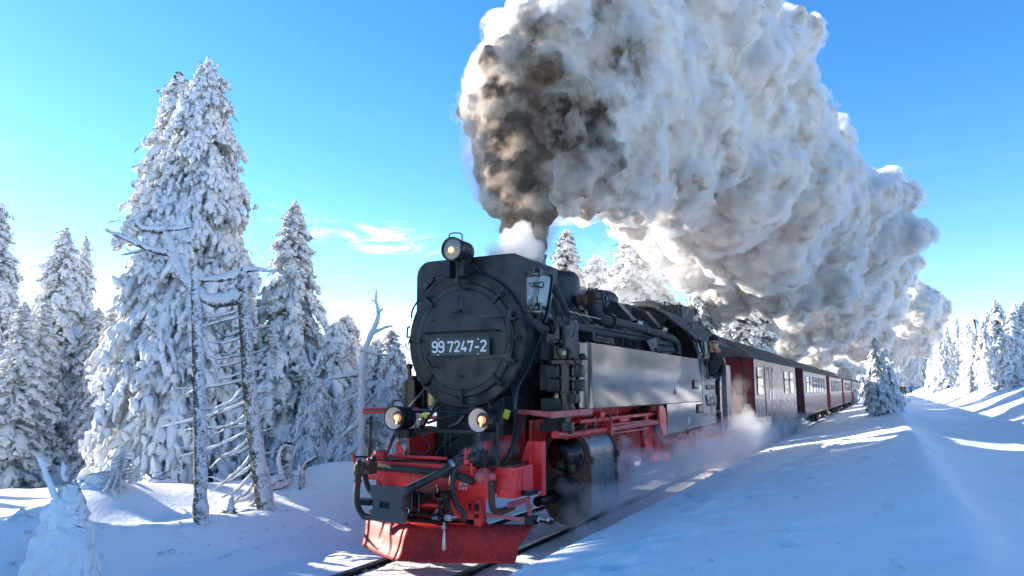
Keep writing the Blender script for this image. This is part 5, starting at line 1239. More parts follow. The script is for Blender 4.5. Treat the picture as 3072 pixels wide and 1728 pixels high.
q = MB(); [q.sphere((1.12,13.95+i*.07,2.915),.012,5) for i in range(18)]; B_(q,'rivets','black_gloss',roof_)
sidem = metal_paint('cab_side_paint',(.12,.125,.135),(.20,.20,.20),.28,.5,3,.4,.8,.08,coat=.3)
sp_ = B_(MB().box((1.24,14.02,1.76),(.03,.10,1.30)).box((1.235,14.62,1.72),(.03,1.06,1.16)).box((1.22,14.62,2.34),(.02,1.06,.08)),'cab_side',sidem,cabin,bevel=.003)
a0 = lambda x,y: S('Z3',x,y,X=1.255)
def panel(n_, m_, x0,y0,x1,y1, par, th=.012, X=1.252):
    p0,p1 = S('Z3',x0,y0,X=X),S('Z3',x1,y1,X=X); return B_(MB().box((X+th/2,(p0.y+p1.y)/2,(p0.z+p1.z)/2),(th,abs(p1.y-p0.y),abs(p0.z-p1.z))),n_,m_,par,bevel=.003)
panel('hand_slot','black_gloss',1742,1078,1832,1133,cabin,.004); B_(MB().cyl(a0(1742,1105)+Vector((.02,0,0)),a0(1832,1102)+Vector((.02,0,0)),.014,8),'slot_bar','steel',cabin)
panel('works_plate','black_flat',1752,1155,1824,1198,cabin,.014)
np_ = panel('side_number_plate','black_flat',1760,1255,1848,1343,cabin,.016)
mb, w = lettering('99 7247-2', S('Z3',1764,1322,X=1.269), (0,1,0), (0,0,1), (1,0,0), .16, .15, .006, wide=1.0); wv = (S('Z3',1845,1300,X=1.27)-S('Z3',1764,1300,X=1.27)).length
mb, _ = lettering('99 7247-2', S('Z3',1764,1325,X=1.269), (0,1,0), (0,0,1), (1,0,0), .16, .16, .006, wide=wv/w); B_(mb,'side_plate_figures','steel',np_,smooth=0)
q = MB(); m_, w = lettering('BW  WR', S('Z3',1764,1183,X=1.267), (0,1,0), (0,0,1), (1,0,0), .07, .16, .004, wide=1.3); B_(m_,'works_plate_letters','steel',np_,smooth=0)
m_, w = lettering('HSB', S('Z3',1800,1395,X=1.2515), (0,1,0), (0,0,1), (1,0,0), .11, .16, .006, wide=1.5); B_(m_,'side_letters','steel',cabin,smooth=0)
p0,p1 = S('Z4',1340,292,X=1.252),S('Z4',1442,350,X=1.252); B_(MB().box((1.254,(p0.y+p1.y)/2,(p0.z+p1.z)/2),(.006,p1.y-p0.y,p0.z-p1.z)),'lower_slot','black_gloss',cabin)
q = MB(); [q.bolts([(1.25,14.12+i*.075,1.18)],.008,.006) for i in range(14)]; [q.bolts([(1.25,15.12,1.2+i*.08)],.008,.006) for i in range(13)]; B_(q,'rivets','black_gloss',cabin)
# side window, open, leaning inwards
glassy = M['glass']
wd = B_(MB().bar((1.245,13.93,2.40),(1.15,13.93,2.86),.05,.04).bar((1.245,14.30,2.40),(1.16,14.30,2.84),.03,.04).bar((1.15,13.93,2.85),(1.15,15.15,2.85),.04,.04).bar((1.24,13.93,2.40),(1.24,15.15,2.40),.05,.03),'side_window_frame','black_gloss',cabin)
B_(MB().add([(1.243,13.95,2.41),(1.243,14.29,2.41),(1.155,14.29,2.84),(1.148,13.95,2.85)],[(0,1,2,3)]),'side_window_pane',glassy,wd)
q = MB().bar((1.25,14.30,2.42),(1.33,14.33,2.42),.02,.02).bar((1.25,14.30,2.80),(1.31,14.33,2.80),.02,.02).bar((1.33,14.33,2.42),(1.31,14.33,2.80),.02,.02); B_(q,'wind_deflector','black_gloss',wd)
B_(MB().add([(1.26,14.305,2.43),(1.325,14.328,2.43),(1.305,14.328,2.79),(1.25,14.305,2.79)],[(0,1,2,3)]),'deflector_pane',glassy,wd)
B_(MB().box((0,15.0,1.35),(2.36,2.2,.06)).box((.3,15.16,2.2),(.05,.05,1.2)).box((0,16.05,2.02),(2.25,.06,1.56)).box((0,16.05,3.0),(1.5,.06,.42)),'cab_interior',plain('cab_dark',(.012,.012,.013),.7),cabin)
B_(MB().cyl(S('C',583,535,X=1.27),S('C',598,1130,X=1.27),.02,8).tube([S('C',603,1135,X=1.27),S('C',608,1200,X=1.28),S('C',622,1310,X=1.30)],.028,8),'door_handrail','steel',cabin)
bk = B_(MB().box((1.0,16.5,1.64),(.50,.72,1.47)).box((-1.0,16.5,1.64),(.5,.72,1.47)).box((0,16.55,1.8),(1.5,.6,1.3)),'coal_bunker',metal_paint('bunker_paint',(.075,.06,.072),(.14,.12,.14),.3,.45,2.5,.4,.8,.08,coat=.3),bevel=.01)
B_(MB().bar((1.25,16.13,.95),(1.25,16.13,2.40),.03,.10,up=(1,0,0)).tube([(1.2,16.2,2.38),(1.2,16.2,2.50),(1.2,16.4,2.50),(1.2,16.42,2.38)],.025,8,smooth=3),'bunker_edge','steel',bk)
q = MB(); [q.box((1.252,16.35,z),(.01,.10,.13)) for z in (1.95,1.50,1.12)]; B_(q,'bunker_slots','black_gloss',bk)
B_(MB().box((1.24,13.95,1.065),(.03,2.35,.07)).bolts([(1.255,13.0+i*.45,1.065) for i in range(5)],.014,.008),'cab_valance','red_pale',bevel=.003)
q = MB().box((1.0,16.45,.55),(.45,.75,.62)).box((.6,14.5,.8),(.6,2.2,.35)).box((1.24,15.9,1.02),(.05,.12,.30)); [q.box((1.15,y,.85),(.05,.08,.45)) for y in (13.6,14.1,14.6)]; B_(q,'rear_frame','red_dirty',bevel=.004)
B_(MB().box((1.22,15.35,.72),(.22,.30,.04)).box((1.18,15.35,.9),(.03,.06,.4)),'cab_step','black_gloss')
# right front footsteps
q = MB().box(S('Z1',1340,822,Y=6.72),(.10,.14,.05)).box(S('Z1',1392,812,Y=6.95),(.10,.10,.04)).box(S('Z1',1365,1030,Y=6.6),(.10,.12,.09)).box(S('Z1',1450,1030,Y=6.75),(.24,.10,.035),('Y',R(8))); st = B_(q,'front_footsteps',M['black_gloss'],bevel=.006)
B_(MB().bar(S('Z1',1328,880,Y=6.66),S('Z1',1352,940,Y=6.63),.05,.03).bar(S('Z1',1352,940,Y=6.63),S('Z1',1356,1000,Y=6.6),.05,.03).bar(S('Z1',1190,920,Y=6.6),S('Z1',1350,870,Y=6.95),.03,.05).bar(S('Z1',1000,985,Y=6.5),S('Z1',1330,1028,Y=6.6),.02,.035),'step_hanger','red_pale',st)
for tx in ((1400,830),(1490,1045),(1370,1010)):
    MB()
q = MB(); rr = random.Random(8)
for i in range(36): q.sphere(S('Z1',rr.uniform(1335,1510),1022+rr.uniform(-10,12),Y=6.68)+Vector((0,rr.uniform(-.05,.05),0)),rr.uniform(.008,.02),5)
for i in range(14): q.sphere(S('Z1',rr.uniform(1380,1430),820+rr.uniform(-8,8),Y=6.93),rr.uniform(.006,.014),5)
B_(q,'step_ice','snow_cap',st)
# ------------------------------------------------------------------ the wagons
def wagon(name, Lb, label, cat, group, windows, door=None, two_tone=True):
    root = empty(name, (0,0,0)); tag(root, label, cat, group)
    hw, z0, ze, zr = 1.2, .72, 2.69, 3.30
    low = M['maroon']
    sides = MB()
    zc = 1.62 if two_tone else ze
    for s_ in (-1, 1):
        sides.box((s_*(hw-.02), Lb/2, (z0+zc)/2), (.04, Lb, zc-z0))
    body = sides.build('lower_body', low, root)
    if two_tone:
        q = MB()
        for s_ in (-1, 1): q.box((s_*(hw-.02), Lb/2, (zc+ze)/2), (.04, Lb, ze-zc-.003))
        q.build('upper_body', M['cream'], root)
    # planked relief: thin battens standing proud
    q = MB()
    n = int(Lb/.55)
    if two_tone:
        for i in range(n+1): q.box((hw+.004, .03+i*(Lb-.06)/n, (z0+zc)/2), (.008,.022,zc-z0-.06))
    for z in ((zc,) if two_tone else ()): q.box((hw+.006, Lb/2, z), (.012, Lb, .03))
    q.box((hw+.005, Lb/2, z0+.03), (.01, Lb, .05)); q.box((hw+.005, Lb/2, ze-.03), (.01, Lb, .04))
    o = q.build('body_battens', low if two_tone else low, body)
    rp = [(-1.28,ze-.01),(-1.28,ze+.03)] + [(-1.28+2.56*i/16, ze+.03+(zr-ze)*math.sin(math.pi*i/16)**.85) for i in range(1,16)] + [(1.28,ze+.03),(1.28,ze-.01)]
    inner = [(x*.965, z-.03) for x, z in rp[1:-1]]
    rf_ = MB().prism(rp + inner[::-1] if False else rp, 1, -1.12, Lb+1.12).build('roof', M['roof'], root, smooth=60)
    for i in range(int(Lb/1.5)):
        q = MB().prism([(x, z+.004) for x, z in rp[1:-1]] + [(x, z-.01) for x, z in rp[1:-1]][::-1], 1, .2+i*1.5, .23+i*1.5)
        q.build('roof_seam', M['roof'], rf_, smooth=60)
    q = MB()
    for y in (Lb*.2, Lb*.4, Lb*.6, Lb*.8): q.box((-.15,y,zr+.012), (.26,.20,.05))
    q.build('roof_vent', M['roof'], rf_)
    for y in (.02, Lb-.02):
        e = MB().prism([(-hw+.04,z0)] + [(x*.93, z-.02) for x, z in rp[1:-1]] + [(hw-.04,z0)], 1, y-.02, y+.02).build('end_wall', M['maroon_end'], root)
        e2 = MB().box((0, y + (-.025 if y < 1 else .025), 1.62), (.75,.012,1.7)).build('end_door', M['maroon_end'], e)
        d = -1 if y < 1 else 1
        MB().box((0,y+d*.56,z0-.02),(2.3,1.1,.08)).build('end_platform', M['black_flat'], root)
        MB().box((.55,y+d*.6,z0+.035),(.9,.8,.04)).build('platform_snow', M['snow_cap'], root)
        g_ = MB()
        for s_ in (-1, 1):
            x = s_*1.08
            g_.tube([(x,y+d*1.05,z0),(x,y+d*1.05,2.55),(x-s_*.06,y+d*1.05,2.66),(x-s_*.4,y+d*1.05,2.69)],.02,6)
            g_.tube([(x,y+d*.95,z0+.15),(x,y+d*.85,z0+.1),(x,y+d*.75,z0+.15),(x,y+d*.75,2.0),(x,y+d*.82,2.07),(x,y+d*.95,2.07)],.017,6,smooth=2)
            g_.tube([(s_*.35,y+d*1.05,z0),(s_*.35,y+d*1.05,1.7),(x,y+d*1.05,1.7)],.015,6)
        g_.build('platform_railing', M['black_gloss'], root)
    wf_ = []
    for (yc, w, zb, zt, mid) in windows:
        for s_ in (1, -1):
            R_ = .10; P = [(yc-w/2+R_*(1-math.cos(R(a))) if k_<2 else 0, 0) for k_ in range(0) for a in ()]
            P = [(yy, zz) for yy, zz in rrect(yc-w/2, yc+w/2, zb, zt, min(.09,w*.3), 4)]
            x0_ = hw if s_ > 0 else -hw
            fr = MB().prism(P, 0, x0_+s_*.001, x0_+s_*.018).build('window', M['black_gloss'], root, smooth=30)
            P2 = [(yy, zz) for yy, zz in rrect(yc-w/2+.035, yc+w/2-.035, zb+.035, zt-.035, min(.07,w*.25), 4)]
            MB().prism(P2, 0, x0_+s_*.0185, x0_+s_*.021).build('pane', M['glass'], fr)
            if mid:
                MB().box((x0_+s_*.026, yc, zb+(zt-zb)*.62), (.012, w-.07, .045)).box((x0_+s_*.024, yc, zb+(zt-zb)*.62), (.010, w-.07, .075)).build('window_bar', M['brass'], fr)
    if door:
        yc, w, zb, zt = door
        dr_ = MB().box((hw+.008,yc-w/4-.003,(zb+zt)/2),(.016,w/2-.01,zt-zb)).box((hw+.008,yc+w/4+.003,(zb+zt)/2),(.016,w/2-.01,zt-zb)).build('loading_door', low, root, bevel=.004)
        MB().box((hw+.02,yc-w*.12,(zt+zb)/2+.28),(.016,.10,1.0)).box((hw+.02,yc+w*.16,(zt+zb)/2+.28),(.016,.10,1.0)).build('door_window', M['glass'], dr_)
        MB().box((hw+.02,yc+w*.30,zb+.15),(.02,.05,.10)).box((hw+.02,yc-w*.25,zb+.12),(.02,.05,.10)).box((hw+.02,yc-w*.3,zt-.12),(.02,.05,.1)).box((hw+.02,yc+w*.25,zt-.12),(.02,.05,.1)).box((hw+.02,yc,zb-.02),(.04,w,.03)).build('door_hinges', M['black_gloss'], dr_)
    # underframe, bogies, truss
    MB().box((0,Lb/2,.62),(1.7,Lb+1.6,.14)).box((1.0,Lb/2,.655),(.06,Lb,.10)).box((.9,Lb*.5,.42),(.5,1.1,.32)).box((.9,Lb*.36,.45),(.4,.5,.25)).build('underframe', M['black_flat'], root)
    MB().bar((1.02,Lb*.25,.62),(1.02,Lb*.38,.28),.04,.04).bar((1.02,Lb*.38,.28),(1.02,Lb*.62,.28),.04,.04).bar((1.02,Lb*.62,.28),(1.02,Lb*.75,.62),.04,.04).build('truss_rod', M['black_flat'], root)
    for yb in (Lb*.14, Lb*.86):
        bg_ = MB().box((.70,yb,.42),(.07,1.9,.13)).box((-.70,yb,.42),(.07,1.9,.13)).box((0,yb,.45),(1.5,.25,.2)).build('bogie', M['black_flat'], root)
        for y in (yb-.65, yb+.65):
            MB().cyl((-.6,y,.32),(.6,y,.32),.05,8).cyl((.48,y,.32),(.58,y,.32),.32,24).cyl((-.58,y,.32),(-.48,y,.32),.32,24).cyl((.58,y,.32),(.62,y,.32),.12,12).build('wheelset', M['rail'], bg_)
            MB().box((.74,y,.34),(.12,.22,.24)).build('axle_box', M['black_gloss'], bg_)
        q = MB()
        for y in (yb-.28, yb+.28):
            for i in range(5): q.cyl((.78,y,.24+i*.05),(.78,y,.265+i*.05),.075,10)
        q.build('springs', M['black_gloss'], bg_)
        MB().box((.80,yb,.56),(.18,1.2,.03)).build('bogie_snow', M['snow_cap'], bg_)
    return root
M['brass'] = plain('window_brass', (.42,.34,.17), .35, .5, .2, 20, .05)
Y1 = 20.45
def wy(x, k='W'): return S(k, x, 700, X=1.2).y - Y1
wins = []
for x0_, x1_ in ((415,490),(780,828),(857,903)):
    a, b = wy(x0_), wy(x1_); wins.append(((a+b)/2, b-a, 1.66, 2.47, True))
da, db = wy(520), wy(655)
bg_w = wagon('baggage_wagon', 9.9, 'dark red baggage wagon with double loading doors, first behind the engine', 'railway wagon', None, wins, ((da+db)/2, db-da, .92, 2.55), two_tone=False)
# its red pole, little plate and lettering marks on the near end
MB().bar((.42,-.10,2.30),(.98,-.10,.95),.035,.03,up=(0,1,0)).build('signal_pole', M['red'], bg_w, label='bright red pole leaning across the near end')
MB().box((.18,-.012,2.36),(.10,.012,.09)).build('end_plate', M['white_paint'], bg_w)
tan_ = plain('faded_lettering',(.34,.24,.17),.5,0,.3,20,0)
q = MB()
for x0_, z_, w_, h_ in ((400,1.50,.10,.10),(412,1.50,.06,.10),(445,1.52,.16,.06),(403,1.35,.06,.12),(715,1.42,.32,.10),(728,1.30,.22,.06),(680,.86,1.4,.04)):
    q.box((1.2035, wy(x0_)+w_/2, z_), (.003, w_, h_))
q.build('side_markings', tan_, bg_w, smooth=0)
bg_w.location = (0, Y1, 0)
def coach(n, w, mid=True, L=12.75):
    p = (L-1.4)/n
    return wagon('passenger_coach', L, '', 'railway carriage', 'cream and red coaches behind the baggage wagon', [(.75+p*(i+.5), p*w, 1.70, 2.47, mid) for i in range(n)])
c1, c2, c3 = coach(7,.70), coach(6,.60), coach(9,.72)
LBS = ['cream over red coach, second vehicle behind the engine, seven tall windows','cream over red coach, third vehicle behind the engine, six tall windows',
       'cream over red coach, fourth vehicle of the train','cream over red coach, fifth vehicle of the train','cream over red coach, sixth vehicle, half lost in the distance','last visible cream over red coach, at the tree']
COACHES = [c1, c2, c3, copy_tree(c3), copy_tree(c1), copy_tree(c2)]
for i, o in enumerate(COACHES):
    o.location = (0, 33.4 + 15.75*i, -.06 - .02*i); o['label'] = LBS[i]; o.rotation_euler = (0, 0, 0)
# ------------------------------------------------------------------ smoke and steam
def sph(n):
    bm = bmesh.new(); bmesh.ops.create_icosphere(bm, subdivisions=n, radius=1.0)
    V = np.array([v.co[:] for v in bm.verts]); F = np.array([[v.index for v in f.verts] for f in bm.faces]); bm.free(); return V, F
ICO2, ICO1 = sph(3), sph(2)
def cloud(name, balls, voxel, mat, disp=(), smooth_it=0, parent=None):
    V, F, n = [], [], 0
    for (c, r, sh) in balls:
        v, f = (ICO2 if r > voxel*5 else ICO1)
        V.append(v*np.array(r)*np.array(sh) + np.array(c)); F.append(f + n); n += len(v)
    me = raw_mesh(name, np.concatenate(V), np.concatenate(F), mat)
    o = link(name, me, parent)
    rm = o.modifiers.new('union', 'REMESH'); rm.mode = 'VOXEL'; rm.voxel_size = voxel; rm.use_smooth_shade = True
    if smooth_it:
        sm_ = o.modifiers.new('smooth', 'SMOOTH'); sm_.iterations = smooth_it; sm_.factor = .5
    for i, (typ, size, strength) in enumerate(disp):
        t = bpy.data.textures.new(name + '_billow%d' % i, typ)
        t.noise_scale = size
        if typ == 'VORONOI': t.distance_metric = 'DISTANCE'; t.noise_intensity = 1.3
        if typ == 'CLOUDS': t.noise_depth = 4
        if typ == 'MUSGRAVE': pass
        d = o.modifiers.new('billow', 'DISPLACE'); d.texture = t; d.texture_coords = 'GLOBAL'; d.strength = strength; d.mid_level = .5
    return o
PUFF = [  # measured x, y, radius in the photo and depth in metres
 (1612,735,45,9.3),(1595,700,62,9.4),(1580,640,92,9.6),(1555,570,112,9.9),(1540,490,138,10.3),(1560,400,165,10.8),(1500,330,105,10.4),(1530,260,130,10.9),(1620,300,190,11.4),
 (1590,180,140,11.2),(1690,140,170,11.6),(1640,60,120,11.6),(1720,20,150,12),(1700,420,190,11.8),(1660,520,120,11.2),(1790,330,210,12.6),(1830,160,240,13),(1800,-20,200,13),(1840,470,150,13),(1760,560,90,12.3),
 (1960,380,220,14.5),(1990,180,250,14.8),(1960,-10,230,15),(2010,560,120,15.5),(1900,560,110,14),(2110,60,190,16),(2190,30,70,16),(2130,260,240,16.5),(2120,450,230,17),(2160,600,170,18),
 (2270,110,85,17),(2345,105,80,17.3),(2415,105,55,17.5),(2300,180,60,17.3),(2260,290,165,18.5),(2350,320,40,18.5),(2290,470,220,20),(2280,640,190,21),(2200,740,110,21),(2060,700,80,19),
 (2400,450,90,22),(2470,470,62,23),(2410,600,200,24),(2520,570,100,26),(2580,545,45,27),(2620,630,68,29),(2540,700,180,29),(2400,780,160,27),(2320,850,90,26),(2660,560,34,30),(2650,710,68,33),
 (1890,650,70,18),(1990,700,90,21),(2080,780,90,24),(2180,850,100,27),(2270,940,90,31),(2360,1020,70,36),(2440,1065,45,44),(2540,1090,40,52),(1760,610,55,13.5),(1660,600,60,11.4),(2130,760,120,24),(2640,1060,50,58),
 (2570,805,118,36),(2480,880,140,35),(2680,800,70,38),(2560,950,110,45),(2450,990,80,42),(2400,930,80,35),(2650,905,70,48),(2740,930,75,55),(2800,930,42,60),(2690,1000,85,60),(2600,1020,70,60),(2500,1050,50,55),(2780,990,40,64)]
rs = np.random.RandomState(77)
balls = []; cores = []
for (px, py, r, D) in PUFF:
    c = np.array(S('A', px, py, D=D)); rr_ = r*D/FPX
    cores.append((c, rr_))
    n0 = len(balls); balls.append((c, rr_*.93, (1,1,1)))
    for i in range(20):
        d = rs.randn(3); d /= np.linalg.norm(d); q = rr_*rs.uniform(.22,.38)
        cc = c + d*(rr_*.97 - q*.30)
        balls.append((cc, q, (1,1,1)))
        for j in range(6):
            e = rs.randn(3) + d*.9; e /= np.linalg.norm(e); w = q*rs.uniform(.28,.5)
            c3 = cc + e*(q - w*.25); balls.append((c3, w, (1,1,1)))
            if D < 19 and w > .12:
                for k in range(4):
                    g = rs.randn(3) + e; g /= np.linalg.norm(g); u = w*rs.uniform(.3,.5); balls.append((c3 + g*(w - u*.2), u, (1,1,1)))
def smoke_mat():
    m = bpy.data.materials.new('smoke'); m.use_nodes = True
    n, l = m.node_tree.nodes, m.node_tree.links; b = n['Principled BSDF']
    g = n.new('ShaderNodeNewGeometry')
    def nt(s_, d=5, r=.6, dist=.6):
        t = n.new('ShaderNodeTexNoise'); t.inputs['Scale'].default_value = s_; t.inputs['Detail'].default_value = d
        t.inputs['Roughness'].default_value = r; t.inputs['Distortion'].default_value = dist; l.new(g.outputs['Position'], t.inputs['Vector']); return t.outputs[0]
    big, mid, fine = nt(.42,3), nt(1.3,5,.62,.3), nt(5.5,5,.65,.2)
    def near(c, rad, soft):
        d = n.new('ShaderNodeVectorMath'); d.operation = 'DISTANCE'; l.new(g.outputs['Position'], d.inputs[0]); d.inputs[1].default_value = c
        v = mth(n, l, 'ADD', d.outputs['Value'], mth(n, l, 'MULTIPLY', mth(n, l, 'SUBTRACT', mid, .5), 2.2*soft))
        v = mth(n, l, 'ADD', v, mth(n, l, 'MULTIPLY', mth(n, l, 'SUBTRACT', big, .5), 1.6*soft))
        return ramp(n, l, v, rad + soft*.5, rad - soft*.5)
    # soot hangs near the chimney, thinning into clean steam further on
    white = (.80,.755,.70); warm = (.60,.49,.39)
    col = mixc(n, l, ramp(n, l, mid, .46, .68), white, warm)
    soot = None
    for px, py, D, rad, soft in ((1600,660,8.9,.9,.5),(1600,540,9.1,1.05,.8),(1640,410,9.5,1.25,1.3),(1660,280,10.0,1.2,1.3),(1780,420,10.2,1.15,1.3),(1650,170,10.2,.8,1.2),(1850,120,11.4,.7,1.2),(1720,560,10.2,.7,1.0)):
        f = near(tuple(S('A', px, py, D=D)), rad, soft); soot = f if soot is None else mth(n, l, 'MAXIMUM', soot, f)
    brown = mixc(n, l, ramp(n, l, nt(2.1,4), .38, .62), (.075,.046,.027), (.19,.125,.08))
    col = mixc(n, l, mth(n, l, 'MULTIPLY', soot, .96), col, brown)
    dk = None
    for px, py, D, rad, soft in ((1700,380,10.2,.45,.5),(1620,340,9.6,.30,.4),(1790,400,10.9,.45,.5),(1590,720,8.95,.25,.3)):
        f = near(tuple(S('A', px, py, D=D)), rad, soft); dk = f if dk is None else mth(n, l, 'MAXIMUM', dk, f)
    col = mixc(n, l, mth(n, l, 'MULTIPLY', dk, .85), col, (.028,.024,.022))
    l.new(col, b.inputs['Base Color'])
    b.inputs['Roughness'].default_value = 1; b.inputs['Specular IOR Level'].default_value = 0
    b1 = bump(n, l, None, mid, .35, .25)
    bump(n, l, b, fine, .7, .06, b1)
    # light filters through the thin outer billows
    tr = n.new('ShaderNodeBsdfTranslucent'); l.new(col, tr.inputs['Color'])
    ms = n.new('ShaderNodeMixShader'); ms.inputs[0].default_value = .26
    l.new(b.outputs[0], ms.inputs[1]); l.new(tr.outputs[0], ms.inputs[2]); l.new(ms.outputs[0], n['Material Output'].inputs['Surface'])
    return m
plume = empty('smoke_plume', (0, 8.9, 3.7)); tag(plume, 'huge brown to white plume of smoke billowing from the chimney back over the train', 'smoke')
pc = cloud('smoke_billows', [(c, r - .03, sh) for c, r, sh in balls if r > .10], .066, smoke_mat(), disp=(('CLOUDS',.22,.08),('CLOUDS',.07,.05)), parent=plume); pc.matrix_parent_inverse = plume.matrix_basis.inverted()
def veil_mat(name, dens, col=(.93,.93,.95), an=.2):
    m = bpy.data.materials.new(name); m.use_nodes = True
    n, l = m.node_tree.nodes, m.node_tree.links; n.remove(n['Principled BSDF'])
    v = n.new('ShaderNodeVolumeScatter'); v.inputs['Color'].default_value = (*col, 1); v.inputs['Density'].default_value = dens; v.inputs['Anisotropy'].default_value = an
    l.new(v.outputs[0], n['Material Output'].inputs['Volume']); return m
shell = [(c, r + .15, (1,1,1)) for c, r, _ in balls if r > .25]
sooty = [tuple(S('A', px, py, D=D)) + (r*D/FPX*1.15,) for px, py, r, D in PUFF if (px < 1710 and 240 < py < 745 and px > 1510) or (px < 1800 and 380 < py < 480) or (px, py) in ((1590,180),(1530,260))]
SO = np.array(sooty)
def is_soot(c): return bool((np.linalg.norm(SO[:,:3] - np.array(c), axis=1) < SO[:,3]*.95).any())
shw = [b for b in shell if not is_soot(b[0])]; shs = [b for b in shell if is_soot(b[0])]
def torn_mat(name, dens, col, rate):
    m = veil_mat(name, dens, col, .2); n, l = m.node_tree.nodes, m.node_tree.links
    v = [x for x in n if x.type == 'VOLUME_SCATTER'][0]; g = n.new('ShaderNodeNewGeometry')
    t = n.new('ShaderNodeTexNoise'); t.inputs['Scale'].default_value = 2.3; t.inputs['Detail'].default_value = 7; t.inputs['Roughness'].default_value = .66
    l.new(g.outputs['Position'], t.inputs['Vector']); l.new(ramp(n, l, t.outputs[0], .48, .58, 0, dens), v.inputs['Density'])
    m.cycles.volume_step_rate = rate; m.cycles.homogeneous_volume = False; return m
for nm, bl_, vm_ in (('smoke_veil', shw, torn_mat('thin_smoke', 8.0, (.975,.945,.905), .013)), ('soot_veil', shs, torn_mat('thin_soot', 6.5, (.46,.34,.24), .09))):
    vl = cloud(nm, bl_, .10, vm_, disp=(('CLOUDS',.5,.25),), parent=plume); vl.matrix_parent_inverse = plume.matrix_basis.inverted()
# drifting steam low along the near side, at the chimney foot and over the front platform
def steam(name, specs, dens, voxel, label, disp=.25, n_sub=10, seed=1):
    """a puff: three nested ragged shells of thin vapour, so that its edge is soft"""
    root = empty(name, tuple(specs[0][0])); tag(root, label, 'steam')
    vm = veil_mat(name + '_vapour', dens*.45, (.95,.95,.96), .35)
    for k, sc in enumerate((1.25, .9, .6)):
        r1 = np.random.RandomState(seed + k*31); bl = []
        for (c, r) in specs:
            c = np.array(c); bl.append((c, r*sc, (1,1,.8)))
            for i in range(n_sub):
                d = r1.randn(3); d /= np.linalg.norm(d); q = r*sc*r1.uniform(.18,.5); bl.append((c + d*r*sc*r1.uniform(.8,1.25), q, (1,1,1)))
        rm_ = float(np.mean([r for _, r in specs]))
        o = cloud('vapour', bl, voxel*(1.4 if k == 0 else 1), vm, disp=(('CLOUDS',rm_*1.6,rm_*1.1),('CLOUDS',rm_*.5,rm_*.5)), parent=root); o.matrix_parent_inverse = root.matrix_basis.inverted()
    return root
def px_(x, y, X): return tuple(S('A', x, y, X=X))
low = [(px_(x,y,X), r) for x,y,X,r in ((1900,1430,1.5,.22),(1960,1430,1.5,.30),(2030,1400,1.5,.34),(2100,1370,1.55,.36),(2160,1350,1.6,.42),(2230,1320,1.6,.40),(2290,1310,1.6,.34),(1850,1480,1.45,.22),(1790,1510,1.4,.18),(2250,1280,1.6,.30),(2060,1430,1.55,.3),(2340,1290,1.6,.3),(2400,1275,1.6,.3))]
steam('steam', low, 2.5, .055, 'low bank of pale steam drifting along the track beside the engine wheels', .35, seed=2)
steam('steam', [(px_(x,y,X), r) for x,y,X,r in ((1875,1330,1.35,.09),(1880,1370,1.35,.12),(1905,1365,1.35,.10),(1860,1400,1.35,.08),(1870,1310,1.35,.05))], 3.0, .018, 'small wisp of steam by the red motion bracket behind the cylinder', .14, 7, 3)
steam('steam', [((.35,6.75,1.12),.09),((.48,6.8,1.16),.12),((.60,6.85,1.15),.10),((.25,6.8,1.10),.06),((.70,6.95,1.2),.10),((.42,6.85,1.26),.07)], 2.6, .022, 'puff of steam rising over the front platform beside the oil pot', .12, 7, 4)
steam('steam', [((1.15,7.75,.50),.12),((1.2,7.7,.36),.15),((1.1,7.7,.7),.12),((1.3,7.75,.2),.15)], 1.3, .03, 'faint steam curling over the black cylinder end', .2, 7, 5)
steam('steam', [(tuple(S('A',x,y,D=D)), r) for x,y,D,r in ((1530,745,8.9,.16),(1500,755,8.9,.12),(1560,740,8.9,.18),(1470,765,8.9,.07),(1600,750,9.0,.15),(1550,715,8.9,.13))], 9.0, .03, 'bright white puff of steam just left of the chimney on the hood', .14, 9, 6)
steam('steam', [(tuple(S('A',x,y,D=D)), r) for x,y,D,r in ((1790,850,13,.35),(1850,870,13.5,.4),(1900,830,14,.5),(1960,860,15,.5),(1880,780,14,.5),(1990,800,16,.6),(2060,850,17,.6),(1800,780,13,.35))], .13, .08, 'thin steam drifting behind the engine domes in front of the snowy trees', .4, 9, 7)
steam('steam', [(px_(x,y,X), r) for x,y,X,r in ((2212,1190,1.3,.22),(2206,1230,1.3,.26),(2215,1150,1.3,.18),(2225,1280,1.3,.3),(2213,1170,1.3,.2),(2209,1210,1.3,.25),(2214,1255,1.3,.28))], .35, .04, 'column of steam rising between the cab and the first red wagon', .2, 8, 8)
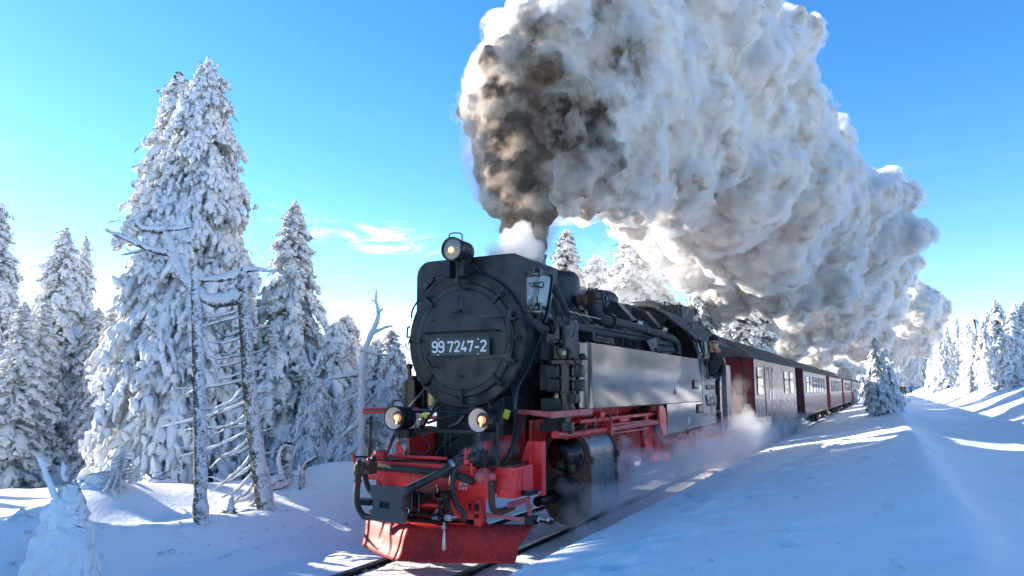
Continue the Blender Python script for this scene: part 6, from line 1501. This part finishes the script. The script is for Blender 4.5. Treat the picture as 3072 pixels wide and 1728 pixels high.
# ------------------------------------------------------------------ dead trees, saplings, people, stakes
def snag(name, label, trunk, branches, cat='dead tree', bark='bark', dd=0.0):
    """trunk: list of (x,y,depth,radius) as measured; branches: lists of the same. Each branch is a part with its own snow ridge."""
    trunk = [(x,y,D+dd,r) for x,y,D,r in trunk]; branches = [[(x,y,D+dd,r) for x,y,D,r in b] for b in branches]
    P = [S('A',x,y,D=D) for x,y,D,r in trunk]; rad = [r for *_, r in trunk]
    g0 = gz(P[0].x, P[0].y); P[0].z = min(P[0].z, g0 - .1)
    root = empty(name, (P[0].x, P[0].y, g0)); tag(root, label, cat)
    rr = np.random.RandomState(len(trunk)*7 + len(branches))
    def ridge(P, rad, nm, mat, par, lump=.3, off=0.0, n=8, sub=6):
        Q = []; q = []
        for i in range(len(P)-1):
            p0,p1,p2,p3 = P[max(i-1,0)],P[i],P[i+1],P[min(i+2,len(P)-1)]
            for k in range(sub):
                t = k/sub; Q.append(0.5*((2*p1)+(p2-p0)*t+(2*p0-5*p1+4*p2-p3)*t*t+(3*p1-p0-3*p2+p3)*t**3)); q.append(rad[i]*(1-t)+rad[i+1]*t)
        Q.append(P[-1]); q.append(rad[-1]); Q = np.array([tuple(v) for v in Q]); q = np.array(q)
        sp_ = Soup(); j = rr.randn(len(Q), n, 3)*q[:,None,None]*lump*.5
        q2 = q*(1 + lump*.5*np.sin(np.arange(len(Q))*1.7 + rr.rand()*6))
        Q[:,2] += off*q
        k_ = sp_.tube(Q, q2, q2, n, j)
        o = link(nm, sp_.mesh(nm, mat), par)
        if par is root: o.matrix_parent_inverse = root.matrix_basis.inverted()
        return o
    ridge(P, rad, 'trunk', M[bark], root, .12, n=12)
    for b in branches:
        Pb = [S('A',x,y,D=D) for x,y,D,r in b]; rb = [max(r,.006) for *_, r in b]
        o = ridge(Pb, rb, 'branch', M['rime'], root, .25, n=6, sub=4)
        ridge(Pb, [r*1.05 for r in rb], 'branch_snow', M['snow_cap'], o, .35, .55, n=7, sub=4)
    return root
D0 = 7.9
snag('dead_tree','bare snow-plastered dead trunk standing straight in front of the giant spruce',
     [(603,1572,7.8,.092),(602,1500,7.8,.078),(600,1300,7.85,.070),(597,1150,7.9,.064),(592,1020,7.95,.062),(588,900,8.0,.050),(585,800,8.1,.035)],
     [[(590,1100,7.9,.014),(540,1085,7.8,.010),(500,1095,7.75,.006)],[(595,1230,7.85,.014),(640,1225,7.8,.009),(675,1235,7.8,.005)]])
comb = []
rr = random.Random(12)
for i in range(24):
    y = 900 + i*26.5; xt = 735 - 6 + max(0,(y-1200))*.12
    y += rr.uniform(-9,9); ln = rr.choice((rr.uniform(70,130),rr.uniform(150,265))) if y < 1330 else rr.uniform(60,165)
    dy = rr.uniform(2,42) if y < 1100 else rr.uniform(15,90)
    D1 = D0 - rr.uniform(.0,.5)
    b_ = [(xt,y,D0,.021),(xt-ln*.3,y+dy*.45,D0-.05,.019),(xt-ln*.65,y+dy*(.85 if y<1100 else .8)+rr.uniform(-5,5),D0-.1,.015),(xt-ln,y+dy*(.8 if y<1100 else 1.2)-rr.uniform(-4,12),D1,.006)]; comb.append(b_)
    if ln > 120:
        q_ = b_[1 + i%2]; comb.append([(q_[0],q_[1],q_[2],.011),(q_[0]-35,q_[1]+rr.choice((-14,18)),q_[2],.009),(q_[0]-rr.uniform(55,85),q_[1]+rr.uniform(-22,26),q_[2]-.1,.004)])
for i in range(9):
    y = 930 + i*62 + rr.uniform(-12,12); comb.append([(742+max(0,(y-1200))*.12,y,D0,.016),(770+max(0,(y-1200))*.12,y-6,D0+.2,.012),(795+rr.uniform(0,20)+max(0,(y-1200))*.12,y-14,D0+.3,.006)])
snag('dead_tree','dead tree like a comb, bare icy branches to the left and one great curved limb',
     [(800,1550,7.8,.135),(790,1480,7.8,.108),(770,1350,7.85,.092),(752,1200,7.9,.085),(740,1050,7.9,.075),(733,930,7.9,.075),(728,850,7.9,.075),(728,812,7.9,.045)],
     comb + [[(730,880,7.9,.085),(680,905,7.85,.080),(620,898,7.8,.070),(570,860,7.75,.062),(530,800,7.7,.055),(508,730,7.7,.050),(495,680,7.7,.040)],
      [(500,690,7.7,.05),(470,690,7.65,.042),(430,685,7.6,.030),(405,665,7.6,.014)],[(500,690,7.7,.03),(540,686,7.65,.022),(576,680,7.6,.010)],
      [(505,760,7.7,.045),(460,752,7.6,.036),(400,725,7.5,.028),(350,705,7.45,.020),(315,688,7.4,.010)],[(440,745,7.6,.02),(400,758,7.55,.016),(365,765,7.5,.008)],
      [(728,820,7.9,.05),(690,832,7.9,.045),(640,840,7.85,.034),(590,838,7.8,.024),(560,832,7.8,.012)],[(728,812,7.9,.045),(765,810,7.95,.026),(810,813,8,.012)],
      [(728,840,7.9,.05),(700,860,7.9,.035),(680,868,7.9,.02)]], dd=1.2)
snag('dead_tree','thin dead tree with frosted stubs between the small spruces left of the engine',
     [(1082,1470,11.2,.08),(1080,1350,11.2,.07),(1083,1200,11.2,.06),(1088,1080,11.2,.05),(1110,1010,11.3,.045),(1135,950,11.4,.035),(1128,900,11.5,.022),(1130,868,11.6,.010)],
     [[(1080,1120,11.2,.05),(1040,1128,11.1,.04),(985,1137,11.0,.012)],[(1083,1050,11.2,.03),(1130,1062,11.2,.02),(1165,1065,11.2,.008)],[(1110,1005,11.3,.03),(1150,985,11.3,.02),(1180,978,11.3,.008)],
      [(1080,1180,11.2,.03),(1040,1200,11.1,.02),(1010,1215,11,.01)],[(1085,1260,11.2,.05),(1050,1290,11.1,.035),(1010,1320,11,.01)],[(1132,940,11.4,.02),(1150,925,11.4,.008)],[(1128,905,11.5,.015),(1115,900,11.5,.006)],
      [(1080,1330,11.2,.05),(1050,1360,11.1,.03),(1020,1375,11,.01)]], bark='bark_rimed')
snag('broken_stump','forked broken stump wrapped in snow below the tall pointed spruce',
     [(862,1440,10.2,.10),(860,1380,10.2,.09),(865,1330,10.2,.07)],
     [[(845,1430,10,.05),(820,1450,9.9,.045),(800,1470,9.8,.02)],[(850,1440,10,.04),(835,1380,10,.03),(848,1340,10,.02)],[(870,1445,10,.035),(840,1460,9.9,.04),(815,1468,9.8,.02)]],'tree stump')
snag('snowy_stick','snow-covered forked stick poking from the mound left of the engine',
     [(905,1440,10.0,.05),(908,1415,10.0,.04),(925,1385,10.0,.035),(952,1368,10.0,.022)],
     [[(902,1420,10,.03),(898,1398,10,.02)],[(900,1425,10,.03),(878,1420,10,.02)]],'branch')
# saplings smothered in snow
def lump_tree(name, label, px, base_y, top_y, D, halfw, seed, tips=()):
    rs = np.random.RandomState(seed); s_ = Soup()
    b = S('A', px, base_y, D=D); t = S('A', px, top_y, D=D); g0 = gz(b.x, b.y); H = t.z - g0; W_ = halfw*D/FPX
    root = empty(name, (b.x, b.y, g0-.05)); tag(root, label, 'sapling')
    n = 80
    for i in range(n):
        u = (i+rs.rand())/n; z = H*(.16+.82*u); L = W_*(1-u)**.62*(.95+.5*rs.rand()) + .03; az = i*2.4+rs.rand()
        P, tt = limb_path(np.array([0,0,z]), az, L, 1.5, 9, rise=.08); w = W_*.24*(1-.5*u)
        e = np.sin(np.clip(tt*.85+.12,0,1)*math.pi)**.5; r1 = np.abs(w*e*(1+.25*rs.randn(9))); r1[-1] = .02
        P[:,2] = np.maximum(P[:,2], .03)
        s_.tube(P, r1, r1*.8, 8, rs.randn(9,8,3)*w*.05)
    zz = np.linspace(0, H, 10); rad = W_*.78*(1-zz/H)**.7 + .02; s_.tube(np.stack([rs.randn(10)*.01, rs.randn(10)*.01, zz],1), rad, rad, 12, rs.randn(10,12,3)*.03*W_)
    for (dx, y1, y0, r) in tips:
        a = np.array(S('A', px+dx[0], y0, D=D)) - [b.x,b.y,g0-.05]; c = np.array(S('A', px+dx[1], y1, D=D)) - [b.x,b.y,g0-.05]
        k = 9; tt = np.linspace(0,1,k); P = a[None]*(1-tt[:,None]) + c[None]*tt[:,None] + rs.randn(k,3)*.004
        rr_ = np.full(k, r)*(1+.12*rs.randn(k)); rr_[-1] = r*.5; rr_[-2] = r*1.15; s_.tube(P, rr_, rr_, 9, rs.randn(k,9,3)*r*.08)
    me = s_.mesh('snow_mantle', M['mantle']); c = link('snow_mantle', me, root)
    tw = Soup(); np.random.seed(seed); A = rs.randn(500,3); A /= np.linalg.norm(A,axis=1)[:,None]; hz = rs.rand(500)**1.6*H*.3
    A = np.stack([A[:,0]*W_*.62*(1-hz/H), A[:,1]*W_*.62*(1-hz/H), hz+.03],1); tw.quads(A, A + rs.randn(500,3)*.05 - [0,0,.04], rs.uniform(.006,.012,500))
    o = link('twigs', tw.mesh('twigs', M['twig_dark'], False), root); o['kind'] = 'stuff'
    return root
M['mantle'] = needle_snow('mantle_snow', green=(.06,.06,.05), cover=.26, scale=.7)
lump_tree('snowy_sapling','small snow-smothered sapling with two upright finger tips at bottom left',175,1760,1440,5.6,185,5,tips=(((-5,-58),1372,1500,.022),((22,12),1390,1490,.018)))
lump_tree('snowy_sapling','low snow-buried bush half hidden behind the two-tipped sapling',50,1650,1520,7.0,90,6)
lump_tree('snowy_sapling','rounded snow-laden sapling behind the straight bare trunk',470,1490,1410,10.2,75,7)
lump_tree('snowy_sapling','snow mound of a buried sapling left of the frosted little spruce',300,1520,1480,9.2,90,8)
lump_tree('snowy_sapling','tiny snow-capped shoot between the two dead trunks',692,1510,1475,8.4,14,9)
def frost_fir(px, by, ty, D, seed, label):
    rs = np.random.RandomState(seed); s_ = Soup(); b = S('A',px,by,D=D); t = S('A',px,ty,D=D); g0 = gz(b.x,b.y); H = t.z-g0
    root = empty('frosted_fir',(b.x,b.y,g0)); tag(root,label,'sapling')
    s_.tube(np.array([[0,0,-.05],[0,0,H*.5],[0,0,H]]), np.array([.03,.022,.008]), np.array([.03,.022,.008]), 7)
    for k in range(9):
        z = H*(.15+.8*k/9); L = H*.42*(1-k/10)
        for a in range(7):
            az = a*.9+k; P, tt = limb_path(np.array([0,0,z]), az, L*rs.uniform(.8,1.1), .35, 6, rise=.35)
            r = np.linspace(.017,.005,6); s_.tube(P, r, r, 5, rs.randn(6,5,3)*.003)
            for j in range(5):
                for sd in (-1,1):
                    q = P[min(j+1,5)]; Q,_ = limb_path(q, az+sd*.9, L*.28*(1-j*.13), .2, 4, rise=.1); s_.tube(Q, np.array([.010,.011,.009,.003]), np.array([.010,.011,.009,.003]), 5)
    link('frosted_shoots', s_.mesh('frosted_shoots', M['snow_cap']), root)
frost_fir(362,1500,1330,9.0,1,'delicate frosted young fir standing in front of the giant spruce')
frost_fir(340,1520,1400,8.8,2,'second smaller frosted fir at the foot of the first one')
# stakes by the path
def stake(px, y0, y1, D, label, w=.035, cap=False):
    a = S('A',px,y0,D=D); g0 = gz(a.x,a.y); t = S('A',px,y1,D=D)
    r = empty('marker_stake' if not cap else 'wooden_post',(a.x,a.y,g0)); tag(r,label,'stake' if not cap else 'post')
    h = t.z-g0
    MB().box((0,0,h/2-.1),(w,w,h+.2)).build('post_shaft', plain('stake_wood',(.42,.17,.06),.7) if not cap else M['bark'], r)
    if cap: MB().sphere((0,0,h),w*1.1,10,sc=(1,1,.8)).build('snow_cap', M['snow_cap'], r)
    else: MB().box((0,0,h-.12),(w+.01,w+.01,.12)).build('painted_band', plain('stake_band',(.6,.25,.05),.6), r)
stake(2804,1187,1156,95,'taller orange wooden stake at the right edge of the path')
stake(2751,1170,1153,130,'distant orange wooden stake near the walkers')
stake(2888,1172,1133,50,'dark wooden post capped with snow below the right-hand wood',.11,True)
# people: one skin grown over a jointed skeleton, then coloured by limb
def figure(name, joints, bones, mats, label, extra=None, loc=(0,0,0), rz=0, scale=1.0, sub=2):
    """joints: {name:(x,y,z,r)}; bones: (a,b,material)"""
    names = list(joints); idx = {k:i for i,k in enumerate(names)}
    me = bpy.data.meshes.new('body'); me.from_pydata([joints[k][:3] for k in names], [(idx[a],idx[b]) for a,b,_ in bones], [])
    o = bpy.data.objects.new('tmp', me); COL.objects.link(o)
    sk = o.modifiers.new('skin','SKIN'); sk.use_smooth_shade = True
    lay = me.skin_vertices[0] if me.skin_vertices else None
    if lay is None:
        bpy.context.view_layer.objects.active = o
        lay = me.attributes and me.skin_vertices[0]
    for i, k in enumerate(names):
        lay.data[i].radius = (joints[k][3], joints[k][3]*(joints[k][4] if len(joints[k]) > 4 else 1)); lay.data[i].use_root = (i == 0)
    ss = o.modifiers.new('sub','SUBSURF'); ss.levels = ss.render_levels = sub
    bpy.context.view_layer.update()
    dg = bpy.context.evaluated_depsgraph_get(); m2 = bpy.data.meshes.new_from_object(o.evaluated_get(dg)); bpy.data.objects.remove(o)
    m2.name = 'body'; ml = []
    m2.materials.clear()
    for _,_,m in bones:
        if m not in ml: ml.append(m)
    for m in ml: m2.materials.append(mats[m])
    seg = [(np.array(joints[a][:3]), np.array(joints[b][:3]), ml.index(m)) for a,b,m in bones]
    for p in m2.polygons:
        c = np.array(p.center); best = 9e9
        for a,b,mi in seg:
            d = b-a; t = np.clip(np.dot(c-a,d)/(np.dot(d,d)+1e-9),0,1); q = np.linalg.norm(c-a-d*t)
            if q < best: best, k = q, mi
        p.material_index = k; p.use_smooth = True
    root = empty(name, loc, 0); tag(root, label, 'person')
    link('body', m2, root)
    if extra: extra(root)
    root.rotation_euler = (0,0,rz); root.scale = (scale,)*3
    return root
skin = plain('skin',(.52,.30,.22),.5,0,.1,20,0)
def cloth(n_, c): return plain(n_, c, .85, 0, .3, 30, .2)
CL = dict(skin=skin, black=cloth('black_jacket_cloth',(.012,.012,.014)), navy=cloth('dark_trousers_cloth',(.02,.022,.03)), blue=cloth('blue_jacket_cloth',(.02,.10,.55)), brown=cloth('brown_jacket_cloth',(.07,.045,.035)), boot=cloth('boot_leather',(.015,.012,.01)), red=cloth('red_scarf_cloth',(.5,.06,.07)))
def walker(label, coat, px, D, pose, rz):
    J = dict(pelvis=(0,0,.92,.14),waist=(0,0,1.08,.145),chest=(0,0,1.30,.165),neck=(0,0,1.48,.07),headb=(0,-.01,1.56,.085),head=(0,0,1.66,.095),crown=(0,0,1.74,.07),
             hipl=(-.10,0,.86,.10),kneel=(-.13,-.04,.50,.07),anklel=(-.14,.02,.10,.055),toel=(-.15,-.14,.04,.04),hipr=(.10,0,.86,.10),kneer=(.12,.02,.50,.07),ankler=(.13,.08,.10,.055),toer=(.14,-.08,.04,.04),
             shl=(-.20,0,1.40,.075),shr=(.20,0,1.40,.075))
    if pose == 'photo': J.update(ell=(-.34,-.12,1.26,.055),hal=(-.12,-.24,1.56,.038),elr=(.34,-.12,1.26,.055),har=(.12,-.24,1.56,.038))
    else: J.update(ell=(-.28,.02,1.12,.055),hal=(-.26,-.10,.90,.038),elr=(.28,.02,1.12,.055),har=(.27,-.10,.90,.038))
    Bn = [('pelvis','waist',coat),('waist','chest',coat),('chest','neck',coat),('neck','headb','skin'),('headb','head','skin'),('head','crown','boot'),('pelvis','hipl','navy'),('hipl','kneel','navy'),('kneel','anklel','navy'),('anklel','toel','boot'),
          ('pelvis','hipr','navy'),('hipr','kneer','navy'),('kneer','ankler','navy'),('ankler','toer','boot'),('chest','shl',coat),('shl','ell',coat),('ell','hal',coat),('chest','shr',coat),('shr','elr',coat),('elr','har',coat)]
    p = S('A',px,1180,D=D)
    def ex(root):
        MB().lathe((0,0,1.66),(0,0,1),[(0,.105),(.05,.108),(.09,.085),(.12,.0)],14).build('cap', CL['boot'], root)
        if pose == 'photo': MB().box((0,-.27,1.60),(.13,.07,.09)).cyl((0,-.30,1.60),(0,-.38,1.60),.035,12).build('camera_in_hands', M['black_gloss'], root)
        else: MB().box((.05,.20,1.22),(.30,.16,.45)).build('backpack', CL[coat], root, bevel=.04)
        for s_ in (-1,1): MB().sphere((s_*.11 if pose=='photo' else s_*.265,-.24 if pose=='photo' else -.11,1.57 if pose=='photo' else .87),.045,8).build('hand', CL['skin'], root)
    return figure('person', J, Bn, CL, label, ex, (p.x,p.y,gz(p.x,p.y)), rz, 1.0, 1)
walker('distant walker in a bright blue jacket raising a camera on the snowy path','blue',2733,100,'photo',.3)
walker('distant walker in a brown jacket, middle one of the three on the path','brown',2714,102,'walk',.2)
walker('leftmost dark-clothed walker, half behind the one in brown','black',2703,104,'walk',-.3)
# engine driver leaning out of the cab
hp0 = S('C',512,285,X=1.40)
def driver():
    hx, hy, hz_ = hp0
    J = dict(pelvis=(1.02,14.95,1.78,.14),waist=(1.08,14.88,1.98,.145),chest=(1.26,14.72,2.28,.155),upper=(1.33,14.65,2.44,.13),neck=(1.37,14.60,2.56,.062),
             shl=(1.18,14.50,2.42,.075),ell=(1.22,14.38,2.24,.055),wrl=(1.27,14.32,2.42,.04),hal=(1.275,14.31,2.45,.03),
             shr=(1.46,14.86,2.42,.08),elr=(1.44,14.92,2.14,.062),wrr=(1.32,14.70,2.08,.042),har=(1.28,14.62,2.07,.03),
             hipl=(.95,14.85,1.7,.11),footl=(.95,14.9,1.40,.07),hipr=(1.0,15.1,1.7,.11),footr=(1.0,15.15,1.40,.07))
    Bn = [('pelvis','waist','black'),('waist','chest','black'),('chest','upper','black'),('upper','neck','black'),('upper','shl','black'),('shl','ell','black'),('ell','wrl','black'),('wrl','hal','black'),
          ('upper','shr','black'),('shr','elr','black'),('elr','wrr','black'),('wrr','har','black'),('pelvis','hipl','navy'),('hipl','footl','navy'),('pelvis','hipr','navy'),('hipr','footr','navy')]
    face_dir = Vector((.10,-1,-.02)).normalized()
    def ex(root):
        h = MB(); c = Vector((hx,hy,hz_))
        f = Vector((.30,-1,0)).normalized(); sd_ = Vector((1,.30,0)).normalized()
        RM = np.array([[sd_.x,-f.x,0],[sd_.y,-f.y,0],[0,0,1]])
        SC_ = 1.12; prof = [(-.135,.030),(-.125,.050),(-.10,.066),(-.06,.078),(-.02,.084),(.03,.087),(.07,.084),(.10,.07),(.125,.04),(.13,0)]
        V = []; n = 24
        for (z, r) in prof:
            for k in range(n):
                a = 2*math.pi*k/n; x, y = math.cos(a)*r*.90, math.sin(a)*r*1.08
                if y < 0:
                    if abs(x) < .014 and -.065 < z < .03: y -= .022*(1-abs(z+.045)/.09)
                    if abs(z+.02) < .02 and .02 < abs(x) < .055: y += .007
                    if z < -.10: y -= .012
                V.append((x, y, z))
        V = SC_*np.array(V) @ RM.T + np.array(c)
        F = [(i*n+k,i*n+(k+1)%n,(i+1)*n+(k+1)%n,(i+1)*n+k) for i in range(len(prof)-1) for k in range(n)]
        h.add(V, F); head = h.build('head', CL['skin'], root, smooth=60)
        T = lambda x,y,z: c + (sd_*x + f*(-y) + Vector((0,0,z)))*SC_
        MB().sphere(T(0,-.100,-.042),.016,8,sc=(.9,.9,1.0)).bar(T(0,-.088,.005),T(0,-.104,-.035),.016,.016).build('nose', CL['skin'], head, smooth=60)
        MB().bar(T(-.024,-.088,-.078),T(.024,-.088,-.078),.008,.010).build('mouth', plain('lips',(.30,.10,.09),.5,0,0,8,0), head)
        for s_ in (-1,1):
            MB().sphere(T(s_*.079,.005,-.025),.022,8,sc=(.5,.8,1.3)).build('ear', CL['skin'], head)
            MB().sphere(T(s_*.034,-.082,.000),.011,8).build('eye', M['black_gloss'], head)
        q = MB()
        for s_ in (-1,1): q.tube([T(s_*.034+math.cos(a)*.024,-.100,.0+math.sin(a)*.016) for a in np.arange(0,6.6,.6)],.0028,5); q.add([tuple(T(s_*.034+math.cos(a)*.022,-.100,math.sin(a)*.014)) for a in np.arange(0,6.2,.7)],[tuple(range(9))])
        q.bar(T(-.012,-.101,.004),T(.012,-.101,.004),.004,.004); [q.bar(T(s_*.058,-.098,.004),T(s_*.080,.0,.0),.004,.004) for s_ in (-1,1)]
        q.build('glasses', M['black_gloss'], head)
        pr_ = [(.015,.090),(.03,.098),(.055,.098),(.085,.092),(.115,.072),(.135,.04),(.142,0)]
        V = np.array([(math.cos(2*math.pi*k/n)*r*.93, math.sin(2*math.pi*k/n)*r*1.06+.005, z + (.012 if math.sin(2*math.pi*k/n) < 0 else -.02)) for (z,r) in pr_ for k in range(n)])*SC_ @ RM.T + np.array(c)
        MB().add(V, [(i*n+k,i*n+(k+1)%n,(i+1)*n+(k+1)%n,(i+1)*n+k) for i in range(len(pr_)-1) for k in range(n)]).build('knitted_cap', CL['black'], root, smooth=60)
        sm_, n2, l2, b2 = node_mat('patterned_scarf'); t = tex(n2,l2,26,2,.5); t2 = tex(n2,l2,17,2,.5)
        l2.new(mixc(n2,l2,ramp(n2,l2,t2,.5,.56),mixc(n2,l2,ramp(n2,l2,t,.48,.52),(.03,.05,.18),(.50,.07,.08)),(.50,.42,.12)), b2.inputs['Base Color']); b2.inputs['Roughness'].default_value = .9
        MB().lathe(c+Vector((0,.01,-.185)),(.05,-.08,1),[(0,.115),(.03,.128),(.06,.112),(.085,.088),(.10,.07)],18).build('scarf', sm_, root, smooth=60)
        for (wx,wy_,wz,d) in ((1.275,14.31,2.45,Vector((.3,-.4,.8))),(1.28,14.62,2.07,Vector((-.2,-.9,-.1)))):
            d = d.normalized(); hm = MB(); o0 = Vector((wx,wy_,wz)); sdv = d.cross(Vector((0,0,1))).normalized(); up = sdv.cross(d)
            hm.bar(o0-d*.02,o0+d*.06,.075,.030,up=tuple(up))
            for k, (off, ln) in enumerate(((-.028,.055),(-.010,.065),(.010,.062),(.028,.048))):
                a0_ = o0+d*.055+sdv*off; a1_ = a0_+d*ln*.55; a2_ = a1_+(d*.5-up*.85).normalized()*ln*.5; hm.tube([a0_,a1_,a2_],[.009,.0085,.007],6)
            hm.tube([o0+sdv*-.035,o0+sdv*-.055+d*.03,o0+sdv*-.05+d*.055-up*.01],[.010,.009,.007],6)
            hm.build('hand', CL['skin'], root, smooth=60)
    o = figure('person', J, Bn, CL, 'engine driver in black jacket and knitted cap leaning out of the cab window', ex)
    return o
driver()
# ------------------------------------------------------------------ parts that are several loose pieces become a part each
def split_loose(names, most=14):
    for o in [o for o in bpy.data.objects if o.type == 'MESH' and o.name.split('.')[0] in names and o.data.users == 1]:
        bm = bmesh.new(); bm.from_mesh(o.data); left = set(bm.faces); groups = []
        while left:
            f = left.pop(); grp = {f}; st = [f]
            while st:
                for e in st.pop().edges:
                    for g in e.link_faces:
                        if g in left: left.discard(g); grp.add(g); st.append(g)
            groups.append(sorted(f.index for f in grp))
        bm.free()
        if not 1 < len(groups) <= most: continue
        src = o.data
        co = np.empty(len(src.vertices)*3, np.float32); src.vertices.foreach_get('co', co); co = co.reshape(-1,3)
        for gi, grp in enumerate(groups):
            vs = {}; F = []
            for i in grp: F.append([vs.setdefault(v, len(vs)) for v in src.polygons[i].vertices])
            me = bpy.data.meshes.new(o.name.split('.')[0]); me.from_pydata([tuple(co[v]) for v in vs], [], F)
            for m in src.materials: me.materials.append(m)
            me.polygons.foreach_set('material_index', [src.polygons[i].material_index for i in grp])
            me.shade_smooth(); me.set_sharp_from_angle(angle=R(35))
            if gi == 0: o.data = me
            else:
                c = o.copy(); c.data = me; COL.objects.link(c)
split_loose({'steam_fitting','stop_cocks','roof_seams','pipe_flange','governor_valve','bunker_slots','platform_railing','valve_spindle','flank_valves','far_footstep','crosshead','coupling_screw','smokebox_brace','stop_cocks','front_footsteps','cylinder_lugs','flank_fittings','brake_hose','sand_box_flank','door_hinge','front_struts','running_board_edge','main_frame','roof_rails','lamp_bracket','side_cocks','valve_levers','rear_frame','slide_bars','pipe_brackets'})
